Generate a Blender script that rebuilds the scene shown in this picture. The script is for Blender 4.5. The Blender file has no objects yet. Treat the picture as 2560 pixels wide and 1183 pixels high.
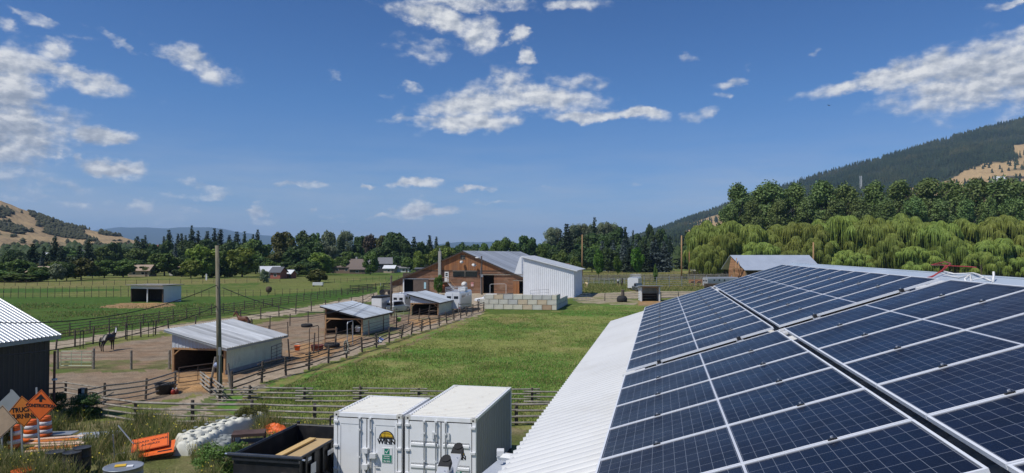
import bpy, math, random
import numpy as np
from mathutils import Vector, Matrix
random.seed(7); RNG = np.random.default_rng(7)
C = bpy.context.scene
COL = C.collection
R = math.radians
F_PX, PITCH, H = 1775.0, 0.0241, 7.9
AZ = 0.2067
SA, CA = math.sin(AZ), math.cos(AZ)
FARM = -1.2                       # the paddocks lie a little lower than the yard

def sstep(a, b, x):
    t = np.clip((x - a) / (b - a), 0, 1)
    return t * t * (3 - 2 * t)

def gz(x, y):
    return float(FARM * sstep(27.0, 46.0, y))

def ray(px, py):
    x = (px - 1280) / F_PX; z = -(py - 591.5) / F_PX
    d = Vector((x, math.cos(PITCH) - z * math.sin(PITCH), math.sin(PITCH) + z * math.cos(PITCH)))
    return d / d.y

def P(px, py, depth):             # a point seen at a pixel of the photograph, at a known distance
    d = ray(px, py)
    return Vector((d.x * depth, depth, H + d.z * depth))

def G(px, py, dz=0.0):            # where a pixel of the photograph meets the ground
    d = ray(px, py); z = FARM
    for _ in range(30):
        t = (z + dz - H) / d.z
        z = gz(d.x * t, t)
    return Vector((d.x * t, t, z))

# ------------------------------------------------------------------ noise in numpy
def _h(ix, iy, s):
    n = (ix * 374761393 + iy * 668265263 + s * 1442695041) & 0xffffffff
    n = ((n ^ (n >> 13)) * 1274126177) & 0xffffffff
    return ((n ^ (n >> 16)) & 0xffffff) / float(0xffffff)

def vnoise(x, y, s=0):
    x = np.asarray(x, float); y = np.asarray(y, float)
    ix = np.floor(x).astype(np.int64); iy = np.floor(y).astype(np.int64)
    fx = x - ix; fy = y - iy
    fx = fx * fx * (3 - 2 * fx); fy = fy * fy * (3 - 2 * fy)
    a = _h(ix, iy, s); b = _h(ix + 1, iy, s); c = _h(ix, iy + 1, s); d = _h(ix + 1, iy + 1, s)
    return (a * (1 - fx) + b * fx) * (1 - fy) + (c * (1 - fx) + d * fx) * fy

def fbm(x, y, o=4, s=0):
    t = 0; a = 0.5; n = 0
    for k in range(o):
        t = t + a * vnoise(x, y, s + k * 17); n += a
        x = x * 2.03 + 11.3; y = y * 2.03 + 4.7; a *= 0.5
    return t / n

def inpoly(px, py, poly):
    px = np.asarray(px, float); py = np.asarray(py, float)
    r = np.zeros(px.shape, bool); n = len(poly)
    for i in range(n):
        x1, y1 = poly[i]; x2, y2 = poly[(i + 1) % n]
        if y1 == y2: continue
        c = ((y1 > py) != (y2 > py)) & (px < (x2 - x1) * (py - y1) / (y2 - y1) + x1)
        r ^= c
    return r

# ------------------------------------------------------------------ mesh building
class MB:
    def __init__(s): s.v = []; s.f = []; s.m = []
    def add(s, vs, fs, mi=0):
        n = len(s.v); s.v.extend([tuple(v) for v in vs]); s.f.extend([tuple(n + i for i in f) for f in fs]); s.m.extend([mi] * len(fs)); return s
    def box(s, c, d, rot=None, mi=0):
        x, y, z = d[0] / 2, d[1] / 2, d[2] / 2
        vs = [Vector(p) for p in ((-x, -y, -z), (x, -y, -z), (x, y, -z), (-x, y, -z), (-x, -y, z), (x, -y, z), (x, y, z), (-x, y, z))]
        if rot is not None: vs = [rot @ v for v in vs]
        c = Vector(c)
        return s.add([v + c for v in vs], [(0, 3, 2, 1), (4, 5, 6, 7), (0, 1, 5, 4), (1, 2, 6, 5), (2, 3, 7, 6), (3, 0, 4, 7)], mi)
    def b2(s, lo, hi, mi=0):
        return s.box([(a + b) / 2 for a, b in zip(lo, hi)], [b - a for a, b in zip(lo, hi)], None, mi)
    def tube(s, a, b, r0, r1=None, n=6, cap=True, mi=0):
        a = Vector(a); b = Vector(b); r1 = r0 if r1 is None else r1
        d = (b - a); L = d.length
        if L < 1e-6: return s
        q = d.to_track_quat('Z', 'Y').to_matrix()
        vs = []
        for p, r in ((a, r0), (b, r1)):
            for k in range(n):
                t = 2 * math.pi * k / n
                vs.append(p + q @ Vector((r * math.cos(t), r * math.sin(t), 0)))
        fs = [(k, (k + 1) % n, n + (k + 1) % n, n + k) for k in range(n)]
        if cap: fs += [tuple(range(n - 1, -1, -1)), tuple(range(n, 2 * n))]
        return s.add(vs, fs, mi)
    def poly(s, pts, r, n=6, mi=0):
        pts = [Vector(p) for p in pts]
        rr = r if isinstance(r, (list, tuple)) else [r] * len(pts)
        vs = []; q0 = None
        for i, p in enumerate(pts):
            d = (pts[min(i + 1, len(pts) - 1)] - pts[max(i - 1, 0)])
            q = d.to_track_quat('Z', 'Y').to_matrix()
            for k in range(n):
                t = 2 * math.pi * k / n
                vs.append(p + q @ Vector((rr[i] * math.cos(t), rr[i] * math.sin(t), 0)))
        fs = []
        for i in range(len(pts) - 1):
            for k in range(n):
                fs.append((i * n + k, i * n + (k + 1) % n, (i + 1) * n + (k + 1) % n, (i + 1) * n + k))
        fs += [tuple(range(n - 1, -1, -1)), tuple(range((len(pts) - 1) * n, len(pts) * n))]
        return s.add(vs, fs, mi)
    def lathe(s, prof, c=(0, 0, 0), n=16, mi=0, sx=1.0):
        c = Vector(c); vs = []
        for r, z in prof:
            for k in range(n):
                t = 2 * math.pi * k / n
                vs.append(c + Vector((r * math.cos(t) * sx, r * math.sin(t), z)))
        fs = []
        for i in range(len(prof) - 1):
            for k in range(n):
                fs.append((i * n + k, i * n + (k + 1) % n, (i + 1) * n + (k + 1) % n, (i + 1) * n + k))
        if prof[0][0] > 1e-4: fs.append(tuple(range(n - 1, -1, -1)))
        if prof[-1][0] > 1e-4: fs.append(tuple(range((len(prof) - 1) * n, len(prof) * n)))
        return s.add(vs, fs, mi)
    def prism(s, pts, off, mi=0):          # pts: planar polygon (3-D), extruded by the vector off
        pts = [Vector(p) for p in pts]; off = Vector(off); n = len(pts)
        vs = pts + [p + off for p in pts]
        fs = [tuple(range(n - 1, -1, -1)), tuple(range(n, 2 * n))] + [(k, (k + 1) % n, n + (k + 1) % n, n + k) for k in range(n)]
        return s.add(vs, fs, mi)
    def sheet(s, a, b, c, d, mi=0): return s.add([a, b, c, d], [(0, 1, 2, 3)], mi)
    def build(s, name, mat, parent=None, smooth=False, loc=None, rz=0.0, fix=True):
        me = bpy.data.meshes.new(name)
        me.from_pydata(s.v, [], s.f)
        mats = mat if isinstance(mat, (list, tuple)) else [mat]
        for m in mats: me.materials.append(m)
        if len(mats) > 1: me.polygons.foreach_set('material_index', s.m)
        if smooth: me.polygons.foreach_set('use_smooth', [True] * len(me.polygons))
        if fix:
            import bmesh
            bm = bmesh.new(); bm.from_mesh(me); bmesh.ops.recalc_face_normals(bm, faces=bm.faces); bm.to_mesh(me); bm.free()
        me.update()
        o = bpy.data.objects.new(name, me); COL.objects.link(o)
        if parent is not None: o.parent = parent
        if loc is not None: o.location = loc
        if rz: o.rotation_euler = (0, 0, rz)
        return o

def np_mesh(name, v, f, mats, mi=None, col=None, smooth=False, k=4):
    """big meshes straight from arrays: v (n,3), f (m,k)"""
    me = bpy.data.meshes.new(name)
    v = np.asarray(v, np.float32); f = np.asarray(f, np.int32)
    me.vertices.add(len(v)); me.vertices.foreach_set('co', v.ravel())
    me.loops.add(f.size); me.loops.foreach_set('vertex_index', f.ravel())
    me.polygons.add(len(f))
    me.polygons.foreach_set('loop_start', np.arange(0, f.size, f.shape[1], dtype=np.int32))
    me.polygons.foreach_set('loop_total', np.full(len(f), f.shape[1], np.int32))
    for m in mats: me.materials.append(m)
    if mi is not None: me.polygons.foreach_set('material_index', np.asarray(mi, np.int32))
    if smooth: me.polygons.foreach_set('use_smooth', np.ones(len(f), bool))
    if col is not None:
        a = me.color_attributes.new('tint', 'FLOAT_COLOR', 'POINT')
        cc = np.ones((len(v), 4), np.float32); cc[:, :3] = col
        a.data.foreach_set('color', cc.ravel())
    me.update(calc_edges=True); me.validate()
    return me

def link(name, me, parent=None):
    o = bpy.data.objects.new(name, me); COL.objects.link(o)
    if parent is not None: o.parent = parent
    return o

def tag(o, label=None, cat=None, group=None, kind=None):
    if label: o['label'] = label
    if cat: o['category'] = cat
    if group: o['group'] = group
    if kind: o['kind'] = kind
    return o

def thing(name, label, cat, loc=(0, 0, 0), rz=0.0, group=None):
    o = bpy.data.objects.new(name, None); COL.objects.link(o)
    o.empty_display_size = 0.3
    o.location = loc; o.rotation_euler = (0, 0, rz)
    return tag(o, label, cat, group)

def copy_tree(o, parent=None):
    c = o.copy(); COL.objects.link(c)
    if parent is not None: c.parent = parent
    for ch in o.children: copy_tree(ch, c)
    return c

ORD = ['first', 'second', 'third', 'fourth', 'fifth', 'sixth', 'seventh', 'eighth', 'ninth', 'tenth', 'eleventh', 'twelfth',
       'thirteenth', 'fourteenth', 'fifteenth', 'sixteenth', 'seventeenth', 'eighteenth', 'nineteenth', 'twentieth']

# ------------------------------------------------------------------ materials
def nmat(name):
    m = bpy.data.materials.new(name); m.use_nodes = True
    nt = m.node_tree; b = nt.nodes['Principled BSDF']
    return m, nt, b

def nd(nt, t, **kw):
    n = nt.nodes.new(t)
    for k, v in kw.items():
        if k.startswith('i_'):
            key = k[2:]
            n.inputs[int(key) if key.isdigit() else key.replace('_', ' ')].default_value = v
        else: setattr(n, k, v)
    return n

def c4(c): return (c[0], c[1], c[2], 1.0)

def mix(nt, fac, a, b, blend='MIX'):
    n = nd(nt, 'ShaderNodeMix', data_type='RGBA', blend_type=blend)
    for sock, val in ((n.inputs[0], fac), (n.inputs[6], a), (n.inputs[7], b)):
        if isinstance(val, bpy.types.NodeSocket): nt.links.new(val, sock)
        elif isinstance(val, (int, float)): sock.default_value = val
        else: sock.default_value = c4(val)
    return n.outputs[2]

def math_(nt, op, a, b=None, c=None, clamp=False):
    n = nd(nt, 'ShaderNodeMath', operation=op); n.use_clamp = clamp
    for i, v in enumerate((a, b, c)):
        if v is None: continue
        if isinstance(v, bpy.types.NodeSocket): nt.links.new(v, n.inputs[i])
        else: n.inputs[i].default_value = v
    return n.outputs[0]

def ramp(nt, fac, stops):
    n = nd(nt, 'ShaderNodeValToRGB'); cr = n.color_ramp
    while len(cr.elements) < len(stops): cr.elements.new(0.5)
    for e, (p, c) in zip(cr.elements, stops):
        e.position = p; e.color = c4(c) if not isinstance(c, float) else (c, c, c, 1)
    nt.links.new(fac, n.inputs[0]); return n.outputs[0]

def noise(nt, vec, scale, detail=4, rough=0.6):
    n = nd(nt, 'ShaderNodeTexNoise'); n.inputs['Scale'].default_value = scale; n.inputs['Detail'].default_value = detail; n.inputs['Roughness'].default_value = rough
    if vec is not None: nt.links.new(vec, n.inputs['Vector'])
    return n.outputs[0]

def objco(nt, stretch=None):
    t = nd(nt, 'ShaderNodeTexCoord').outputs['Object']
    if stretch:
        m = nd(nt, 'ShaderNodeMapping'); m.inputs['Scale'].default_value = stretch
        nt.links.new(t, m.inputs[0]); t = m.outputs[0]
    return t

def M(name, c, rough=0.6, metal=0.0, var=0.18, scale=2.0, bump=0.0, bscale=12.0, c2=None, stretch=None, spec=0.4, dirt=None, dscale=0.7, damt=0.5, pos=0.55):
    m, nt, b = nmat(name)
    v = objco(nt, stretch)
    n1 = noise(nt, v, scale, 5)
    lo = tuple(x * (1 - var) for x in c); hi = tuple(min(1, x * (1 + var)) for x in (c2 or c))
    col = ramp(nt, n1, [(0.3, lo), (0.7, hi)])
    if dirt:
        n2 = noise(nt, objco(nt), dscale, 6, 0.7)
        f = ramp(nt, n2, [(pos, 0.0), (min(1, pos + 0.18), 1.0)])
        f = math_(nt, 'MULTIPLY', f, damt)
        col = mix(nt, f, col, dirt)
    nt.links.new(col, b.inputs['Base Color'])
    r = ramp(nt, n1, [(0.2, max(0.02, rough - 0.08)), (0.8, min(1.0, rough + 0.08))])
    nt.links.new(r, b.inputs['Roughness'])
    b.inputs['Metallic'].default_value = metal
    b.inputs['Specular IOR Level'].default_value = spec
    if bump:
        bn = nd(nt, 'ShaderNodeBump'); bn.inputs['Strength'].default_value = bump; bn.inputs['Distance'].default_value = 0.02
        nt.links.new(noise(nt, v, bscale, 4), bn.inputs['Height']); nt.links.new(bn.outputs[0], b.inputs['Normal'])
    return m

# ------------------------------------------------------------------ camera
cam = bpy.data.cameras.new('camera'); cam.sensor_width = 36; cam.lens = F_PX / 2560 * 36
cam.clip_end = 40000; cam.clip_start = 0.1
co = bpy.data.objects.new('camera', cam); COL.objects.link(co)
co.location = (0, 0, H); co.rotation_euler = (math.pi / 2 + PITCH, 0, 0); C.camera = co
# ------------------------------------------------------------------ sun, sky and clouds
SUN_EL, SUN_TH = R(55), R(58)           # the light travels towards azimuth SUN_TH (right of straight ahead)
to_sun = Vector((-math.sin(SUN_TH) * math.cos(SUN_EL), -math.cos(SUN_TH) * math.cos(SUN_EL), math.sin(SUN_EL)))
sl = bpy.data.lights.new('sun', 'SUN'); sl.energy = 3.9; sl.angle = R(0.53); sl.color = (1.0, 0.955, 0.88)
so = bpy.data.objects.new('sun', sl); COL.objects.link(so)
so.rotation_euler = to_sun.to_track_quat('Z', 'Y').to_euler(); so.location = (-60, -40, 120)
w = bpy.data.worlds.new('World'); C.world = w; w.use_nodes = True
nt = w.node_tree; bg = nt.nodes['Background']
SKY_STR = 0.085
SKY_GRADE = [(0.0, (0.72, 0.82, 1.25)), (0.12, (0.62, 0.80, 1.15)), (0.3, (0.46, 0.76, 1.15)), (0.6, (0.34, 0.62, 1.02)), (1.0, (0.34, 0.62, 1.0))]
bg.inputs['Strength'].default_value = 1.0
sky = nd(nt, 'ShaderNodeTexSky', sky_type='NISHITA', sun_disc=False)
sky.sun_elevation = SUN_EL
sky.sun_rotation = math.atan2(to_sun.x, to_sun.y)
sky.altitude = 400; sky.air_density = 1.0; sky.dust_density = 0.4; sky.ozone_density = 2.2
skyc = nd(nt, 'ShaderNodeVectorMath', operation='SCALE'); skyc.inputs['Scale'].default_value = SKY_STR
tc = nd(nt, 'ShaderNodeTexCoord'); sx = nd(nt, 'ShaderNodeSeparateXYZ'); nt.links.new(tc.outputs['Generated'], sx.inputs[0])
az_ = math_(nt, 'MULTIPLY', math_(nt, 'ARCTAN2', sx.outputs[0], sx.outputs[1]), 57.29578)
el_ = math_(nt, 'MULTIPLY', math_(nt, 'ARCSINE', sx.outputs[2]), 57.29578)
grd = nd(nt, 'ShaderNodeMapRange'); nt.links.new(el_, grd.inputs[0]); grd.inputs[1].default_value = 0.0; grd.inputs[2].default_value = 40.0
# clear dry air: a deeper blue than the sky model gives, most of all high up
nt.links.new(mix(nt, 1.0, sky.outputs[0], ramp(nt, grd.outputs[0], SKY_GRADE), 'MULTIPLY'), skyc.inputs[0])
cv = nd(nt, 'ShaderNodeCombineXYZ'); nt.links.new(az_, cv.inputs[0]); nt.links.new(el_, cv.inputs[1])
def vscale(v, s):
    m = nd(nt, 'ShaderNodeMapping'); m.inputs['Scale'].default_value = s; nt.links.new(v, m.inputs[0]); return m.outputs[0]
def vadd(v, o):
    n = nd(nt, 'ShaderNodeVectorMath', operation='ADD'); nt.links.new(v, n.inputs[0])
    if isinstance(o, bpy.types.NodeSocket): nt.links.new(o, n.inputs[1])
    else: n.inputs[1].default_value = o
    return n.outputs[0]
# ragged edges: push the sky position about with noise before asking which cloud it lies in
wn = nd(nt, 'ShaderNodeTexNoise'); wn.inputs['Scale'].default_value = 0.42; wn.inputs['Detail'].default_value = 5; wn.inputs['Roughness'].default_value = 0.62
nt.links.new(vscale(cv.outputs[0], (1, 1.5, 1)), wn.inputs['Vector'])
wo = nd(nt, 'ShaderNodeVectorMath', operation='MULTIPLY_ADD'); nt.links.new(wn.outputs['Color'], wo.inputs[0]); wo.inputs[1].default_value = (3.6, 1.9, 0); wo.inputs[2].default_value = (-1.8, -0.95, 0)
wp = vadd(cv.outputs[0], wo.outputs[0])
def ang(px, py):
    d = ray(px, py).normalized(); return math.degrees(math.atan2(d.x, d.y)), math.degrees(math.asin(d.z))
def blob(px, py, rx, ry, rot=0.0, dens=1.0, src=None):
    a, e = ang(px, py); k = 57.3 / F_PX
    m = nd(nt, 'ShaderNodeMapping', vector_type='TEXTURE')
    m.inputs['Location'].default_value = (a, e, 0); m.inputs['Rotation'].default_value = (0, 0, R(rot)); m.inputs['Scale'].default_value = (rx * k, ry * k, 1)
    nt.links.new(src or wp, m.inputs[0])
    l = nd(nt, 'ShaderNodeVectorMath', operation='LENGTH'); nt.links.new(m.outputs[0], l.inputs[0])
    s = nd(nt, 'ShaderNodeMapRange', interpolation_type='SMOOTHSTEP'); nt.links.new(l.outputs['Value'], s.inputs[0])
    s.inputs[1].default_value = 1.55; s.inputs[2].default_value = 0.30; s.inputs[3].default_value = 0.0; s.inputs[4].default_value = dens
    return s.outputs[0]
# cumulus, placed by direction in the sky: (azimuth and elevation via the photo's bearings), radii, tilt, density
CUM = [(20, 215, 75, 95, 0, 1), (-10, 320, 120, 110, 0, 1), (60, 345, 110, 60, 20, .95), (160, 185, 150, 30, -12, .9), (130, 120, 45, 24, 0, .75), (300, 112, 62, 9, -22, .55),
       (252, 345, 68, 22, 0, 1), (110, 382, 32, 20, 0, .9), (278, 422, 66, 22, -3, 1), (195, 395, 18, 12, 0, .6),
       (490, 160, 92, 30, -22, .85), (440, 145, 30, 14, 0, .8), (15, 60, 24, 12, 0, .6), (85, 48, 44, 12, -20, .6), (180, 88, 45, 7, -5, .4),
       (1100, 45, 130, 30, -8, 1), (1200, 85, 50, 48, 0, .95), (1180, 8, 180, 18, 0, .8), (1420, 10, 95, 20, 0, .75), (1300, 85, 22, 26, 20, .85), (1322, 145, 24, 18, -40, .85), (1262, 105, 26, 8, 20, .55),
       (1060, 128, 95, 26, -4, .6), (1100, 108, 80, 10, -8, .5), (1030, 215, 30, 16, -40, .6), (960, 235, 22, 8, 0, .4), (825, 190, 14, 14, 0, .45), (838, 145, 12, 10, 0, .4),
       (1265, 205, 60, 38, 20, .8), (1200, 262, 170, 38, 8, 1), (1340, 245, 190, 38, -3, .95), (1180, 308, 140, 26, 3, 1), (1480, 290, 130, 16, 0, .95), (1600, 287, 72, 17, 0, 1), (1040, 302, 60, 15, -5, .75), (1460, 215, 110, 24, -10, .6),
       (1760, 285, 50, 14, 18, .6), (1840, 207, 44, 11, 4, .65), (1808, 236, 24, 8, 0, .5), (2028, 130, 16, 14, 30, .6), (1865, 160, 20, 12, 30, .5), (1725, 145, 30, 10, 0, .45),
       (2470, 190, 190, 75, 8, 1), (2300, 175, 110, 36, 12, 1), (2160, 205, 120, 22, 10, .9), (2420, 245, 150, 32, 5, .85), (2540, 110, 70, 34, 10, .9), (2620, 170, 150, 90, 0, 1), (2530, 8, 60, 10, 5, .7),
       (1042, 455, 62, 16, 0, 1), (1190, 468, 50, 9, 0, .85), (922, 462, 28, 7, 0, .75), (740, 460, 68, 10, 0, .75), (1370, 464, 24, 6, 0, .5), (1245, 505, 62, 6, 0, .4),
       (1035, 525, 58, 24, 14, 1), (955, 538, 34, 9, 6, .8), (1095, 525, 50, 15, 0, .95), (1000, 542, 80, 10, 0, .7), (650, 535, 22, 24, 0, .85), (775, 532, 14, 11, 0, .8), (660, 555, 50, 10, 0, .6), (830, 545, 44, 10, 0, .5),
       (510, 465, 42, 14, -12, .7), (500, 488, 85, 12, 0, .55), (205, 515, 34, 14, 0, .7), (345, 515, 30, 14, 20, .65), (90, 470, 120, 30, 0, .5), (60, 495, 140, 12, 0, .5), (480, 528, 40, 9, 0, .4), (1220, 578, 14, 9, 30, .45), (1600, 462, 40, 5, 0, .25), (420, 545, 70, 9, 0, .35), (300, 555, 60, 8, 0, .35)]
acc = None
for b_ in CUM:
    s = blob(*b_)
    acc = s if acc is None else math_(nt, 'MAXIMUM', acc, s)
cn_v = vscale(cv.outputs[0], (0.62, 1.0, 1))
def cnoise(v):
    n = nd(nt, 'ShaderNodeTexNoise'); n.inputs['Scale'].default_value = 0.9; n.inputs['Detail'].default_value = 7; n.inputs['Roughness'].default_value = 0.52; n.inputs['Lacunarity'].default_value = 2.1
    nt.links.new(v, n.inputs['Vector']); return n.outputs[0]
n0 = cnoise(cn_v)
n1 = cnoise(vadd(cn_v, (-0.16, 0.30, 0)))          # the same billows a little nearer to the sun: their difference shades them
dens = math_(nt, 'ADD', math_(nt, 'MULTIPLY', acc, 1.0), math_(nt, 'MULTIPLY', math_(nt, 'SUBTRACT', n0, 0.5), 1.75))
al = nd(nt, 'ShaderNodeMapRange', interpolation_type='SMOOTHSTEP'); nt.links.new(dens, al.inputs[0])
al.inputs[1].default_value = 0.20; al.inputs[2].default_value = 1.0
alpha = math_(nt, 'MULTIPLY', al.outputs[0], math_(nt, 'MULTIPLY_ADD', acc, 0.62, 0.40), clamp=True)
alpha = math_(nt, 'MULTIPLY', alpha, math_(nt, 'GREATER_THAN', acc, 0.001))
# thin high veil near the horizon
vn = noise(nt, vscale(cv.outputs[0], (0.05, 0.35, 1)), 1.6, 7, 0.6)
veil = math_(nt, 'MULTIPLY', ramp(nt, vn, [(0.40, 0.0), (0.72, 1.0)]), 0.42)
hz = nd(nt, 'ShaderNodeMapRange', interpolation_type='SMOOTHSTEP'); nt.links.new(el_, hz.inputs[0]); hz.inputs[1].default_value = 11; hz.inputs[2].default_value = 2.5
veil = math_(nt, 'MULTIPLY', veil, hz.outputs[0])
sh = math_(nt, 'MULTIPLY_ADD', math_(nt, 'SUBTRACT', n0, n1), 2.3, 0.68, clamp=True)
# the big cloud bank far left is thick: its underside is grey
grey = blob(-20, 330, 210, 110, 0, 1)
grey2 = blob(2520, 210, 170, 60, 0, .6)
gsum = math_(nt, 'MAXIMUM', grey, grey2)
sh = math_(nt, 'SUBTRACT', sh, math_(nt, 'MULTIPLY', gsum, math_(nt, 'MULTIPLY_ADD', n1, 1.3, -0.30)), clamp=True)
ccol = ramp(nt, sh, [(0.0, (0.30, 0.345, 0.43)), (0.45, (0.46, 0.50, 0.57)), (0.8, (0.68, 0.70, 0.735)), (1.0, (0.80, 0.81, 0.82))])
m1 = mix(nt, veil, skyc.outputs[0], (0.52, 0.55, 0.62))
m2 = mix(nt, alpha, m1, ccol)
nt.links.new(m2, bg.inputs['Color'])
w.cycles.sampling_method = 'MANUAL'; w.cycles.sample_map_resolution = 512
C.view_settings.view_transform = 'Standard'; C.view_settings.look = 'None'; C.view_settings.exposure = 0.0; C.view_settings.gamma = 1.0
C.cycles.max_bounces = 6; C.cycles.diffuse_bounces = 3; C.cycles.glossy_bounces = 3; C.cycles.transmission_bounces = 4; C.cycles.volume_bounces = 1; C.cycles.transparent_max_bounces = 8
C.cycles.use_adaptive_sampling = True; C.cycles.adaptive_threshold = 0.01
C.cycles.sample_clamp_indirect = 6
# ------------------------------------------------------------------ terrain: one sheet out to the hills
RID = np.array([(1380, 634), (1500, 628), (1560, 606), (1600, 592), (1640, 578), (1670, 568), (1720, 548), (1790, 525), (1850, 500), (1960, 465), (2080, 428), (2180, 402), (2300, 368), (2400, 338), (2500, 313), (2560, 299), (2750, 255), (3200, 250), (4200, 330), (6000, 480)], float)
LFT = np.array([(-2600, 520), (-1400, 430), (-700, 440), (-300, 462), (0, 502), (60, 526), (130, 551), (160, 563), (230, 577), (300, 592), (330, 601), (380, 614), (430, 634), (600, 640)], float)
FAR = np.array([(-3000, 610), (150, 590), (250, 574), (300, 569), (360, 569), (420, 571), (470, 569), (520, 568), (560, 573), (600, 581), (650, 587), (700, 592), (760, 596), (830, 600), (900, 603), (1000, 611), (1080, 614), (1120, 608), (1150, 605), (1190, 606), (1240, 604), (1290, 608), (1340, 611), (1420, 614), (1600, 618), (3500, 610)], float)
def sil(tab, px): return np.interp(px, tab[:, 0], tab[:, 1])
def terrain(x, y):
    """height of the ground at x, y (arrays)"""
    x = np.asarray(x, float); y = np.asarray(y, float)
    z = FARM * sstep(27.0, 46.0, y) + np.where(y < 0, 0, 0)
    yy = np.maximum(y, 1.0); px = 1280 + F_PX * x / yy
    front = sstep(100, 400, y)
    hr = np.maximum(0, (634.3 - sil(RID, px)) / F_PX * 2700 + 8)
    t = np.clip((y - 430) / (2700 - 430), 0, 1.6)
    n = fbm(x / 420, y / 420, 5, 3) - 0.5
    prof = np.where(t < 1, 0.42 * t + 0.58 * t ** 2, 1 - 0.55 * (t - 1))
    z = z + front * hr * prof * (1 + 0.35 * n * np.clip(t * (1 - t) * 4, 0, 1))
    hl = np.maximum(0, (634.3 - sil(LFT, px)) / F_PX * 1250 + 8) * (px < 600)
    t = np.clip((y - 560) / (1250 - 560), 0, 3)
    prof = np.where(t < 1, 0.25 * t + 0.75 * t ** 1.8, np.maximum(0, 1 - 0.5 * (t - 1)))
    n = fbm(x / 160, y / 160, 5, 9) - 0.5
    z = z + front * hl * prof * (1 + 0.35 * n * np.clip(t * (1 - t) * 4, 0, 1))
    hf = np.maximum(0, (634.3 - sil(FAR, px)) / F_PX * 14000 + 8)
    t = np.clip((y - 7500) / (14000 - 7500), 0, 2)
    z = z + np.maximum(0, hf * np.where(t < 1, t ** 1.4, 1 - 0.4 * (t - 1)) * (1 + 0.05 * (fbm(x / 500, y / 500, 4, 5) - 0.5)))
    return z
def to_px(x, y, z):
    c, s = math.cos(PITCH), math.sin(PITCH); zz = z - H
    yc = np.maximum(y * c + zz * s, 0.3); zc = -y * s + zz * c
    return 1280 + F_PX * x / yc, 591.5 - F_PX * zc / yc

fine = np.radians(np.linspace(-44, 44, 860)); rest = np.radians(np.linspace(44, 316, 70)[1:-1])
th = np.concatenate([fine, rest]); rr = np.concatenate([[0.5, 2, 4, 6], np.geomspace(8, 4200, 640), np.geomspace(4300, 17500, 80)])
TH, RR = np.meshgrid(th, rr)
GX = RR * np.sin(TH); GY = RR * np.cos(TH)
GZ = terrain(GX, GY) + np.where(RR < 150, 0.05 * (fbm(GX / 3, GY / 3, 3, 2) - 0.5) * sstep(12, 30, RR), 0)
PX, PY = to_px(GX, GY, GZ)
front = (GY > 3)
# wobble of the zone borders, in metres on the ground turned into pixels
wob = (fbm(GX / 1.3, GY / 1.3, 4, 21) - 0.5)
wx = PX + wob * 2.4 * F_PX / np.maximum(GY, 5); wy = PY + (fbm(GX / 1.1 + 50, GY / 1.1, 4, 31) - 0.5) * 2.2 * F_PX * 8.5 / np.maximum(GY, 5) ** 2
big = fbm(GX / 9, GY / 9, 4, 41); mid = fbm(GX / 2.2, GY / 2.2, 4, 43); fin = fbm(GX / 0.5, GY / 0.5, 3, 47); huge = fbm(GX / 45, GY / 45, 4, 51)
def lerp(a, b, t): return a + (b - a) * t[..., None]
col = np.zeros(GX.shape + (3,)) + np.array((0.075, 0.115, 0.028))
def put(mask, c, blend=1.0):
    m = (mask * blend)[..., None] if not np.isscalar(mask) else mask
    col[:] = col * (1 - m) + np.asarray(c) * m
def zone(poly): return (inpoly(wx, wy, poly) & front).astype(float)
GR, LUSH, DRY, OLV = np.array((0.088, 0.135, 0.028)), np.array((0.056, 0.122, 0.020)), np.array((0.33, 0.26, 0.11)), np.array((0.165, 0.180, 0.052))
DIRT, GRAV, CHIP, PATHC = np.array((0.265, 0.178, 0.112)), np.array((0.42, 0.345, 0.25)), np.array((0.42, 0.245, 0.11)), np.array((0.33, 0.26, 0.185))
# open country: long grass, greener and yellower by the patch
nat = np.clip((huge - 0.35) * 3.0, 0, 1)
col[:] = lerp(OLV, GR, nat); col[:] = lerp(col, DRY * 0.8 + OLV * 0.2, np.clip((mid - 0.60) * 3, 0, 0.5))
far_ = sstep(230, 420, RR); col[:] = lerp(col, np.array((0.16, 0.155, 0.06)), far_ * np.clip((huge - 0.4) * 3, 0, 0.8))
# left field bands
put(zone([(-400, 790), (-400, 742), (300, 742), (640, 741), (960, 716), (940, 735), (600, 785), (110, 858), (-400, 905)]), lerp(GR * 0.9, LUSH, np.clip(big * 1.6 - 0.3, 0, 1)))
put(zone([(-400, 742), (300, 742), (640, 741), (850, 722), (850, 700), (640, 716), (0, 719), (-400, 722)]), lerp(OLV, GR, np.clip(big * 2 - 0.6, 0, 1)))
put(zone([(-400, 735), (0, 733), (300, 727), (300, 722), (0, 722), (-400, 724)]), (0.055, 0.125, 0.022), 0.85)
put(zone([(-400, 724), (0, 722), (400, 714), (900, 700), (900, 692), (500, 698), (0, 708), (-400, 712)]), lerp(DRY * 0.75, OLV, np.clip(mid * 2 - 0.5, 0, 1)), 0.8)
put(zone([(640, 716), (850, 700), (1000, 690), (1120, 660), (1000, 655), (800, 664), (680, 690)]), lerp(GR, OLV * 0.9, np.clip(huge * 3 - 1.1, 0, 1)))
put(zone([(700, 690), (1040, 676), (1100, 664), (1020, 662), (800, 672)]), lerp(GR, np.array((0.105, 0.155, 0.035)), np.clip(big * 2 - .5, 0, 1)), 0.8)
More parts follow.
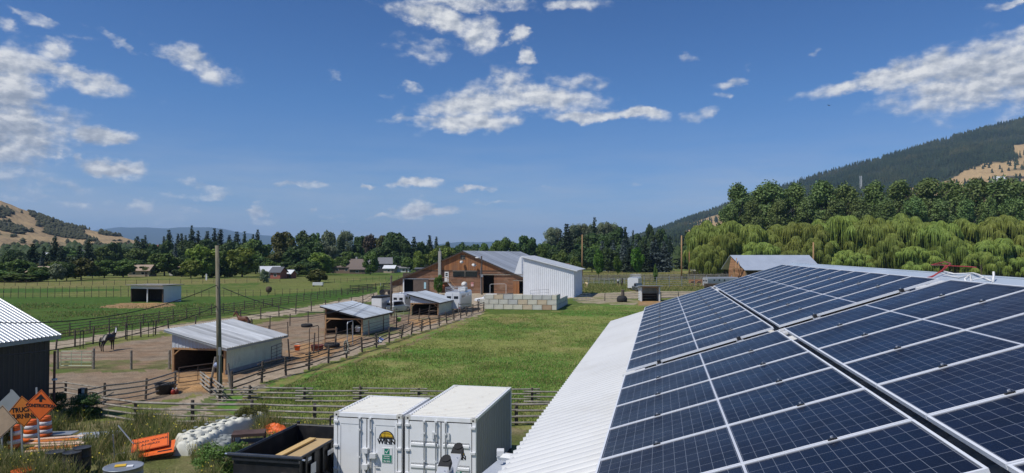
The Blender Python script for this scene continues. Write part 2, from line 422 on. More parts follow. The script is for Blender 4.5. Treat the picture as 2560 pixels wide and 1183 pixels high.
# right fields
put(zone([(1440, 735), (1440, 672), (1760, 672), (1900, 690), (1900, 735)]), lerp(OLV, DRY * 0.9, np.clip(mid * 2.2 - 0.7, 0, 1)))
put(zone([(1440, 740), (1440, 716), (1500, 700), (1560, 698), (1580, 732), (1700, 722), (1900, 716), (1900, 735), (1600, 742)]), lerp(GR * 0.85, OLV, np.clip(mid * 1.6 - 0.5, 0, 1)))
put(zone([(1440, 678), (1440, 660), (1720, 660), (1740, 678)]), lerp(OLV, GR, np.clip(mid * 2 - 0.6, 0, 1)))
put(zone([(1455, 661), (1455, 650), (1690, 648), (1705, 661)]), np.array((0.42, 0.30, 0.125)), 0.95)
put(zone([(1900, 700), (2100, 690), (2700, 700), (2700, 688), (2100, 684), (1900, 688)]), np.array((0.33, 0.26, 0.15)), 0.8)
# lawn in front of the roof
lawn = zone([(540, 1010), (700, 950), (960, 868), (1213, 787), (1300, 785), (1395, 783), (1470, 762), (1600, 764), (1660, 764), (1700, 800), (1640, 1200), (1320, 1080), (1290, 1040), (640, 1050)])
lc = lerp(np.array((0.215, 0.235, 0.066)), LUSH * 1.75, np.clip((big - 0.36) * 3.4, 0, 1)); lc = lerp(lc, np.array((0.33, 0.28, 0.12)), np.clip((mid - 0.56) * 2.6, 0, 0.55))
put(lawn, lc)
put(zone([(1215, 795), (1290, 792), (1340, 800), (1270, 812)]), lerp(DRY * 0.9, GR, np.clip(mid * 2 - .7, 0, 1)), 0.8)
put(zone([(1440, 742), (1440, 757), (1580, 764), (1600, 752), (1520, 746)]), lerp(GRAV * 0.85, OLV, np.clip(mid * 2.5 - 1, 0, 1)), 0.9)
# paddock dirt, chips
pad = zone([(100, 888), (300, 858), (620, 815), (960, 755), (1150, 748), (1215, 758), (1212, 776), (900, 872), (590, 985), (520, 985), (250, 1020), (100, 1030)])
pc = lerp(DIRT, np.array((0.27, 0.215, 0.155)), np.clip(mid * 1.8 - .4, 0, 1)); pc = lerp(pc, GR * 1.1, np.clip((big - 0.58) * 5, 0, 0.85))
put(pad, pc)
put(zone([(120, 905), (430, 898), (430, 925), (120, 935)]), lerp(GR, DIRT, np.clip(mid * 2.4 - .9, 0, 1)), 0.9)
for poly in ([(430, 960), (445, 925), (560, 915), (590, 955), (520, 985), (440, 985)], [(700, 900), (760, 860), (800, 850), (900, 838), (900, 860), (760, 905)], [(1020, 800), (1100, 795), (1105, 806), (1030, 818)], [(240, 770), (300, 758), (420, 757), (440, 764), (380, 771)], [(1590, 764), (1598, 752), (1648, 752), (1655, 766)]):
    put(zone(poly), lerp(CHIP, DIRT, np.clip(mid * 2 - .6, 0, 1)), 0.9)
# driveway and yard gravel
drv = zone([(60, 868), (300, 829), (620, 789), (800, 762), (935, 733), (960, 729), (1190, 733), (1440, 731), (1440, 745), (1215, 760), (1215, 776), (1190, 768), (1140, 752), (1000, 757), (960, 747), (800, 778), (620, 800), (300, 844), (60, 886)])
put(drv, lerp(GRAV, GRAV * 0.78, np.clip(mid * 1.8 - .5, 0, 1)))
gp = zone([(1440, 738), (1500, 733), (1590, 728), (1800, 728), (1800, 738), (1640, 746), (1440, 752)])
put(gp, lerp(GRAV * 0.85, OLV, np.clip(mid * 2.4 - 1.1, 0, 1)))
rd = zone([(1740, 690), (1725, 672), (1690, 645), (1676, 628), (1694, 628), (1735, 650), (1790, 672), (1850, 682), (1850, 690)])
put(rd, lerp(np.array((0.34, 0.31, 0.26)), np.array((0.28, 0.26, 0.22)), mid))
# the track between the two fences, grass in its middle
tr = zone([(330, 1110), (360, 1050), (470, 1000), (560, 958), (700, 925), (860, 878), (1000, 832), (1200, 777), (1212, 784), (1010, 842), (880, 884), (720, 940), (590, 985), (530, 1020), (480, 1110)])
put(tr, lerp(PATHC * 1.1, np.array((0.33, 0.27, 0.20)), np.clip(mid * 1.6 - .3, 0, 1)))
put(zone([(400, 1090), (425, 1050), (520, 990), (560, 970), (600, 962), (560, 985), (470, 1050), (450, 1090)]), GR, 0.85)
put(zone([(600, 985), (720, 948), (900, 884), (1010, 845), (1150, 800), (1150, 806), (1020, 851), (900, 893), (720, 960), (600, 1000)]), lerp(OLV * 1.15, DRY * .8, np.clip(mid * 2 - .5, 0, 1)), 0.9)
put(zone([(590, 1008), (720, 968), (900, 899), (1020, 856), (1200, 793), (1213, 791), (1030, 860), (900, 907), (720, 976), (620, 1010)]), lerp(DIRT * .75, DIRT, mid), 0.75)
# yard: weedy ground
yd = zone([(-600, 1010), (200, 1040), (340, 1062), (800, 1075), (1300, 1070), (1300, 1700), (-900, 1700)])
put(yd, lerp(np.array((0.12, 0.13, 0.042)), np.array((0.27, 0.22, 0.125)), np.clip(mid * 2 - .65, 0, 1)))
# hills
rm = sstep(450, 800, GY) * (PX > 1400)
up = (fbm(GX / 330, GY / 330, 5, 61) - 0.5)
POLY_GOLD = [(2230, 470), (2330, 440), (2400, 408), (2480, 385), (2520, 352), (2700, 300), (2700, 560), (2230, 560)]
POLY_GOLD2 = [(1700, 590), (1740, 556), (1790, 540), (1830, 522), (1840, 560), (1800, 600)]
gold = np.maximum(sstep(-0.32, -0.20, up) * inpoly(PX + up * 160, PY + up * 90, POLY_GOLD), inpoly(PX + up * 60, PY + up * 40, POLY_GOLD2)) * rm
low = (1 - sstep(1000, 1500, GY)) * (PX > 1500)
FOR_ = np.array((0.034, 0.045, 0.028)); GOLD = np.array((0.46, 0.32, 0.16))
put(rm, FOR_); put(np.clip(gold + low * rm * np.clip(0.35 + up * 2, 0, 1), 0, 1), lerp(GOLD, GOLD * 0.7, np.clip(mid + up, 0, 1)))
lm = sstep(520, 640, GY) * (PX < 560) * (GY < 2600)
sc = fbm(GX / 60, GY / 110, 4, 71)
put(lm, lerp(np.array((0.44, 0.31, 0.16)), np.array((0.25, 0.185, 0.11)), np.clip((sc * .6 + mid * .5 + big * .3 - .5) * 2.6, 0, 1)))
put(lm * sstep(0.60, 0.72, fbm(GX / 40, GY / 90, 4, 77)), np.array((0.17, 0.15, 0.08)), 0.6)
put(sstep(5000, 7000, GY), np.array((0.05, 0.065, 0.04)))
# grain
col *= (0.80 + 0.40 * fin)[..., None]
NR_, NT = GX.shape
V = np.stack([GX, GY, GZ], -1).reshape(-1, 3); CC = np.clip(col, 0.005, 0.9).reshape(-1, 3)
ii, jj = np.meshgrid(np.arange(NR_ - 1), np.arange(NT), indexing='ij'); j2 = (jj + 1) % NT
FQ = np.stack([ii * NT + jj, ii * NT + j2, (ii + 1) * NT + j2, (ii + 1) * NT + jj], -1)[..., ::-1].reshape(-1, 4)
zid = np.zeros(GX.shape, int)
zid[(pad > 0.5)] = 1; zid[(tr > 0.5)] = 2; zid[(drv > 0.5) | (gp > 0.5)] = 3; zid[rd > 0.5] = 4; zid[(GY > 520) & ((PX < 560) | (PX > 1500)) & (RR > 560)] = 5; zid[GY > 5200] = 6
fz = zid[:-1, :].reshape(-1)
mg, nt, b = nmat('soil_and_grass')
at = nd(nt, 'ShaderNodeAttribute', attribute_name='tint')
ob = objco(nt)
g1 = noise(nt, ob, 9.0, 5, 0.7); g2 = noise(nt, ob, 0.9, 5, 0.65)
cm = mix(nt, 1.0, at.outputs['Color'], ramp(nt, g1, [(0.25, 0.55), (0.75, 1.45)]), 'MULTIPLY')
cm = mix(nt, 1.0, cm, ramp(nt, g2, [(0.3, 0.80), (0.7, 1.2)]), 'MULTIPLY')
nt.links.new(cm, b.inputs['Base Color']); b.inputs['Roughness'].default_value = 0.95; b.inputs['Specular IOR Level'].default_value = 0.1
bn = nd(nt, 'ShaderNodeBump'); bn.inputs['Strength'].default_value = 0.7; bn.inputs['Distance'].default_value = 0.12
nt.links.new(noise(nt, ob, 5.0, 6, 0.7), bn.inputs['Height']); nt.links.new(bn.outputs[0], b.inputs['Normal'])
def submesh(name, sel):
    fs = FQ[sel]; u, inv = np.unique(fs, return_inverse=True)
    me = np_mesh(name, V[u], inv.reshape(-1, 4), [mg], None, CC[u], smooth=True)
    return tag(link(name, me), kind='structure')
for k, nme in enumerate(['ground', 'paddock', 'track', 'driveway', 'road', 'hills', 'mountains']): submesh(nme, fz == k)
def gh(x, y): return float(terrain(np.array([x]), np.array([y]))[0])
# ------------------------------------------------------------------ foliage
def leafmat(name, c, var=0.35, tr=0.22):
    m, nt, b = nmat(name)
    oi = nd(nt, 'ShaderNodeObjectInfo')
    ob = objco(nt)
    n1 = noise(nt, ob, 14.0, 3); n2 = noise(nt, ob, 2.6, 3)
    base = ramp(nt, n1, [(0.25, tuple(x * (1 - var) for x in c)), (0.75, tuple(min(1, x * (1 + var)) for x in c))])
    base = mix(nt, math_(nt, 'MULTIPLY', ramp(nt, n2, [(0.4, 0.0), (0.65, 1.0)]), 0.45), base, (c[0] * 1.5, c[1] * 1.22, c[2] * 0.9))
    hs = nd(nt, 'ShaderNodeHueSaturation'); nt.links.new(base, hs.inputs['Color'])
    nt.links.new(math_(nt, 'MULTIPLY_ADD', oi.outputs['Random'], 0.034, 0.483), hs.inputs['Hue'])
    nt.links.new(math_(nt, 'MULTIPLY_ADD', oi.outputs['Random'], 0.40, 0.80), hs.inputs['Value'])
    nt.links.new(hs.outputs[0], b.inputs['Base Color']); b.inputs['Roughness'].default_value = 0.6; b.inputs['Specular IOR Level'].default_value = 0.25
    t = nd(nt, 'ShaderNodeBsdfTranslucent'); nt.links.new(mix(nt, 1.0, hs.outputs[0], (1.25, 1.3, 0.6), 'MULTIPLY'), t.inputs['Color'])
    ms = nd(nt, 'ShaderNodeMixShader'); ms.inputs[0].default_value = tr
    nt.links.new(b.outputs[0], ms.inputs[1]); nt.links.new(t.outputs[0], ms.inputs[2]); nt.links.new(ms.outputs[0], nt.nodes['Material Output'].inputs[0])
    return m
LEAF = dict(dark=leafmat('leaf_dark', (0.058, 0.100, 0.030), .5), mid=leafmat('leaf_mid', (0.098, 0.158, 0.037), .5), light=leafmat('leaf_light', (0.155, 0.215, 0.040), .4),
            olive=leafmat('leaf_olive', (0.100, 0.110, 0.030)), silver=leafmat('leaf_silver', (0.175, 0.215, 0.135)), con=leafmat('needle_dark', (0.036, 0.060, 0.030), tr=.12),
            spruce=leafmat('needle_blue', (0.075, 0.105, 0.105), tr=.1), willow=leafmat('willow_leaf', (0.185, 0.240, 0.050), .4), poplar=leafmat('poplar_leaf', (0.135, 0.200, 0.066), .5),
            purple=leafmat('leaf_purple', (0.066, 0.050, 0.038)), bright=leafmat('leaf_bright', (0.075, 0.150, 0.022)), brush=leafmat('brush_leaf', (0.066, 0.070, 0.036)), forest=None, fir=leafmat('fir_needles', (0.036, 0.060, 0.026), tr=.1))
def forestmat():
    m, nt, b = nmat('forest_needles'); t = objco(nt); g = nd(nt, 'ShaderNodeNewGeometry')
    n1 = noise(nt, t, .006, 5, .65); n2 = noise(nt, t, .03, 3)
    c = ramp(nt, n1, [(.32, (.016, .028, .017)), (.5, (.030, .046, .024)), (.62, (.052, .060, .028)), (.75, (.080, .066, .034))])
    c = mix(nt, 1.0, c, ramp(nt, n2, [(.3, .6), (.7, 1.4)]), 'MULTIPLY'); nt.links.new(c, b.inputs['Base Color']); b.inputs['Roughness'].default_value = .8; b.inputs['Specular IOR Level'].default_value = .1; return m
LEAF['forest'] = forestmat()
BARK = M('bark', (0.11, 0.085, 0.065), 0.9, bump=0.4, stretch=(6, 6, 1))

def quads(p, nrm, s, asp, rng, up=0.0):
    n = len(p)
    nrm = nrm / (np.linalg.norm(nrm, axis=1, keepdims=True) + 1e-9)
    r = rng.normal(size=(n, 3)); a = np.cross(nrm, r); a /= np.linalg.norm(a, axis=1, keepdims=True) + 1e-9
    b = np.cross(nrm, a)
    s = np.broadcast_to(s, (n,))[:, None]; a = a * s * asp; b = b * s
    return np.stack([p - a - b * .6, p + a * .5 - b, p + a + b * .5, p - a * .4 + b], 1).reshape(-1, 3)

def crown_mesh(name, pts, k=4):
    f = np.arange(len(pts)).reshape(-1, k)
    return np_mesh(name, pts, f, [LEAF['dark']], smooth=False)

def trunk_mesh(name, h, r, limbs, rng):
    mb = MB()
    top = np.array((rng.normal() * .02, rng.normal() * .02, h))
    mb.poly([(0, 0, -0.02), (top[0] * .3, top[1] * .3, h * .45), tuple(top)], [r * 1.25, r * .85, r * .35], 7)
    for k in range(limbs):
        z0 = h * (0.45 + 0.45 * k / max(1, limbs)); a = k * 2.4 + rng.normal() * .3
        L = (0.30 - 0.12 * k / limbs)
        mb.poly([(0, 0, z0), (math.cos(a) * L * .5, math.sin(a) * L * .5, z0 + L * .45), (math.cos(a) * L, math.sin(a) * L, z0 + L * 1.0)], [r * .5, r * .33, r * .12], 5)
    o = mb.build(name, BARK); me = o.data; bpy.data.objects.remove(o); return me

PROTO = {}
def dec_proto(seed, nl=3400, z0=0.16, shape='round', size=0.032):
    rng = np.random.default_rng(seed); nc = 34
    d = rng.normal(size=(nc, 3)); d /= np.linalg.norm(d, axis=1, keepdims=True)
    rad = rng.uniform(0.35, 1.0, nc) ** 0.6
    cz = (1 + z0) / 2; rz = (1 - z0) / 2
    prof = 1.0
    c = np.stack([d[:, 0] * rad * .40, d[:, 1] * rad * .40, cz + d[:, 2] * rad * rz * 0.80], 1)
    t = (c[:, 2] - z0) / (1 - z0)
    if shape == 'tall': c[:, :2] *= (0.55 + 0.5 * np.sin(np.clip(t, 0, 1) * math.pi))[:, None]
    if shape == 'dome': c[:, :2] *= np.clip(1.25 - 0.55 * t, .4, 1.2)[:, None]
    rc = rng.uniform(0.085, 0.16, nc)
    k = rng.choice(nc, nl, p=rc ** 2 / np.sum(rc ** 2))
    v = rng.normal(size=(nl, 3)); v /= np.linalg.norm(v, axis=1, keepdims=True)
    rr_ = rng.uniform(0.55, 1.12, nl) ** 0.8
    p = c[k] + v * (rc[k] * rr_)[:, None] * np.array((1.15, 1.15, 0.85))
    p[:, 2] = np.clip(p[:, 2], z0 * .7, None)
    p[:, 2] *= 1.0 / np.percentile(p[:, 2], 99.7)
    nr = v + 0.7 * rng.normal(size=(nl, 3)) + np.array((0, 0, .4))
    cm = crown_mesh('crown', quads(p, nr, size * rng.uniform(.6, 1.35, nl), 1.0, rng))
    return cm, trunk_mesh('trunk', 0.62, 0.022, 5, rng)
def con_proto(seed, nl=2600, w=0.5, droop=.35, sparse=0.0, z0=0.06):
    rng = np.random.default_rng(seed); pts = []
    nlev = 26
    P_, N_, S_ = [], [], []
    for i in range(nlev):
        t = i / (nlev - 1); z = z0 + (1 - z0) * t ** 0.92
        L = w * (1 - t) ** 0.85 * rng.uniform(.75, 1.1) * .5 + 0.012
        nb = int(5 + 6 * (1 - t))
        for k in range(nb):
            if rng.random() < sparse: continue
            a = rng.uniform(0, 2 * math.pi); l = L * rng.uniform(.65, 1.12)
            m = max(3, int(nl / (nlev * 8) * (0.35 + 1.5 * (1 - t))))
            s = rng.uniform(0.12, 1, m) ** .75
            sp = 0.022 + 0.03 * (1 - t)
            q = np.stack([np.cos(a) * l * s, np.sin(a) * l * s, z - droop * l * s * s + 0.02 * s], 1) + rng.normal(size=(m, 3)) * np.array((sp, sp, sp * .45))
            P_.append(q); N_.append(np.tile((math.cos(a) * .3, math.sin(a) * .3, 1.0), (m, 1)) + rng.normal(size=(m, 3)) * .55); S_.append(rng.uniform(.014, .03, m) * (0.6 + .6 * (1 - t)))
    p = np.concatenate(P_); n = np.concatenate(N_); s = np.concatenate(S_)
    p[:, 2] = np.clip(p[:, 2], 0.01, 1.0)
    cm = crown_mesh('crown', quads(p, n, s, 1.5, rng))
    return cm, trunk_mesh('trunk', 0.93, 0.017, 0, rng)
def wil_proto(seed, nl=15000):
    """weeping crown: a cluster of domed heads with strands that hang from each of them"""
    rng = np.random.default_rng(seed); nc = 52
    ang_ = rng.uniform(0, 2 * math.pi, nc); r = np.sqrt(rng.uniform(0.02, 1, nc)) * .46
    cz = 0.50 + 0.44 * np.sqrt(np.clip(1 - (r / .56) ** 2, 0, 1)) * rng.uniform(.72, 1.0, nc)
    low = rng.random(nc) < .48; cz[low] *= rng.uniform(.30, .88, low.sum()); r[low] = np.clip(r[low] * 1.15 + .08, 0, .54)
    c = np.stack([np.cos(ang_) * r, np.sin(ang_) * r, cz], 1); rc = rng.uniform(.055, .125, nc)
    k = rng.choice(nc, nl, p=rc ** 2 / np.sum(rc ** 2))
    a = rng.uniform(0, 2 * math.pi, nl); q = np.sqrt(rng.uniform(0, 1, nl))
    rad = rc[k] * q
    top = c[k] + np.stack([np.cos(a) * rad, np.sin(a) * rad, rc[k] * .75 * np.sqrt(np.clip(1 - q ** 2, 0, 1))], 1)
    L = rng.uniform(.03, .10, nl) * (0.5 + q * 1.9) * np.where(rng.random(nl) < .12, 1.9, 1.0)
    L = np.minimum(L, np.maximum(top[:, 2] - rng.uniform(.02, .10, nl), .01))
    out = np.stack([np.cos(a), np.sin(a), np.zeros(nl)], 1) * (0.010 + .035 * q)[:, None]
    mid_ = top + out - np.array((0, 0, 1)) * (L * .45)[:, None]; bot = top + out * 1.25 - np.array((0, 0, 1)) * L[:, None]
    ta = a + rng.normal(size=nl) * .8 + math.pi / 2
    wv = np.stack([np.cos(ta), np.sin(ta), rng.normal(size=nl) * .3], 1) * rng.uniform(.0045, .0095, nl)[:, None]
    f1 = np.stack([top - wv * .7, top + wv * .7, mid_ + wv, mid_ - wv], 1); f2 = np.stack([mid_ - wv, mid_ + wv, bot + wv * .3, bot - wv * .3], 1)
    pts = np.concatenate([f1, f2]).reshape(-1, 3)
    return crown_mesh('crown', pts), trunk_mesh('trunk', 0.6, 0.026, 6, rng)
def pop_proto(seed, nl=12000):
    rng = np.random.default_rng(seed); nc = 64
    t = rng.uniform(0.0, 1, nc) ** .9
    wd = 0.20 * np.sin(np.clip(t * .86 + .12, 0, 1) * math.pi) ** .6
    a = rng.uniform(0, 2 * math.pi, nc); r = wd * np.sqrt(rng.uniform(.05, 1, nc))
    c = np.stack([np.cos(a) * r, np.sin(a) * r, .12 + .83 * t], 1); rc = rng.uniform(.035, .070, nc)
    k = rng.choice(nc, nl, p=rc ** 2 / np.sum(rc ** 2))
    v = rng.normal(size=(nl, 3)); v /= np.linalg.norm(v, axis=1, keepdims=True)
    p = c[k] + v * (rc[k] * rng.uniform(.5, 1.2, nl))[:, None] * np.array((1, 1, 1.35))
    p[:, 2] *= 1 / np.percentile(p[:, 2], 99.8)
    cm = crown_mesh('crown', quads(p, v + rng.normal(size=(nl, 3)) * .8 + np.array((0, 0, .3)), .0088 * rng.uniform(.6, 1.4, nl), 1.1, rng))
    return cm, trunk_mesh('trunk', .85, .012, 6, rng)
PROTO['dec'] = [dec_proto(11, 4600, .05), dec_proto(12, 4600, .05, 'tall'), dec_proto(13, 4600, .04, 'dome'), dec_proto(14, 4600, .06), dec_proto(15, 4600, .03, 'dome'), dec_proto(16, 4600, .05, 'tall')]
PROTO['weed'] = [dec_proto(91, 6500, 0.0, 'dome', .015), dec_proto(92, 6500, 0.0, 'round', .015)]
PROTO['bush'] = [dec_proto(21, 2600, 0.0, 'dome', .04), dec_proto(22, 2600, 0.0, 'round', .04), dec_proto(23, 2600, 0.0, 'dome', .045)]
PROTO['con'] = [con_proto(31), con_proto(32, w=.58), con_proto(33, w=.45, droop=.5)]
PROTO['pine'] = [con_proto(41, w=.46, sparse=.42, z0=.28), con_proto(42, w=.55, sparse=.35, z0=.22)]
PROTO['wil'] = [wil_proto(51), wil_proto(52), wil_proto(53), wil_proto(54)]
PROTO['pop'] = [pop_proto(61), pop_proto(62), pop_proto(63)]
PROTO['col'] = [dec_proto(71, 3000, 0.0, 'tall', .03)]
PROTO['young'] = [dec_proto(81, 2600, 0.26, 'round', .036), dec_proto(82, 2600, .22, 'dome', .036)]
TREE_N = [0]
def tree(kind, leaf, px, top, wpx, depth, label, group, name='tree', aspect=1.0, cat='tree'):
    x = (px - 1280) / F_PX * depth; y = depth
    z = gh(x, y)
    ztop = P(px, top, depth).z; h = max(1.2, ztop - z); wd = wpx / F_PX * depth
    i = TREE_N[0]; TREE_N[0] += 1
    cm, tm = PROTO[kind][i % len(PROTO[kind])]
    o = thing(name, label, cat, (x, y, z - .05), (i * 2.399) % 6.283, group)
    base = {'dec': .93, 'bush': .98, 'weed': .98, 'con': .36, 'pine': .34, 'wil': .98, 'pop': .31, 'col': 1.0, 'young': .9}[kind]
    s = wd / base
    o.scale = (s, s * aspect, h)
    for nm, me, mat in (('trunk', tm, None), ('crown', cm, LEAF[leaf])):
        c = link(nm, me, o)
        if mat is not None:
            c.material_slots[0].link = 'OBJECT'; c.material_slots[0].material = mat
    return o
def dep(y): return (H - FARM) * F_PX / (y - 634.3)
LOOK = {('dec', 'dark'): 'dark green broad tree', ('dec', 'mid'): 'green broad tree', ('dec', 'light'): 'yellow green leafy tree', ('dec', 'olive'): 'olive green bushy tree', ('dec', 'silver'): 'silvery grey green tree',
        ('dec', 'purple'): 'dull purple brown tree', ('con', 'con'): 'dark pointed conifer', ('con', 'fir'): 'green pointed fir', ('con', 'spruce'): 'blue grey spruce', ('pine', 'con'): 'thin ragged pine', ('bush', 'dark'): 'dark rounded bush', ('bush', 'light'): 'light green bush',
        ('bush', 'mid'): 'green low bush', ('bush', 'silver'): 'silvery pale bush', ('bush', 'olive'): 'round olive bush', ('wil', 'willow'): 'yellow green willow', ('pop', 'poplar'): 'tall green cottonwood', ('pop', 'silver'): 'tall grey green poplar', ('young', 'bright'): 'bright green young tree', ('col', 'bright'): 'narrow green column cedar', ('pop', 'dark'): 'tall dark poplar'}
NAME = {'dec': 'broadleaf_tree', 'con': 'conifer', 'pine': 'pine_tree', 'bush': 'bush', 'wil': 'willow_tree', 'pop': 'poplar_tree', 'young': 'young_tree', 'col': 'cedar_tree'}
MARKS = [(15, 'near the left edge of the photo'), (82, 'below the golden hill'), (137, 'below the dark brush of the hill'), (205, 'above the left field'), (260, 'behind the fence left of the white shed'), (350, 'above the white field shed'),
         (425, 'between field shed and wooden pole'), (480, 'just left of the near wooden pole'), (545, 'behind the near wooden pole'), (605, 'just right of the near wooden pole'), (660, 'behind the small tin sheds'), (710, 'over the small grey sheds'), (770, 'over the middle meadow'),
         (820, 'left of the brown house'), (865, 'behind the brown house'), (925, 'beside the grey house'), (985, 'behind the grey house'), (1035, 'left of the barn'), (1080, 'above the left barn roof'), (1116, 'behind the barn chimney'), (1155, 'over the barn gable'), (1210, 'behind the barn ridge'), (1270, 'above the barn roof'), (1320, 'above the white shed roof peak'),
         (1360, 'behind the white metal building'), (1410, 'over the slanting white roof'), (1455, 'behind the bare tan pole'), (1500, 'over the golden hay strip'), (1545, 'beyond the two young trees'), (1592, 'behind the corral trailer'), (1640, 'left of the gravel road'), (1700, 'at the far end of the gravel road'), (1775, 'beside the gravel road poles'),
         (1850, 'left of the far roof gable'), (1930, 'over the left end of the far roof'), (2005, 'over the middle of the far roof'), (2085, 'over the right end of the far roof'), (2170, 'over the solar roof ridge'), (2250, 'above the ridge middle'), (2340, 'above the red wire'), (2420, 'above the white cables'), (2500, 'above the last cable stub'), (2580, 'at the right edge of the photo')]
USED = {}
BELT = []
# kind, leaf, px, top, width, depth, belt
def T(kind, leaf, px, top, w, d, aspect=1.0): BELT.append((kind, leaf, px, top, w, d, aspect))
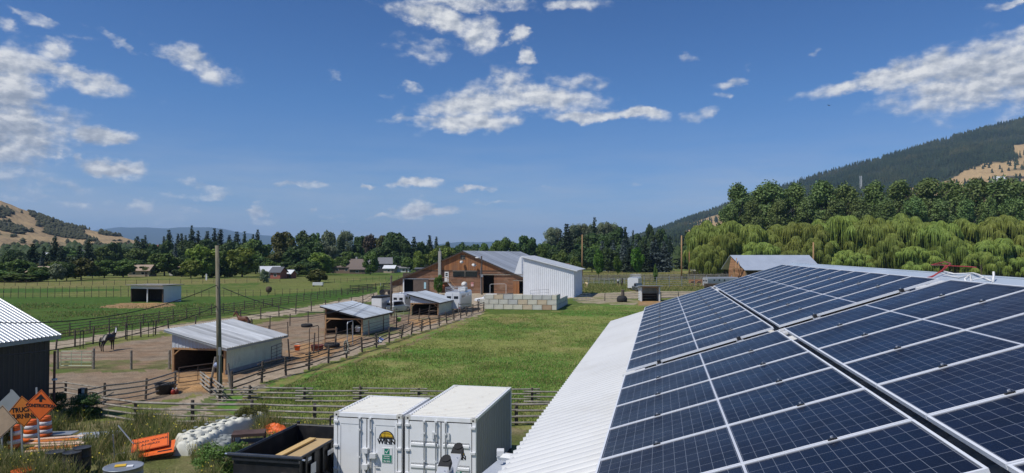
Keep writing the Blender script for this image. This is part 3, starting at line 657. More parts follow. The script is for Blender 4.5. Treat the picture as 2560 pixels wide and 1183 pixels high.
# left belt
for a in [('dec', 'dark', -60, 640, 70, 250), ('dec', 'mid', -20, 648, 60, 240), ('dec', 'dark', 25, 629, 34, 330), ('con', 'con', 82, 610, 44, 290), ('con', 'con', 110, 615, 22, 330), ('con', 'spruce', 105, 640, 18, 270), ('con', 'con', 137, 596, 34, 330),
          ('con', 'con', 154, 615, 28, 320), ('con', 'con', 222, 599, 30, 330), ('con', 'con', 199, 615, 24, 335), ('dec', 'mid', 50, 650, 66, 262), ('bush', 'silver', 142, 661, 44, 232), ('dec', 'dark', 168, 657, 44, 238), ('dec', 'olive', 204, 646, 66, 245),
          ('bush', 'mid', 52, 683, 110, 228), ('bush', 'dark', 104, 678, 60, 231), ('bush', 'mid', 0, 676, 80, 230), ('dec', 'mid', 256, 619, 54, 380), ('dec', 'mid', 262, 651, 54, 268), ('dec', 'mid', 309, 649, 62, 272), ('dec', 'dark', 232, 662, 34, 262), ('dec', 'dark', 60, 640, 40, 330), ('dec', 'dark', 10, 655, 40, 300), ('dec', 'olive', 118, 655, 44, 285), ('dec', 'dark', 180, 640, 40, 340),
          ('con', 'con', 343, 592, 30, 420), ('con', 'con', 356, 598, 30, 410), ('con', 'con', 363, 589, 20, 440), ('dec', 'mid', 347, 622, 62, 360), ('pine', 'con', 422, 576, 24, 430), ('con', 'con', 410, 592, 14, 430), ('dec', 'dark', 417, 604, 46, 400), ('dec', 'mid', 412, 634, 74, 290), ('dec', 'dark', 290, 607, 30, 430), ('dec', 'dark', 270, 612, 26, 420),
          ('pine', 'con', 479, 565, 20, 430), ('pine', 'con', 495, 577, 20, 430), ('con', 'con', 518, 579, 30, 430), ('con', 'con', 536, 572, 22, 420), ('con', 'con', 551, 575, 26, 420), ('con', 'con', 592, 580, 30, 430), ('pine', 'con', 611, 579, 18, 430), ('con', 'con', 573, 588, 24, 440), ('con', 'con', 445, 585, 18, 450), ('con', 'con', 454, 585, 18, 450), ('con', 'con', 464, 589, 18, 450),
          ('dec', 'dark', 470, 603, 62, 400), ('dec', 'dark', 522, 600, 56, 395), ('dec', 'dark', 562, 604, 60, 390), ('dec', 'dark', 440, 625, 50, 380), ('con', 'spruce', 438, 608, 18, 350), ('dec', 'light', 508, 615, 84, 268), ('bush', 'light', 478, 652, 54, 262), ('dec', 'light', 606, 621, 84, 275), ('dec', 'mid', 553, 628, 36, 280), ('bush', 'dark', 540, 660, 50, 272), ('bush', 'mid', 575, 664, 44, 274), ('dec', 'dark', 385, 612, 40, 400), ('dec', 'mid', 380, 655, 40, 300), ('bush', 'dark', 445, 668, 44, 292),
          # middle belt
          ('con', 'con', 644, 575, 22, 440), ('con', 'con', 633, 586, 18, 440), ('dec', 'mid', 645, 601, 74, 360), ('dec', 'olive', 706, 582, 66, 345), ('dec', 'dark', 748, 580, 66, 345), ('dec', 'dark', 776, 606, 66, 330), ('dec', 'dark', 735, 625, 80, 315), ('dec', 'olive', 690, 632, 60, 312), ('dec', 'mid', 790, 584, 30, 420), ('dec', 'silver', 820, 580, 44, 400), ('dec', 'silver', 815, 606, 62, 350), ('pop', 'silver', 863, 578, 34, 400), ('con', 'con', 852, 594, 26, 380),
          ('con', 'con', 760, 590, 8, 560), ('con', 'con', 768, 588, 8, 560), ('con', 'con', 777, 587, 8, 560), ('dec', 'light', 803, 633, 72, 302), ('dec', 'mid', 858, 642, 48, 330), ('bush', 'olive', 794, 674, 56, 222), ('bush', 'silver', 661, 673, 26, 222), ('dec', 'dark', 760, 655, 60, 305), ('dec', 'dark', 905, 592, 46, 420), ('dec', 'purple', 928, 588, 46, 415), ('dec', 'olive', 955, 590, 36, 415), ('dec', 'dark', 986, 583, 64, 390), ('dec', 'dark', 1010, 598, 46, 385), ('dec', 'dark', 965, 615, 60, 380), ('dec', 'dark', 890, 612, 44, 400),
          ('con', 'con', 1035, 593, 26, 385), ('dec', 'dark', 1053, 606, 34, 390), ('con', 'fir', 1074, 589, 24, 430), ('con', 'con', 1091, 592, 18, 430), ('dec', 'dark', 1116, 606, 22, 470), ('dec', 'dark', 1154, 608, 38, 430), ('dec', 'light', 1050, 629, 34, 335), ('dec', 'light', 1082, 624, 46, 340), ('dec', 'light', 1118, 620, 56, 345), ('dec', 'mid', 926, 631, 40, 305), ('dec', 'dark', 1000, 640, 50, 360), ('dec', 'dark', 940, 622, 50, 390), ('bush', 'mid', 1020, 644, 34, 350),
          ('dec', 'dark', 1185, 612, 40, 480), ('dec', 'mid', 1212, 609, 30, 430), ('dec', 'mid', 1243, 602, 44, 410), ('dec', 'mid', 1275, 596, 56, 400), ('dec', 'dark', 1318, 591, 58, 380), ('dec', 'mid', 1352, 614, 40, 260), ('dec', 'mid', 1400, 626, 44, 235), ('bush', 'mid', 1436, 643, 40, 228),
          # grove behind the white building
          ('pop', 'silver', 1377, 570, 34, 440), ('pop', 'silver', 1394, 571, 30, 450), ('con', 'con', 1417, 561, 44, 390), ('pop', 'silver', 1433, 563, 34, 450), ('pop', 'silver', 1449, 562, 34, 455), ('pop', 'silver', 1462, 561, 30, 455), ('pop', 'silver', 1474, 563, 30, 455), ('pine', 'con', 1486, 544, 22, 430), ('pop', 'silver', 1503, 558, 34, 450), ('pop', 'silver', 1521, 557, 36, 450), ('pop', 'silver', 1536, 560, 32, 450), ('dec', 'dark', 1545, 570, 36, 430), ('con', 'con', 1563, 568, 26, 430),
          ('dec', 'dark', 1490, 585, 70, 420), ('dec', 'dark', 1530, 582, 60, 415), ('dec', 'dark', 1465, 592, 60, 415), ('con', 'spruce', 1506, 604, 24, 370), ('con', 'spruce', 1533, 602, 24, 365), ('con', 'spruce', 1559, 598, 26, 365), ('con', 'spruce', 1590, 600, 24, 365), ('con', 'spruce', 1636, 593, 34, 350), ('con', 'spruce', 1661, 604, 28, 350), ('dec', 'dark', 1480, 622, 50, 345), ('dec', 'dark', 1520, 620, 50, 345), ('con', 'con', 1575, 618, 34, 345), ('con', 'con', 1612, 610, 34, 345), ('dec', 'dark', 1440, 625, 40, 340), ('dec', 'dark', 1376, 622, 46, 380), ('dec', 'dark', 1405, 605, 40, 400),
          ('dec', 'dark', 1622, 563, 32, 560), ('dec', 'dark', 1652, 574, 34, 520), ('con', 'con', 1583, 576, 14, 560), ('dec', 'dark', 1600, 586, 40, 520), ('con', 'con', 1675, 590, 22, 500), ('dec', 'dark', 1640, 582, 40, 480), ('con', 'con', 1718, 580, 36, 420), ('dec', 'dark', 1718, 615, 40, 400), ('dec', 'mid', 1745, 620, 36, 330), ('young', 'bright', 1496, 624, 28, 236), ('young', 'bright', 1544, 640, 22, 250), ('young', 'bright', 1592, 620, 36, 232), ('bush', 'mid', 1638, 661, 12, 228)]:
    T(*a)
# lower growth that closes the belt down to the field
for px, top, w, d, lf in [(8, 668, 60, 252, 'mid'), (75, 662, 60, 262, 'dark'), (95, 668, 50, 250, 'mid'), (128, 664, 50, 262, 'dark'), (150, 655, 60, 285, 'mid'), (190, 664, 50, 258, 'dark'), (230, 655, 54, 290, 'mid'), (285, 655, 56, 292, 'dark'), (335, 650, 60, 310, 'dark'), (372, 664, 44, 285, 'mid'), (395, 650, 56, 330, 'dark'), (430, 650, 56, 340, 'dark'), (455, 672, 44, 280, 'dark'), (465, 640, 50, 350, 'dark'), (532, 645, 60, 310, 'mid'), (575, 640, 56, 330, 'dark'), (640, 635, 60, 320, 'mid'), (655, 645, 60, 300, 'dark'), (680, 655, 56, 285, 'mid'), (715, 655, 60, 288, 'dark'), (745, 662, 60, 282, 'mid'), (775, 655, 56, 296, 'dark'), (835, 650, 50, 330, 'dark'), (875, 630, 60, 380, 'mid'), (915, 630, 60, 400, 'dark'), (955, 640, 60, 390, 'dark'), (990, 625, 60, 400, 'mid'), (1030, 630, 56, 400, 'dark'), (1065, 615, 50, 420, 'dark'), (1100, 615, 60, 420, 'mid'), (1140, 620, 50, 420, 'dark'), (1175, 622, 50, 430, 'mid'), (1240, 618, 60, 440, 'dark'), (1300, 612, 60, 420, 'mid'), (1340, 622, 50, 400, 'dark'), (1365, 610, 50, 420, 'mid'), (1390, 630, 50, 380, 'dark'), (1425, 620, 56, 390, 'dark'), (1455, 612, 60, 395, 'dark'), (1500, 612, 60, 400, 'mid'), (1545, 612, 60, 400, 'dark'), (1590, 615, 50, 400, 'dark'), (1625, 612, 50, 410, 'dark'), (40, 625, 60, 420, 'dark'), (170, 620, 60, 430, 'dark'), (205, 628, 60, 420, 'mid'), (310, 620, 60, 440, 'dark'), (380, 612, 60, 440, 'dark'), (500, 612, 70, 430, 'dark'), (590, 610, 70, 420, 'dark'), (620, 612, 60, 400, 'mid')]:
    T('dec', lf, px, top, w, d)
# willows and cottonwoods on the right
for px, top, w, d in [(1772, 552, 100, 292), (1850, 545, 118, 284), (1935, 556, 120, 296), (2010, 548, 110, 284), (2092, 532, 130, 290), (2175, 538, 120, 282), (2262, 534, 125, 292), (2345, 545, 115, 284), (2425, 540, 120, 290), (2510, 532, 130, 286), (2600, 540, 130, 284), (2690, 540, 130, 290),
                      (1812, 575, 76, 274), (1900, 600, 92, 270), (2045, 588, 64, 272), (2128, 622, 84, 266), (2215, 580, 70, 274), (2290, 612, 96, 266), (2372, 580, 64, 276), (2452, 625, 70, 264), (2490, 590, 100, 270), (2590, 618, 84, 266), (1975, 622, 56, 264), (1765, 610, 60, 270), (2165, 640, 44, 262), (2335, 642, 50, 262), (2545, 640, 50, 262)]:
    T('wil', 'willow', px, top, w, d)
for px, top, w, d in [(1846, 461, 62, 345), (1918, 456, 80, 350), (1988, 461, 66, 352), (2056, 454, 76, 348), (2118, 462, 66, 352), (2184, 457, 70, 350), (2250, 454, 76, 352), (2320, 449, 84, 348), (2386, 453, 74, 352), (2444, 449, 80, 350), (2504, 446, 84, 348), (2566, 455, 80, 352), (2640, 460, 80, 350), (1880, 500, 50, 335), (1950, 500, 54, 335), (2022, 495, 54, 336), (2090, 500, 54, 336), (2150, 498, 54, 336), (2216, 500, 54, 336), (2284, 495, 54, 336), (2352, 500, 54, 336), (2414, 500, 50, 336), (2472, 496, 54, 336), (2536, 498, 54, 336), (1822, 515, 44, 334), (2590, 500, 54, 336), (2700, 462, 80, 350)]:
    T('pop', 'poplar', px, top, w, d)
CNT = {}
rows = sorted(range(len(BELT)), key=lambda i: BELT[i][2])
lab = {}
for i in rows:
    kind, leaf, px, top, w, d, asp = BELT[i]
    mk = min(MARKS, key=lambda m: abs(m[0] - px))[1]
    base = LOOK[(kind, leaf)]
    size = ('large ' if w > 70 else 'small ' if w < 20 else '')
    lab[i] = (size + base, mk, 'in the back row ' if (kind == 'pop' and leaf == 'poplar' and d < 340) else '')
seen = {}
for i in rows: seen.setdefault((lab[i][0], lab[i][1]), []).append(i)
for key, ids in seen.items():
    for n, i in enumerate(ids):
        if len(ids) == 1: s = f'{key[0]} {key[1]}'
        elif len(ids) == 2:
            hi = min(ids, key=lambda q: BELT[q][3])
            s = f"{key[0]} {key[1]}, the {'taller' if i == hi else 'lower'} of two"
        else: s = f'{key[0]} {key[1]}, {ORD[n]} from left'
        kind, leaf, px, top, w, d, asp = BELT[i]
        grp = {'wil': 'weeping willows in the grove on the right', 'pop': 'tall poplars and cottonwoods behind'}.get(kind) or ('young trees in the right field' if kind == 'young' else 'conifers in the tree belt' if kind in ('con', 'pine') else 'bushes at the field edge' if kind == 'bush' else 'broad trees in the tree belt')
        tree(kind, leaf, px, top, w, d, s, grp, NAME[kind], asp, 'bush' if kind == 'bush' else 'tree')

# ------------------------------------------------------------------ woods on the hills (nobody could count them)
def scatter_cones(name, xs, ys, hs, ws, matk, rng, label, dome=False):
    n = len(xs); zs = terrain(xs, ys)
    k = 5 if not dome else 6; tiers = [(0.0, .5, 1), (.32, .38, 1), (.62, .22, 1)] if not dome else [(0.0, .5, 1), (.22, .56, 1), (.5, .44, 1)]
    vs = []; fs = []; off = 0
    a0 = rng.uniform(0, 6.28, n)
    for z0, r, _ in tiers:
        ring = []
        for j in range(k):
            a = a0 + 2 * math.pi * j / k
            rj = r * ws * rng.uniform(.7, 1.25, n)
            ring.append(np.stack([xs + np.cos(a) * rj, ys + np.sin(a) * rj, zs + hs * (z0 + .05 + rng.uniform(-.05, .05, n))], 1))
        tip = np.stack([xs, ys, zs + hs * min(1.0, z0 + .52)], 1)
        allv = np.stack(ring + [tip], 1)            # n, k+1, 3
        base = np.arange(n)[:, None] * (k + 1) + off
        for j in range(k):
            fs.append(np.concatenate([base + j, base + (j + 1) % k, base + k], 1))
        vs.append(allv.reshape(-1, 3)); off += n * (k + 1)
    me = np_mesh(name, np.concatenate(vs), np.concatenate(fs), [LEAF[matk]])
    return tag(link(name, me), label, 'forest', kind='stuff')
rng = np.random.default_rng(5)
n = 90000
tx = rng.uniform(1480, 3300, n); ty = np.sqrt(rng.uniform(700 ** 2, 2850 ** 2, n)); xx = (tx - 1280) / F_PX * ty
zz = terrain(xx, ty); ppx, ppy = to_px(xx, ty, zz)
u_ = fbm(xx / 330, ty / 330, 5, 61) - .5; cl = fbm(xx / 70, ty / 70, 3, 65)
gd = ((u_ > -.26) & inpoly(ppx + u_ * 160, ppy + u_ * 90, POLY_GOLD)) | inpoly(ppx + u_ * 60, ppy + u_ * 40, POLY_GOLD2)
lowz = (ty < 1350)
thin = np.clip((fbm(xx / 150, ty / 240, 4, 99) - .30) * 4, .25, 1)
keep = (zz > 6) & (rng.random(n) < thin * np.where(gd, np.where(cl > .60, .12, .005), np.where(lowz, np.where(cl > .52, .35, .03), .72)))
keep &= (ppx < 3000)
xx, ty = xx[keep], ty[keep]; m_ = len(xx)
scatter_cones('hillside_forest', xx, ty, rng.uniform(8, 20, m_), rng.uniform(5, 10, m_), 'forest', rng, 'dark conifer forest covering the mountain on the right')
# brush on the golden hill: darker bands that follow the gullies
n = 60000
tx = rng.uniform(-500, 440, n); ty = rng.uniform(600, 1350, n); xx = (tx - 1280) / F_PX * ty
zz = terrain(xx, ty); ppx, ppy = to_px(xx, ty, zz)
BR = [[(70, 528), (110, 540), (150, 553), (200, 572), (215, 588), (190, 598), (150, 590), (110, 570), (85, 548)], [(105, 578), (150, 586), (200, 592), (240, 602), (225, 607), (180, 599), (120, 590)], [(-200, 510), (0, 518), (28, 528), (30, 538), (0, 540), (-200, 530)], [(-200, 555), (0, 558), (45, 568), (70, 580), (40, 582), (0, 572), (-200, 568)], [(255, 575), (300, 590), (290, 594), (250, 582)], [(200, 618), (260, 620), (330, 626), (320, 634), (200, 630)]]
cl = fbm(xx / 30, ty / 60, 4, 85)
inb = np.zeros(n, bool)
jx = (fbm(xx / 25, ty / 25, 3, 87) - .5) * 36; jy = (fbm(xx / 25, ty / 25, 3, 89) - .5) * 22
for b_ in BR: inb |= inpoly(ppx + jx, ppy + jy, b_)
keep = (zz > 3) & (rng.random(n) < np.where(inb, .26, np.where(cl > .70, .04, .002)))
xx, ty = xx[keep], ty[keep]; m_ = len(xx)
scatter_cones('hillside_brush', xx, ty, rng.uniform(2.0, 7.5, m_), rng.uniform(3.5, 9, m_), 'brush', rng, 'dark brush in the gullies of the golden hill on the left', True)
# low far woods that close the valley floor
n = 5200
tx = rng.uniform(-500, 1720, n); ty = rng.uniform(480, 1500, n); xx = (tx - 1280) / F_PX * ty
zz = terrain(xx, ty); keep = (zz < 14) & (fbm(xx / 90, ty / 90, 3, 95) > .44)
xx, ty = xx[keep], ty[keep]; m_ = len(xx)
scatter_cones('valley_woods', xx, ty, rng.uniform(5, 12, m_), rng.uniform(7, 13, m_), 'dark', rng, 'far low woods along the valley floor', True)
# ------------------------------------------------------------------ materials of the farm
def rotz(a): return Matrix.Rotation(a, 3, 'Z')
def planks(name, c1, c2, vertical=False, w=0.2, length=3.0, rough=.85, fade=None):
    """weathered boards: a tone per board, dark joints and long grain (object coordinates: x along the wall, z up)"""
    m, nt, b = nmat(name)
    t = nd(nt, 'ShaderNodeTexCoord').outputs['Object']; s = nd(nt, 'ShaderNodeSeparateXYZ'); nt.links.new(t, s.inputs[0])
    u, v = (s.outputs[2], s.outputs[0]) if vertical else (s.outputs[0], s.outputs[2])
    cv = nd(nt, 'ShaderNodeCombineXYZ')
    xy = math_(nt, 'ADD', s.outputs[1], u)
    nt.links.new(u if vertical else xy, cv.inputs[0]); nt.links.new(v if not vertical else math_(nt, 'ADD', v, s.outputs[1]), cv.inputs[1])
    br = nd(nt, 'ShaderNodeTexBrick'); nt.links.new(cv.outputs[0], br.inputs['Vector'])
    br.inputs['Scale'].default_value = 1.0; br.inputs['Brick Width'].default_value = length; br.inputs['Row Height'].default_value = w; br.inputs['Mortar Size'].default_value = 0.012; br.inputs['Mortar Smooth'].default_value = 0.1
    br.inputs['Color1'].default_value = c4(c1); br.inputs['Color2'].default_value = c4(c2); br.inputs['Mortar'].default_value = c4(tuple(x * .25 for x in c1)); br.offset = 0.37
    mp = nd(nt, 'ShaderNodeMapping'); mp.inputs['Scale'].default_value = (0.5, 14, 1); nt.links.new(cv.outputs[0], mp.inputs[0])
    g = noise(nt, mp.outputs[0], 2.0, 5, .7)
    col = mix(nt, 1.0, br.outputs['Color'], ramp(nt, g, [(0.25, 0.55), (0.75, 1.45)]), 'MULTIPLY')
    if fade:
        n2 = noise(nt, t, 0.35, 5, .65)
        col = mix(nt, math_(nt, 'MULTIPLY', ramp(nt, n2, [(0.48, 0.0), (0.68, 1.0)]), .6), col, fade)
    nt.links.new(col, b.inputs['Base Color']); b.inputs['Roughness'].default_value = rough; b.inputs['Specular IOR Level'].default_value = .2
    bn = nd(nt, 'ShaderNodeBump'); bn.inputs['Strength'].default_value = .6; bn.inputs['Distance'].default_value = .02
    nt.links.new(math_(nt, 'MULTIPLY_ADD', g, .3, math_(nt, 'SUBTRACT', 1.0, br.outputs['Fac'])), bn.inputs['Height']); nt.links.new(bn.outputs[0], b.inputs['Normal'])
    return m
m_wood = M('weathered_pole_wood', (0.20, 0.175, 0.145), .9, var=.35, scale=3, bump=.4, stretch=(5, 5, 1.2), c2=(0.27, 0.24, 0.20))
m_post = M('dark_post_wood', (0.105, 0.085, 0.068), .9, var=.35, scale=3, bump=.4, stretch=(5, 5, 1.2))
m_rail = M('grey_rail_wood', (0.235, 0.215, 0.180), .9, var=.3, scale=2.5, bump=.4, c2=(0.30, 0.275, 0.235))
m_pipe = M('rusty_pipe', (0.115, 0.080, 0.060), .7, var=.3, scale=6)
m_steel = M('galvanised_pipe', (0.46, 0.48, 0.50), .45, .55, var=.15, scale=5)
m_tubegr = M('pale_green_gate_tube', (0.50, 0.58, 0.40), .5, var=.1)
m_galv = M('galvanised_sheet', (0.40, 0.43, 0.47), .42, .2, var=.14, scale=.8, stretch=(1, 1, 1), c2=(0.48, 0.51, 0.55))
m_galv2 = M('galvanised_sheet_bright', (0.50, 0.53, 0.56), .38, .20, var=.12, scale=1.2)
def sheetmetal(name, c, rough=.4, metal=.2, sheet=.9, lo=.72, hi=1.18, axis=1):
    m, nt, b = nmat(name); t = nd(nt, 'ShaderNodeTexCoord').outputs['Object']; s = nd(nt, 'ShaderNodeSeparateXYZ'); nt.links.new(t, s.inputs[0])
    k = nd(nt, 'ShaderNodeCombineXYZ'); nt.links.new(math_(nt, 'FLOOR', math_(nt, 'DIVIDE', s.outputs[axis], sheet)), k.inputs[0])
    w_ = nd(nt, 'ShaderNodeTexWhiteNoise'); nt.links.new(k.outputs[0], w_.inputs['Vector'])
    mp = nd(nt, 'ShaderNodeMapping'); mp.inputs['Scale'].default_value = (.25, 2.2, .25) if axis == 1 else (2.2, .25, .25); nt.links.new(t, mp.inputs[0])
    n_ = noise(nt, mp.outputs[0], 1.6, 5, .65)
    f = math_(nt, 'MULTIPLY', math_(nt, 'MULTIPLY_ADD', w_.outputs['Value'], hi - lo, lo), ramp(nt, n_, [(.3, .78), (.7, 1.18)]))  # bands of tone put metallic reflection and rib contrast into the roof colour
    col = mix(nt, 1.0, c, f, 'MULTIPLY'); n2 = noise(nt, t, .9, 6, .7)
    col = mix(nt, math_(nt, 'MULTIPLY', ramp(nt, n2, [(.58, 0.0), (.72, 1.0)]), .3), col, (c[0] * .6, c[1] * .5, c[2] * .4))
    nt.links.new(col, b.inputs['Base Color']); b.inputs['Metallic'].default_value = metal; nt.links.new(ramp(nt, n_, [(.2, rough - .1), (.8, rough + .12)]), b.inputs['Roughness']); return m
m_sroof = sheetmetal('shed_roof_sheets', (0.56, 0.58, 0.60), .40, .10, .62, .55, 1.15)
m_sroof2 = sheetmetal('shed_roof_sheets_blue', (0.43, 0.475, 0.53), .42, .10, .8)
m_broof = sheetmetal('barn_roof_sheets', (0.36, 0.39, 0.435), .45, .1, 1.8)
m_cladg = M('sage_green_cladding', (0.66, 0.70, 0.52), .55, var=.10, scale=1.0, dirt=(.24, .20, .15), dscale=.9, damt=.35)
m_cladw = M('white_cladding', (0.80, 0.82, 0.845), .45, var=.05, scale=.6, dirt=(.50, .48, .44), dscale=.5, damt=.25)
m_cladb = M('blue_grey_cladding', (0.50, 0.535, 0.58), .5, var=.08, scale=1)
m_white = M('white_paint', (0.72, 0.72, 0.71), .45, var=.04, scale=1.5, dirt=(.55, .50, .43), dscale=1.2, damt=.25)
m_black = M('black_paint', (0.018, 0.018, 0.020), .5, var=.3, scale=4)
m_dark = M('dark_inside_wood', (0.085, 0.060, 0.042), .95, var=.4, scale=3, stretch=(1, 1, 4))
m_pine = M('raw_pine_frame', (0.40, 0.235, 0.115), .8, var=.25, scale=4, stretch=(6, 6, 1))
m_glass = M('dark_glass', (0.02, 0.024, 0.028), .08, var=.1, spec=.6)
m_rubber = M('rubber', (0.022, 0.022, 0.023), .8, var=.25, scale=6, bump=.2)
m_barnv = planks('barn_boards_vertical', (0.40, 0.18, 0.075), (0.24, 0.105, 0.05), True, .24, 5.0, fade=(.24, .15, .10))
m_barnh = planks('barn_boards_level', (0.30, 0.155, 0.09), (0.165, 0.092, 0.058), False, .26, 4.0, fade=(.32, .23, .165))
m_barnp = planks('barn_boards_pale', (0.42, 0.33, 0.225), (0.33, 0.245, 0.16), False, .26, 4.0)
m_brown = M('brown_door_paint', (0.125, 0.092, 0.075), .6, var=.12, scale=1.5)
m_conc = M('chimney_concrete', (0.36, 0.35, 0.32), .9, var=.2, scale=3, bump=.3)
m_tin = M('dull_tin', (0.36, 0.38, 0.40), .45, .5, var=.15, scale=1.5)
m_red = M('red_paint', (0.42, 0.05, 0.035), .5, var=.15)
m_orange = M('orange_plastic', (0.85, 0.17, 0.035), .5, var=.1)
m_blue = M('blue_plastic', (0.07, 0.13, 0.48), .45, var=.1)
m_tub = M('black_tub_plastic', (0.03, 0.031, 0.033), .55, var=.2, scale=5)
m_maroon = M('maroon_rubber', (0.15, 0.035, 0.03), .6, var=.2)

def corr(y0, y1, period, amp, xa, za, xb, zb, n=4, th=0.0):
    """ribbed sheet: ribs run from (xa, za) to (xb, zb); the profile repeats along y"""
    pr = [(0, 0), (.30, 0), (.40, amp), (.60, amp), (.70, 0)]
    ys = []; y = y0
    while y < y1 - 1e-6:
        for f, h in pr:
            if y + f * period <= y1: ys.append((y + f * period, h))
        y += period
    ys.append((y1, 0))
    vs = []; fs = []
    for yy, h in ys: vs += [(xa, yy, za + h), (xb, yy, zb + h)]
    for i in range(len(ys) - 1): fs.append((2 * i, 2 * i + 1, 2 * i + 3, 2 * i + 2))
    return vs, fs

def clad(mb, a, b, h0a, h1a, h0b, h1b, period=.3, amp=.03, nrm=(0, -1, 0)):
    """upright ribbed wall from ground point a to b (local xy), lower and upper heights at both ends"""
    a = Vector((a[0], a[1], 0)); b = Vector((b[0], b[1], 0)); L = (b - a).length; d = (b - a) / L; nv = Vector(nrm)
    vs = []; fs = []; s = 0.0; st = []
    while s < L - 1e-6:
        for f, h in ((0, 0), (.55, 0), (.66, amp), (.84, amp), (.95, 0)):
            if s + f * period < L: st.append((s + f * period, h))
        s += period
    st.append((L, 0))
    for s, h in st:
        t = s / L; p = a + d * s + nv * h
        vs += [(p.x, p.y, h0a + (h0b - h0a) * t), (p.x, p.y, h1a + (h1b - h1a) * t)]
    for i in range(len(st) - 1): fs.append((2 * i, 2 * i + 2, 2 * i + 3, 2 * i + 1))
    mb.add(vs, fs)

def shed(label, px, py, w, L, hl, hh, bright, front_panel, group):
    g = G(px, py); t = thing('animal_shed', label, 'shed', g, -AZ, group)
    mb = MB(); v, f = corr(-.45, L + .35, .30, .07, -w - .42, hh + .10 * (hh - hl) / w * 4, .40, hl - (hh - hl) / w * .4 + .04); mb.add(v, f)
    mb.build('roof', m_sroof if bright else m_sroof2, t, fix=False)
    mb = MB(); sl_ = (hh - hl) / w
    for y in (-.42, L + .32):
        mb.prism([(-w - .42, y, hh + .42 * sl_ - .16), (.40, y, hl - .4 * sl_ - .16), (.40, y, hl - .4 * sl_ - .01), (-w - .42, y, hh + .42 * sl_ - .01)], (0, .04, 0))
    mb.box((.39, L / 2 - .05, hl - .4 * sl_ - .07), (.03, L + .7, .14)); mb.build('fascia', m_black if not bright else m_tin, t)
    mb = MB(); clad(mb, (0, 0), (0, L), .12, hl, .12, hl, .28, .025, (1, 0, 0)); mb.add([(-.03, 0, .1), (-.03, L, .1), (-.03, L, hl), (-.03, 0, hl)], [(0, 1, 2, 3)]); mb.build('side_wall', m_cladg, t, fix=False)
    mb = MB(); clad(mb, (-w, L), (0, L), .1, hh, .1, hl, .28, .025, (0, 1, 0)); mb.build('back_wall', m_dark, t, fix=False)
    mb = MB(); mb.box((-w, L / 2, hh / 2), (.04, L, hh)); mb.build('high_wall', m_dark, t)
    if front_panel:
        mb = MB(); clad(mb, (-w, -.02), (-.1, -.02), hl - .18, hh - .02, hl - .18, hl + .02, .3, .025, (0, -1, 0)); mb.build('front_panel', m_cladb, t, fix=False)
    for x in (-w + .08, -.07):
        mb = MB(); mb.box((x, .06, (hh if x < -1 else hl) / 2), (.15, .15, hh if x < -1 else hl)); mb.build('corner_post', m_pine, t)
    mb = MB(); mb.box((-w / 2, .0, hl - .22), (w - .2, .07, .16)); mb.tube((-.12, .02, hl - .75), (-.75, .02, hl - .25), .05, n=4); mb.tube((-w + .12, .02, hl - .75), (-w + .75, .02, hl - .25), .05, n=4); mb.build('header_beam', m_pine, t)
    mb = MB(); mb.box((.03, L / 2, .16), (.05, L, .3)); mb.build('kick_board', m_tin, t)
    return t
SG = 'open fronted sheds in the paddocks'
shed('nearest paddock shed, bright ribbed roof and sage green side wall', 563, 937, 4.55, 8.1, 2.08, 3.20, True, True, SG)
shed('middle paddock shed with blue grey roof and no front panel', 906, 840, 4.5, 8.0, 2.05, 3.15, False, False, SG)
shed('farthest paddock shed, small grey roof, in front of the barn', 1096, 790, 4.3, 8.0, 2.0, 3.1, False, True, SG)
# field shed, far left
g = G(408, 757); t = thing('field_shelter', 'white field shelter with two dark open bays on the left meadow', 'shed', g, -.28)
W_, D_, h_ = 7.4, 4.6, 3.0
mb = MB(); mb.box((-W_ / 2, D_ / 2 - .25, h_ + .22), (W_ + .9, D_ + 1.2, .10)); mb.build('roof', M('old_roof_sheet', (.24, .225, .20), .8, var=.3), t)
mb = MB(); clad(mb, (0, 0), (0, D_), 0, h_ + .16, 0, h_ - .05, .3, .02, (1, 0, 0)); mb.build('side_wall', m_white, t, fix=False)
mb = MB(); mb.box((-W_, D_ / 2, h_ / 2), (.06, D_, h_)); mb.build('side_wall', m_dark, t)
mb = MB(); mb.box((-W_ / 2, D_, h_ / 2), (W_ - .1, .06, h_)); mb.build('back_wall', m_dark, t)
mb = MB(); mb.box((-W_ / 2, -.02, h_ - .12), (W_, .08, .72)); mb.build('front_beam', m_white, t)
for x, mt in ((-W_ / 2 + .1, m_white), (-W_ + .1, m_dark), (-.1, m_dark)):
    mb = MB(); mb.box((x, .02, (h_ - .48) / 2), (.2, .16, h_ - .48)); mb.build('post', mt, t)
# small shelter at the right
g = G(1602, 753.5); t = thing('animal_shelter', 'small open shelter with white posts and dark inside beside the panels', 'shed', g, -.02)
W_, D_, h_ = 3.65, 3.0, 2.75
mb = MB(); mb.prism([(-.5, -.7, h_ + .18), (-.5, D_ + .3, h_ - .25), (-.5, D_ + .3, h_ - .15), (-.5, -.7, h_ + .30)], (W_ + .95, 0, 0)); mb.build('roof', m_galv, t)
for x in (0.1, W_ - .1):
    mb = MB(); mb.box((x, 0, h_ / 2), (.26, .2, h_)); mb.build('post', m_white, t)
mb = MB(); mb.box((W_ / 2, -.02, h_ - .02), (W_ + .1, .1, .22)); mb.tube((.2, 0, h_ - .8), (.8, 0, h_ - .12), .05, n=4); mb.tube((W_ - .2, 0, h_ - .8), (W_ - .8, 0, h_ - .12), .05, n=4); mb.build('beam', m_pine, t)
mb = MB(); clad(mb, (0, D_), (W_, D_), 1.4, h_, 1.4, h_, .3, .02, (0, -1, 0)); mb.build('upper_back_panel', m_tin, t, fix=False)
mb = MB(); mb.box((W_ / 2, D_ + .05, .7), (W_, .06, 1.4)); mb.build('back_wall', m_dark, t)
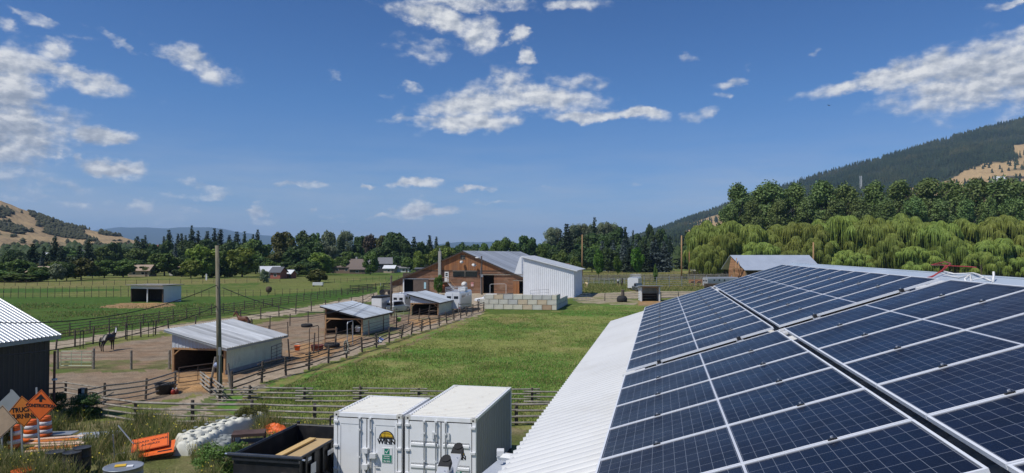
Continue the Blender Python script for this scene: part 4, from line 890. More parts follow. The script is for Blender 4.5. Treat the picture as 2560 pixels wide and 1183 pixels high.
for x in (.02, W_ - .02):
    mb = MB(); mb.box((x, D_ / 2, h_ / 2), (.05, D_ - .2, h_ - .1)); mb.build('side_wall', m_white, t)

# ------------------------------------------------------------------ the brown barn
BX, BY = (1158 - 1280) / F_PX * 164, 164.0
barn = thing('brown_barn', 'large weathered brown wooden barn with long grey tin roof', 'barn', (BX, BY, FARM), -AZ)
def bl(px, py):                  # pixel on the barn front -> local x, height
    k = (px - 1280) / F_PX; t_ = (k * BY - BX) / (CA + k * SA); d_ = BY - SA * t_
    return t_, P(px, py, d_).z - FARM
HW, ZR, ZE, LB = 17.5, 9.56, 2.2, 68.0
belly = bl(1150, 677)[1]
def roofz(x): return ZR - (ZR - ZE) * abs(x) / HW
def wallpoly(x0, x1, z0):        # part of the gable above z0
    xs = sorted(set([x0, x1] + ([0.0] if x0 < 0 < x1 else [])))
    return [(x0, 0, z0)] + [(x1, 0, z0)] + [(x, 0, max(z0, roofz(x))) for x in reversed(xs)]
xb = HW * (ZR - belly) / (ZR - ZE)
MB().prism(wallpoly(-xb, xb, belly), (0, .15, 0)).build('upper_wall', m_barnv, barn)
ld0, ld1, ld2 = bl(1010, 720)[0], bl(1034, 720)[0], bl(1072, 720)[0]; ldz = bl(1030, 698)[1]
rd0, rd1 = bl(1208, 720)[0], bl(1235, 720)[0]; rdz = bl(1220, 688)[1]
sd0, sd1, sd2 = bl(1283, 720)[0], bl(1298, 720)[0], bl(1309, 720)[0]; sdz = bl(1295, 703)[1]
mb = MB()
def strip(x0, x1, z0, z1=None):
    pts = [(x0, 0, z0), (x1, 0, z0)]
    top = lambda x: min(belly - .002, roofz(x)) if z1 is None else z1
    xs = [x1, x0]
    for bx in (xb, -xb):
        if x0 < bx < x1: xs.append(bx)
    for x in sorted(set(xs), reverse=True): pts.append((x, 0, top(x)))
    mb.prism(pts, (0, .15, 0))
strip(ld0, ld1, ldz); strip(ld1, rd0, 0); strip(rd0, rd1, rdz); strip(rd1, sd1, 0); strip(sd1, sd2, sdz); strip(sd2, HW, 0)
mb.build('lower_wall', m_barnh, barn)
mb = MB(); strip(-HW, ld0, 1.55); mb.build('lower_wall', m_barnh, barn)
mb = MB(); strip(-HW, ld0, 0, 1.548); mb.build('pale_wall', m_barnp, barn)
mb = MB(); mb.box((0, LB, 3.0), (2 * HW, .1, 6)); mb.box((-HW + .05, LB / 2, ZE / 2), (.1, LB, ZE)); mb.box((HW - .05, LB / 2, ZE / 2), (.1, LB, ZE)); mb.build('outer_wall', m_barnh, barn)
MB().box((0, LB / 2, -.02), (2 * HW - .3, LB, .06)).build('floor', m_dark, barn)
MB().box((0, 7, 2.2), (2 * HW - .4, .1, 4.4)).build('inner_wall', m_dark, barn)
for s_ in (-1, 1):
    v, f = corr(-.55, LB + .5, .9, .05, 0.0, ZR + .18, s_ * (HW + .5), ZE - .03)
    MB().add(v, f).build('roof', m_broof if s_ > 0 else m_tin, barn, fix=False)
    MB().prism([(0, -.5, ZR + .14), (s_ * (HW + .5), -.5, ZE - .08), (s_ * (HW + .5), -.5, ZE - .38), (0, -.5, ZR - .18)], (0, .06, 0)).build('barge_board', m_dark, barn)
# doors, window, door upstairs
mb = MB(); mb.box(((ld1 + ld2) / 2, -.14, ldz / 2), (ld2 - ld1, .08, ldz)); sdoor = mb.build('sliding_door', m_brown, barn)
x_, z_ = bl(1063.5, 714)
MB().box((x_, -.19, z_), (.5, .02, 1.5)).build('door_sign', M('pale_blue_panel', (.35, .55, .62), .5), sdoor)
MB().box(((ld0 + ld2) / 2 + .8, -.22, ldz + .08), (ld2 - ld0 + 3.2, .12, .16)).build('door_track', m_tin, barn)
MB().box((ld0 - .05, -.08, ldz / 2), (.3, .1, ldz)).build('door_frame', m_white, barn)
x0, z0 = bl(1133, 692); x1, z1 = bl(1193, 678.5)
MB().box(((x0 + x1) / 2, -.05, (z0 + z1) / 2), (x1 - x0, .1, z1 - z0)).build('window_band', m_glass, barn)
mb = MB(); mb.box(((x0 + x1) / 2, -.1, z1 + .06), (x1 - x0 + .2, .12, .12)); mb.box(((x0 + x1) / 2, -.1, (z0 + z1) / 2), (.1, .1, z1 - z0)); mb.build('window_frame', m_wood, barn)
x0, z0 = bl(1112, 704); x1, z1 = bl(1122, 679.6)
wd = MB().box(((x0 + x1) / 2, -.06, (z0 + z1) / 2), (x1 - x0, .08, z1 - z0)).build('upstairs_door', m_white, barn)
mb = MB(); cx_ = (x0 + x1) / 2
for zz_ in (.62, .80): mb.box((cx_, -.11, z0 + (z1 - z0) * zz_), ((x1 - x0) * .55, .02, (z1 - z0) * .13))
mb.build('door_pane', m_glass, wd)
lx0, lz = x0 - 1.6, z0
st = MB(); st.box(((x0 + x1) / 2 - .4, -.75, lz - .08), (x1 - x0 + 1.6, 1.4, .12)); st.build('landing', m_wood, barn)
mb = MB(); xa, za = x1 + .1, lz; xe, ze = bl(1146, 722)
for yy in (-.25, -1.25): mb.prism([(xa, yy, za - .35), (xa, yy, za), (xe, yy, .35), (xe, yy, 0)], (0, .06, 0))
for k in range(11): mb.box((xa + (xe - xa) * (k + .5) / 11, -.72, za - (za - .1) * (k + .5) / 11), (.32, .95, .05))
mb.build('staircase', m_white, barn)
mb = MB(); mb.poly([(lx0 + .9, -1.4, lz + 1.0), (xa, -1.4, lz + 1.0), (xe, -1.4, 1.2)], .06, 5)
for k in range(5): q = k / 4; mb.tube((xa + (xe - xa) * q, -1.4, lz * (1 - q)), (xa + (xe - xa) * q, -1.4, lz * (1 - q) + 1.05), .05, n=5)
mb.build('stair_rail', m_pine, barn)
x_, z_ = bl(1100.8, 650)
ch = MB().box((x_, -.36, 4.85), (.62, .6, 9.7)).build('chimney', m_conc, barn); MB().tube((x_, -.36, 9.7), (x_, -.36, 10.4), .13, n=8).build('flue', m_tin, ch)
x_, z_ = bl(1157, 643.5); aw = MB().box((x_, -.02, z_), (1.0, .08, .75)).build('attic_window', m_glass, barn)
mb = MB(); mb.box((x_, -.07, z_), (.08, .04, .75)); mb.box((x_, -.07, z_), (1.0, .04, .07)); mb.box((x_, -.06, z_ + .42), (1.2, .06, .1)); mb.box((x_, -.06, z_ - .42), (1.2, .06, .1)); mb.build('window_bars', m_wood, aw)
MB().box(((rd0 + rd1) / 2 + 4.5, -.2, rdz + .12), (rd1 - rd0 + 11, .12, .2)).build('door_track', m_wood, barn)
MB().box(((sd0 + sd1) / 2, -.1, sdz / 2), (sd1 - sd0, .08, sdz)).build('wooden_door', m_barnv, barn)
MB().box(((sd0 + sd2) / 2, -.12, sdz + .1), (sd2 - sd0, .1, .16)).build('door_lintel', m_wood, barn)
MB().box((0, -.03, belly), (2 * xb, .06, .18)).build('belly_board', m_dark, barn)
def onbarn(px, py, off): x, z = bl(px, py); return barn.matrix_basis @ Vector((x, -off, z))
bpy.context.view_layer.update()
def dish(label, loc, r, rz, tilt, pole, cat='satellite dish'):
    t = thing('satellite_dish', label, cat, loc, rz, 'white satellite dishes on the barn')
    prof = [(r * k / 6, (k / 6) ** 2 * r * .32) for k in range(7)]
    mb = MB().lathe(prof, n=18); o = mb.build('reflector', m_white, t, True); o.rotation_euler = (tilt, 0, 0)
    mb = MB(); mb.poly([(0, 0, 0), (0, .05, -pole * .5), (0, .2, -pole)], .035, 6); mb.build('mount_arm', m_tin, t)
    mb = MB(); q = Matrix.Rotation(tilt, 3, 'X'); mb.tube(q @ Vector((0, -r * .8, r * .2)), q @ Vector((0, 0, r * .9)), .025, n=5); mb.box(q @ Vector((0, 0, r * .9)), (.12, .12, .12)); mb.build('feed_horn', m_tin, t)
    return t
dish('small white dish on the barn gable under the attic window', onbarn(1156, 656, .6), .42, 0, R(55), .5)
dish('white dish high beside the yard lamp pole on the barn', onbarn(1187.5, 664, .9), .55, .3, R(40), .8)
dish('largest white dish, low on the barn wall beside the red sign', onbarn(1167, 711, 2.0), .68, -.1, R(62), 2.0)
t = thing('notice_sign', 'small red and white notice on the barn wall by the big dish', 'sign', onbarn(1181, 711, .08), -AZ)
MB().box((0, 0, 0), (.62, .03, .95)).build('panel', M('pale_pink_sign', (.62, .40, .38), .6), t); MB().box((0, -.02, .3), (.55, .02, .2)).build('red_band', m_red, t)
# yard light pole
d_ = 158.0; pb = P(1205, 640, d_)
t = thing('yard_light_pole', 'dark wooden pole with white lamp arm in front of the barn', 'light pole', (pb.x, d_, FARM))
MB().tube((0, 0, 0), (-.1, 0, pb.z - FARM), .2, .14, 8).build('pole', m_post, t)
MB().poly([(0, 0, pb.z - FARM - .5), (-.5, -.2, pb.z - FARM - .3), (-.8, -.3, pb.z - FARM - .35)], .04, 6).build('lamp_arm', m_tin, t)
MB().lathe([(.05, .18), (.22, .1), (.26, -.05), (.1, -.12)], (-1.05, -.35, pb.z - FARM - .4), 10, sx=1.7).build('lamp_head', m_white, t)
MB().box((.0, -.2, 4.2), (.5, .25, .6)).build('meter_box', m_tin, t); MB().tube((-.25, -.2, .1), (-.25, -.2, 6.2), .045, n=6).build('conduit', m_tin, t)
# ------------------------------------------------------------------ white metal building
gx, gy = (1434.7 - 1280) / F_PX * 147.6, 147.6
wb = thing('metal_building', 'tall white ribbed metal building with slanted roof against the barn', 'building', (gx, gy, FARM), -AZ)
W_, L_, hL, hR = 10.75, 15.4, 8.45, 5.72
mb = MB(); clad(mb, (-W_, 0), (0, 0), 0, hL, 0, hR, .42, .05, (0, -1, 0)); mb.build('front_wall', m_cladw, wb, fix=False)
mb = MB(); clad(mb, (0, 0), (0, L_), 0, hR, 0, hR, .42, .05, (1, 0, 0)); mb.build('side_wall', m_cladw, wb, fix=False)
mb = MB(); mb.box((-W_ + .03, L_ / 2, hL / 2), (.06, L_, hL)); mb.build('high_wall', m_cladw, wb); MB().prism([(-W_, L_, 0), (0, L_, 0), (0, L_, hR), (-W_, L_, hL)], (0, .06, 0)).build('back_wall', m_cladw, wb)
sl_ = (hL - hR) / W_
v, f = corr(-.5, L_ + .5, .42, .04, -W_ - .35, hL + .08 + .35 * sl_, .75, hR + .08 - .75 * sl_); MB().add(v, f).build('roof', m_galv2, wb, fix=False)
mb = MB()
for y in (-.5, L_ + .44): mb.prism([(-W_ - .35, y, hL + .35 * sl_ - .14), (.75, y, hR - .75 * sl_ - .14), (.75, y, hR - .75 * sl_ + .06), (-W_ - .35, y, hL + .35 * sl_ + .06)], (0, .05, 0))
mb.build('roof_trim', m_cladw, wb)
MB().prism([(-W_ - .35, .1, hL + .1), (-W_ - .35, .1, hL - 3.6), (-W_ - 1.9, .1, hL - 3.6), (-W_ - .75, .1, hL - .1)], (0, .08, 0)).build('corner_gusset', m_cladw, wb)
# ------------------------------------------------------------------ concrete block wall
def blockmat(n, c): return M('block_' + n, c, .92, var=.22, scale=1.3, bump=.5, bscale=9, dirt=tuple(x * .55 for x in c), dscale=1.4, damt=.55)
BLK = [blockmat('pale', (.60, .575, .50)), blockmat('grey', (.52, .505, .48)), blockmat('tan', (.60, .48, .34)), blockmat('cream', (.64, .59, .48)), blockmat('rust', (.46, .32, .21))]
BLN = ['pale grey', 'mid grey', 'tan stained', 'cream', 'rusty stained']
gw = G(1392, 776); bw, bh = 1.60, .815
BM = {}
def block(loc, rz, mi, ln, label):
    if ln not in BM:
        import bmesh
        bm = bmesh.new(); bmesh.ops.create_cube(bm, size=1); bmesh.ops.scale(bm, vec=(bw * ln - .045, .8, bh - .04), verts=bm.verts)
        bmesh.ops.bevel(bm, geom=bm.edges[:], offset=.035, segments=2, affect='EDGES')
        me = bpy.data.meshes.new('concrete_block'); bm.to_mesh(me); bm.free(); me.materials.append(BLK[0]); BM[ln] = me
    o = link('concrete_block', BM[ln]); o.material_slots[0].link = 'OBJECT'; o.material_slots[0].material = BLK[mi]
    o.location = gw + rotz(-AZ) @ Vector(loc); o.rotation_euler = (0, 0, -AZ + rz)
    tag(o, BLN[mi] + ' concrete block, ' + label, 'concrete block', 'stacked concrete blocks of the storage bay')
rb = random.Random(4)
CRS = ['bottom', 'middle', 'top']
for k in range(3):
    x = 0.0; i = 0
    while x > -11.6:
        ln = .5 if (k % 2 == 0 and i == 0) else 1.0
        mi = rb.choice([0, 0, 1, 3, 0, 2])
        if (k, i) == (0, 1): mi = 4
        if (k, i) in ((1, 1), (1, 3), (2, 6)): mi = 2
        if ln < 1: mi = 3
        block((x - bw * ln / 2, .4, bh * (k + .5)), 0, mi, ln, f'{ORD[i]} from right, front wall {CRS[k]} course')
        x -= bw * ln; i += 1
for k in range(3):
    for i in range(2 if k == 2 else 8):
        block((-.4, .8 + i * bw + bw / 2 + .01, bh * (k + .5)), math.pi / 2, rb.choice([1, 1, 0]), 1.0, f'{ORD[i]} from the corner, side wall {CRS[k]} course')
t = thing('plank', 'short grey beam lying across the top of the block wall', 'plank', gw + rotz(-AZ) @ Vector((-8.6, .4, 3 * bh + .06)), -AZ + .2)
MB().box((0, 0, 0), (2.6, .35, .12)).build('board', m_wood, t); MB().box((.9, 0, .1), (.9, .3, .1)).build('upper_board', m_post, t)
# ------------------------------------------------------------------ fences
def fence(name, label, pts, ph, pr, levels, rr, mp, mr, group=None, indiv=True, over=0.0, wob=0.02, lean=.02, rails=True, cat='fence', square=False, seed=0):
    """pts: ground points of the posts; every post is a part, and every rail (or, on thin wire fences, every level) is one"""
    rf = random.Random(seed + int(abs(pts[0][0]) * 10))
    p0 = Vector(pts[0]); t = thing(name, label, cat, p0, 0, group)
    mb = MB(); mb.tube((0, 0, -.1), (0, 0, ph), pr, pr * .88, 7) if not square else mb.box((0, 0, ph / 2), (pr * 2, pr * 2, ph))
    first = None
    for p in pts:
        p = Vector(p) - p0
        if first is None: o = mb.build('post', mp, t); first = o
        else: o = first.copy(); COL.objects.link(o)
        o.location = p; o.rotation_euler = (rf.gauss(0, lean), rf.gauss(0, lean), rf.random() * 3); o.scale = (1, 1, rf.uniform(.94, 1.1))
    lev = [MB() for _ in levels]
    for i in range(len(pts) - 1):
        a = Vector(pts[i]) - p0; b = Vector(pts[i + 1]) - p0; d = (b - a); L = d.length; d = d / L; nrm = Vector((d.y, -d.x, 0))
        for k, z in enumerate(levels):
            o1, o2 = rf.gauss(0, wob), rf.gauss(0, wob)
            side = nrm * (pr * .9 + rr) * (1 if (not over or i % 2 == 0) else -1)
            zz = z + (rr * 2.0 if (over and i % 2) else 0)
            A = a - d * (over + .05) + side + Vector((0, 0, zz + o1)); B = b + d * (over + .05) + side + Vector((0, 0, zz + o2))
            m_ = (A + B) / 2 + Vector((0, 0, -abs(rf.gauss(0, wob * 1.2))))
            r_ = rr * rf.uniform(.85, 1.15)
            if indiv:
                q = MB(); q.poly([A, m_, B], [r_ * 1.05, r_, r_ * .9], 6); q.build('rail', mr, t, fix=False)
            else: lev[k].poly([A, m_, B], r_, 4)
    if not indiv:
        for q in lev: q.build('rail', mr, t, fix=False)
    return t
def line(p, q, n): p = Vector(p); q = Vector(q); return [p + (q - p) * i / (n - 1) for i in range(n)]
def ground(p): return Vector((p[0], p[1], gz(p[0], p[1])))
# the post and rail fence between the track and the lawn
tp = [(580, 985), (654, 957), (714.5, 938.5), (772, 926), (821, 908.5), (866, 896.5), (905.5, 880.8), (941, 870), (973, 857), (1003, 847), (1028, 837), (1054, 830), (1076, 822.5), (1098, 815.4), (1117, 808.6), (1135, 802), (1151.5, 796.5), (1166.5, 790.5), (1182, 784.5), (1195.5, 780.5), (1209, 777.5)]
fence('rail_fence', 'long dark rustic rail fence between the dirt track and the lawn', [G(*p) for p in tp], 1.48, .09, [.42, .80, 1.18], .052, m_post, m_post, 'wooden rail fences', over=.22, wob=.03, lean=.05)
# pipe and post fence on the other side of the track
g0, g1 = G(724, 903), G(1166, 766)
fence('paddock_fence', 'thin rusty pipe fence along the paddock side of the dirt track', [ground(p) for p in line(g0, g1, 15)], 1.75, .07, [.35, .7, 1.05, 1.4], .024, m_post, m_pipe, 'pipe fences of the paddocks', indiv=False, lean=.05)
# along the driveway, paddock side
fence('paddock_fence', 'thin dark pipe fence between the paddocks and the driveway', [ground(p) for p in line(G(139.7, 875), G(422, 832), 8)] + [ground(p) for p in line(G(422, 832), G(960, 752), 14)][1:], 1.62, .085, [.4, .8, 1.2, 1.5], .022, m_post, m_pipe, 'pipe fences of the paddocks', indiv=False, lean=.04)
# driveway, field side
fence('board_fence', 'long dark four rail fence between the driveway and the left meadow', [ground(p) for p in line(G(60, 856), G(930, 729), 34)], 1.45, .07, [.35, .68, 1.0, 1.32], .040, m_post, m_post, 'wooden rail fences', indiv=False, lean=.02)
fence('board_fence', 'short black board fence at the end of the driveway left of the barn', [ground(p) for p in line(G(875, 731), G(978, 722), 6)], 1.6, .08, [.4, .8, 1.2, 1.5], .07, m_black, m_black, 'wooden rail fences', indiv=False)
# cross fence with wire, nearest paddock
fence('wire_fence', 'weathered post and wire fence across the nearest paddock', [G(144, 922.6), G(233.6, 922.6), G(328, 924), G(423.8, 922.6)], 1.55, .10, [.5, .95, 1.4], .008, m_wood, m_pipe, 'wire fences', indiv=False)
fence('paddock_fence', 'bare wire fence across the paddock between the two nearer sheds', [ground(p) for p in line(G(440, 880), G(720, 842), 6)], 1.5, .06, [.5, 1.0, 1.4], .014, m_post, m_pipe, 'wire fences', indiv=False)
fence('paddock_fence', 'bare wire fence across the paddock behind the middle shed', [ground(p) for p in line(G(620, 833), G(812, 800), 5)], 1.6, .07, [.5, 1.0, 1.5], .014, m_post, m_pipe, 'wire fences', indiv=False)
fence('paddock_fence', 'pipe fence across the paddock in front of the farthest shed', [ground(p) for p in line(G(985, 808), G(890, 778), 6)], 1.7, .06, [.4, .8, 1.2, 1.6], .022, m_pipe, m_pipe, 'wire fences', indiv=False)
# gate and curved rails at the lower left
c0, c1, c2, c3 = G(206, 1029), G(261, 1013), G(364, 997.5), G(438, 972)
fence('corral_fence', 'four rail pole fence rising from the black gate post to the near shed', [c0, c1, c2, c3], 1.25, .075, [.28, .56, .86, 1.15], .045, m_post, m_wood, 'wooden rail fences', wob=.015)
t = thing('gate_post', 'thick black post with white cap at the fence corner', 'post', c0)
MB().box((0, 0, .62), (.34, .34, 1.35)).build('post', m_black, t); MB().box((.12, -.18, 1.16), (.14, .03, .2)).build('white_tag', m_white, t)
MB().tube((.2, 0, .3), (1.5, .4, 1.0), .035, n=5).build('brace', m_wood, t)
# nearest fence
fp = [(206, 1033), (339, 1055.5), (481.5, 1061.5), (630.5, 1062), (786, 1069), (935, 1069), (1100, 1067), (1291, 1063), (1420, 1060)]
fence('rail_fence', 'nearest grey rail fence behind the white containers and barriers', [G(*p) for p in fp], 1.12, .095, [.16, .45, .74, 1.03], .055, m_post, m_rail, 'wooden rail fences', wob=.015, lean=.02)
# stacked rail fence behind it
sp = [(549, 1003), (624, 1003), (760.7, 1006), (901, 1006), (1047, 1007), (1190, 1008), (1330, 1008), (1450, 1008)]
fence('stacked_rail_fence', 'grey stacked rail fence with overlapping rails at the lawn edge', [G(*p) for p in sp], .90, .085, [.12, .42, .72], .052, m_post, m_rail, 'wooden rail fences', over=.45, wob=.012, lean=.02)
e0, e1 = G(549, 1003), G(508, 968)
fence('stacked_rail_fence', 'short slanting stacked rail fence corner beside the near pole', [e0, ground((Vector(e0) + Vector(e1)) / 2), e1], 1.0, .085, [.12, .40, .68, .92], .052, m_post, m_rail, 'wooden rail fences', over=.35, wob=.03, lean=.03)
fence('wire_fence', 'grey two rail fence at the dark barn corner behind the road signs', [G(110, 1000), G(163, 996), G(262, 1012)], 1.1, .08, [.4, .7, 1.0], .045, m_post, m_rail, 'wooden rail fences')
# fields
fence('wire_fence', 'long wire fence crossing the left meadow behind the field shelter', [G(x, y) for x, y in zip(np.linspace(-120, 1000, 62), np.interp(np.linspace(-120, 1000, 62), [-120, 300, 640, 1000], [748, 743, 741.5, 733]))], 1.5, .05, [.5, .9, 1.3], .014, m_post, m_pipe, 'wire fences', indiv=False)
fence('wire_fence', 'far sparse wire fence along the dry grass of the left meadow', [G(x, y) for x, y in zip(np.linspace(-100, 700, 30), np.interp(np.linspace(-100, 700, 30), [-100, 240, 480, 700], [716, 713, 709, 706]))], 1.5, .06, [.6, 1.2], .014, m_post, m_pipe, 'wire fences', indiv=False)
fence('wire_fence', 'middle wire fence of the left meadow, beyond the shelter roof', [G(x, y) for x, y in zip(np.linspace(-100, 320, 24), np.interp(np.linspace(-100, 320, 24), [-100, 320], [734, 729]))], 1.4, .05, [.6, 1.1], .013, m_post, m_pipe, 'wire fences', indiv=False)
fence('wire_fence', 'faint wire fence far across the middle meadow', [G(x, y) for x, y in zip(np.linspace(820, 1060, 16), np.linspace(709, 698, 16))], 1.5, .05, [.6, 1.2], .014, m_post, m_pipe, 'wire fences', indiv=False)
# right side corral
fence('pipe_corral', 'tall grey pipe corral panels behind the truck and trailer', [G(x, y) for x, y in zip(np.linspace(1610, 1830, 8), np.linspace(720, 716, 8))], 3.0, .09, [.5, 1.1, 1.6, 2.1, 2.7], .035, m_steel, m_steel, 'corral panels', indiv=False)
fence('pipe_corral', 'low grey pipe corral right of the white metal building', [G(x, y) for x, y in zip(np.linspace(1459, 1600, 12), np.linspace(711, 712, 12))], 1.9, .07, [.5, 1.0, 1.5, 1.85], .035, m_steel, m_steel, 'corral panels', indiv=False)
fence('board_fence', 'long dark board fence behind the corral, below the right meadow', [G(x, y) for x, y in zip(np.linspace(1458, 1900, 30), np.linspace(702, 698, 30))], 1.9, .09, [.4, .75, 1.1, 1.45, 1.8], .10, m_post, m_rail, 'wooden rail fences', indiv=False)
fence('rail_fence', 'two rail fence along the gravel path beside the small shelter', [G(x, y) for x, y in [(1512, 753), (1558, 753.5), (1600, 752), (1652, 751), (1696, 749), (1740, 748), (1785, 747)]], 1.55, .09, [.5, 1.0, 1.42], .045, m_post, m_rail, 'wooden rail fences', indiv=False)
fence('rail_fence', 'weathered rails beyond the gravel at the right meadow', [G(x, y) for x, y in zip(np.linspace(1455, 1700, 14), np.linspace(670, 666, 14))], 1.4, .06, [.6, 1.2], .03, m_post, m_rail, 'wooden rail fences', indiv=False)
def pickets(label, pts, h, step=.55):
    t = thing('picket_fence', label, 'fence', pts[0], 0, 'plank fences on the right'); rp = random.Random(3)
    mb = MB(); p0 = Vector(pts[0]); rl = MB()
    for a, b in zip(pts[:-1], pts[1:]):
        a = Vector(a) - p0; b = Vector(b) - p0; L = (b - a).length; d = (b - a) / L; ang_ = math.atan2(d.y, d.x)
        for k in range(int(L / step)):
            q = a + d * (k * step); hh = h * rp.uniform(.85, 1.12)
            mb.box(q + Vector((0, 0, hh / 2)), (step * rp.uniform(.6, .92), .05, hh), rotz(ang_ + rp.gauss(0, .05)))
        for z in (.5, h - .4): rl.box((a + b) / 2 + Vector((0, 0, z)), (L, .08, .12), rotz(ang_))
    mb.build('boards', planks('old_picket', (.22, .20, .17), (.34, .31, .26), True, .4, 3), t); rl.build('rail', m_post, t)
pickets('weathered upright plank fence below the willows, right of the ridge', [G(x, y) for x, y in [(2180, 690), (2300, 691.5), (2420, 693), (2560, 694), (2700, 695)]], 2.3, .8)
pickets('weathered upright plank fence left of the far roof gable', [G(x, y) for x, y in [(1722, 691), (1780, 689), (1845, 688), (1920, 688)]], 2.1, .7)
# gates
def tube_gate(label, a, b, h, mat, bars=5, stays=2):
    a = Vector(a); b = Vector(b); t = thing('tube_gate', label, 'gate', a, 0, 'tube gates'); d = b - a; mb = MB()
    mb.poly([(0, 0, .2), (0, 0, h), Vector(d) + Vector((0, 0, h)), Vector(d) + Vector((0, 0, .2)), (0, 0, .2)], .03, 6); mb.build('frame', mat, t, fix=False)
    for k in range(1, bars): MB().tube((0, 0, .2 + (h - .2) * k / bars), Vector(d) + Vector((0, 0, .2 + (h - .2) * k / bars)), .022, n=5).build('bar', mat, t)
    for k in range(1, stays + 1): MB().tube(Vector(d) * k / (stays + 1) + Vector((0, 0, .2)), Vector(d) * k / (stays + 1) + Vector((0, 0, h)), .022, n=5).build('stay', mat, t)
    return t
tube_gate('pale green tube gate in the wire fence right of the dark barn', G(152, 921), G(229, 921), 1.35, m_tubegr, 4, 2)
tube_gate('dark tube gate leaning on the sage wall of the nearest shed', G(678, 917), G(705, 905), 1.6, m_black, 5, 1)
tube_gate('low steel tube gate across the near shed front', G(447, 965), G(540, 951), 1.25, m_pipe, 3, 1)
tube_gate('pale steel tube gate before the white horse trailers', G(966, 795), G(1030, 789), 1.5, m_tubegr, 4, 2)
tube_gate('grey tube gate beside the white metal building corner', G(1434, 755), G(1476, 753), 1.5, m_steel, 4, 3)
tube_gate('small tube gate standing on the block bay behind the wall', G(1326, 752), G(1372, 749), 2.0, m_steel, 3, 1)
def hoop(label, a, b, h, mat=m_pipe):
    a = Vector(a); b = Vector(b) - a; t = thing('gate_arch', label, 'gate', a, 0, 'pipe gate frames')
    MB().poly([(0, 0, 0), (0, 0, h - .15), Vector(b) * .08 + Vector((0, 0, h)), Vector(b) * .92 + Vector((0, 0, h)), Vector(b) + Vector((0, 0, h - .15)), Vector(b)], .04, 6).build('frame', mat, t, fix=False)
hoop('tall rusty pipe gate frame by the red tub', G(773, 893), G(796, 885), 2.6); hoop('grey pipe gate frame before the middle shed', G(868, 868), G(882, 862), 2.4, m_steel)
hoop('white goal like pipe frame before the barn right door', G(1225, 741), G(1265, 740), 2.6, m_white)
for a, b, s in (((200, 872), (208, 871), 'pipe bracing in the driveway fence left of the dark horse'), ((318, 852), (330, 850), 'pipe bracing in the driveway fence right of the dark horse'), ((371, 843), (383, 841), 'pipe bracing in the driveway fence nearest the near shed roof')): hoop(s, G(*a), G(*b), 1.7, m_black)
def ladder_rack(label, px, py, w, h, mat):
    t = thing('wooden_gate', label, 'gate', G(px, py), .5)
    for x in (0, w): MB().tube((x, 0, 0), (x, 0, h), .05, n=6).build('post', mat, t)
    for k in range(3): MB().box((w / 2, -.05, h * (.45 + .22 * k)), (w, .04, .14)).build('slat', mat, t)
ladder_rack('small pine slat gate by the middle shed', 812, 868, 1.1, 1.9, m_pine)
ladder_rack('pale slat gate beside the larger horse trailer', 1146, 790, 2.1, 1.9, m_rail)
# leaning poles by the near shed
for px, py, dx, s in ((528, 955, .25, 'leaning grey pole before the near shed opening'), (577, 975, -.25, 'crooked pole at the near shed corner')):
    t = thing('leaning_post', s, 'post', G(px, py)); MB().tube((0, 0, 0), (dx, .1, 1.75), .09, .08, 7).build('post', m_wood, t)
# ------------------------------------------------------------------ poles and wires
def upole(label, px0, py0, top_py, r, mat, px1=None, name='utility_pole', extras=True):
    g = G(px0, py0); tz = P(px1 or px0, top_py, g.y); t = thing(name, label, 'utility pole', g, 0, 'wooden poles')
    MB().poly([(0, 0, -.2), ((tz.x - g.x) * .5, 0, (tz.z - g.z) * .5), (tz.x - g.x, 0, tz.z - g.z)], [r, r * .9, r * .72], 10).build('pole', mat, t, True)
    return t, g, tz
m_upole = M('old_greenish_pole', (0.165, 0.150, 0.098), .9, var=.35, scale=2.5, stretch=(6, 6, .7), bump=.5, c2=(.21, .185, .13))
m_tpole = M('new_tan_pole', (0.36, 0.215, 0.105), .85, var=.2, scale=2, stretch=(5, 5, .6))
t, gp_, tp_ = upole('tall weathered utility pole nearest the camera, beside the stacked rails', 550, 992, 614, .165, m_upole, 543)
hh = tp_.z - gp_.z
MB().box((.03, -.19, 2.9), (.16, .1, .5)).build('meter_box', m_tin, t); MB().tube((.03, -.2, 0), (.03, -.2, 2.7), .045, n=6).build('conduit', m_tin, t)
for z, x in ((hh * .78, -.22), (hh * .72, -.24), (hh * .565, -.25)): MB().lathe([(.03, -.06), (.05, -.03), (.03, 0), (.05, .03), (.02, .06)], (x, -.05, z), 8).build('insulator', m_white, t)
t, g2, t2 = upole('dark pole standing behind the middle shed roof', 978, 792, 689, .17, m_post)
t, g3, t3 = upole('tall bare tan pole behind the white metal building', 1455.5, 690, 587, .30, m_tpole)
for (a, b, c, r, s, mt) in ((1704, 700, 589, .28, 'tallest tan pole beside the gravel road', m_tpole), (1723.5, 690, 606, .25, 'shorter tan pole beside the gravel road', m_tpole), (1716, 668, 614, .16, 'thin grey pole in the shade beyond the tan road poles', m_post), (1684, 663, 628, .13, 'thin dark post at the bend of the gravel road', m_post), (1695, 665, 628, .13, 'second thin dark post along the gravel road', m_post), (1515, 671, 645, .11, 'leaning post between two young trees', m_post)): upole(s, a, b, c, r, mt)
t, g4, t4 = upole('short pale post end above the far roof', 2033.5, 700, 606, .32, m_tpole); upole('thin grey pole among the trees left of the near pole', 439, 686, 640, .14, m_post)
def wire(label, a, b, sag, r=.024):
    t = thing('power_line', label, 'wire', a, 0, 'overhead wires'); a = Vector(a); b = Vector(b); pts = []
    for i in range(25):
        s = i / 24; p = a + (b - a) * s; p.z -= sag * 4 * s * (1 - s); pts.append(p - a)
    MB().poly(pts, r, 4).build('cable', m_black, t, fix=False)
top_ = Vector((gp_.x - .2, gp_.y, gp_.z + hh * .74)); top2 = Vector((gp_.x - .2, gp_.y, gp_.z + hh * .60))
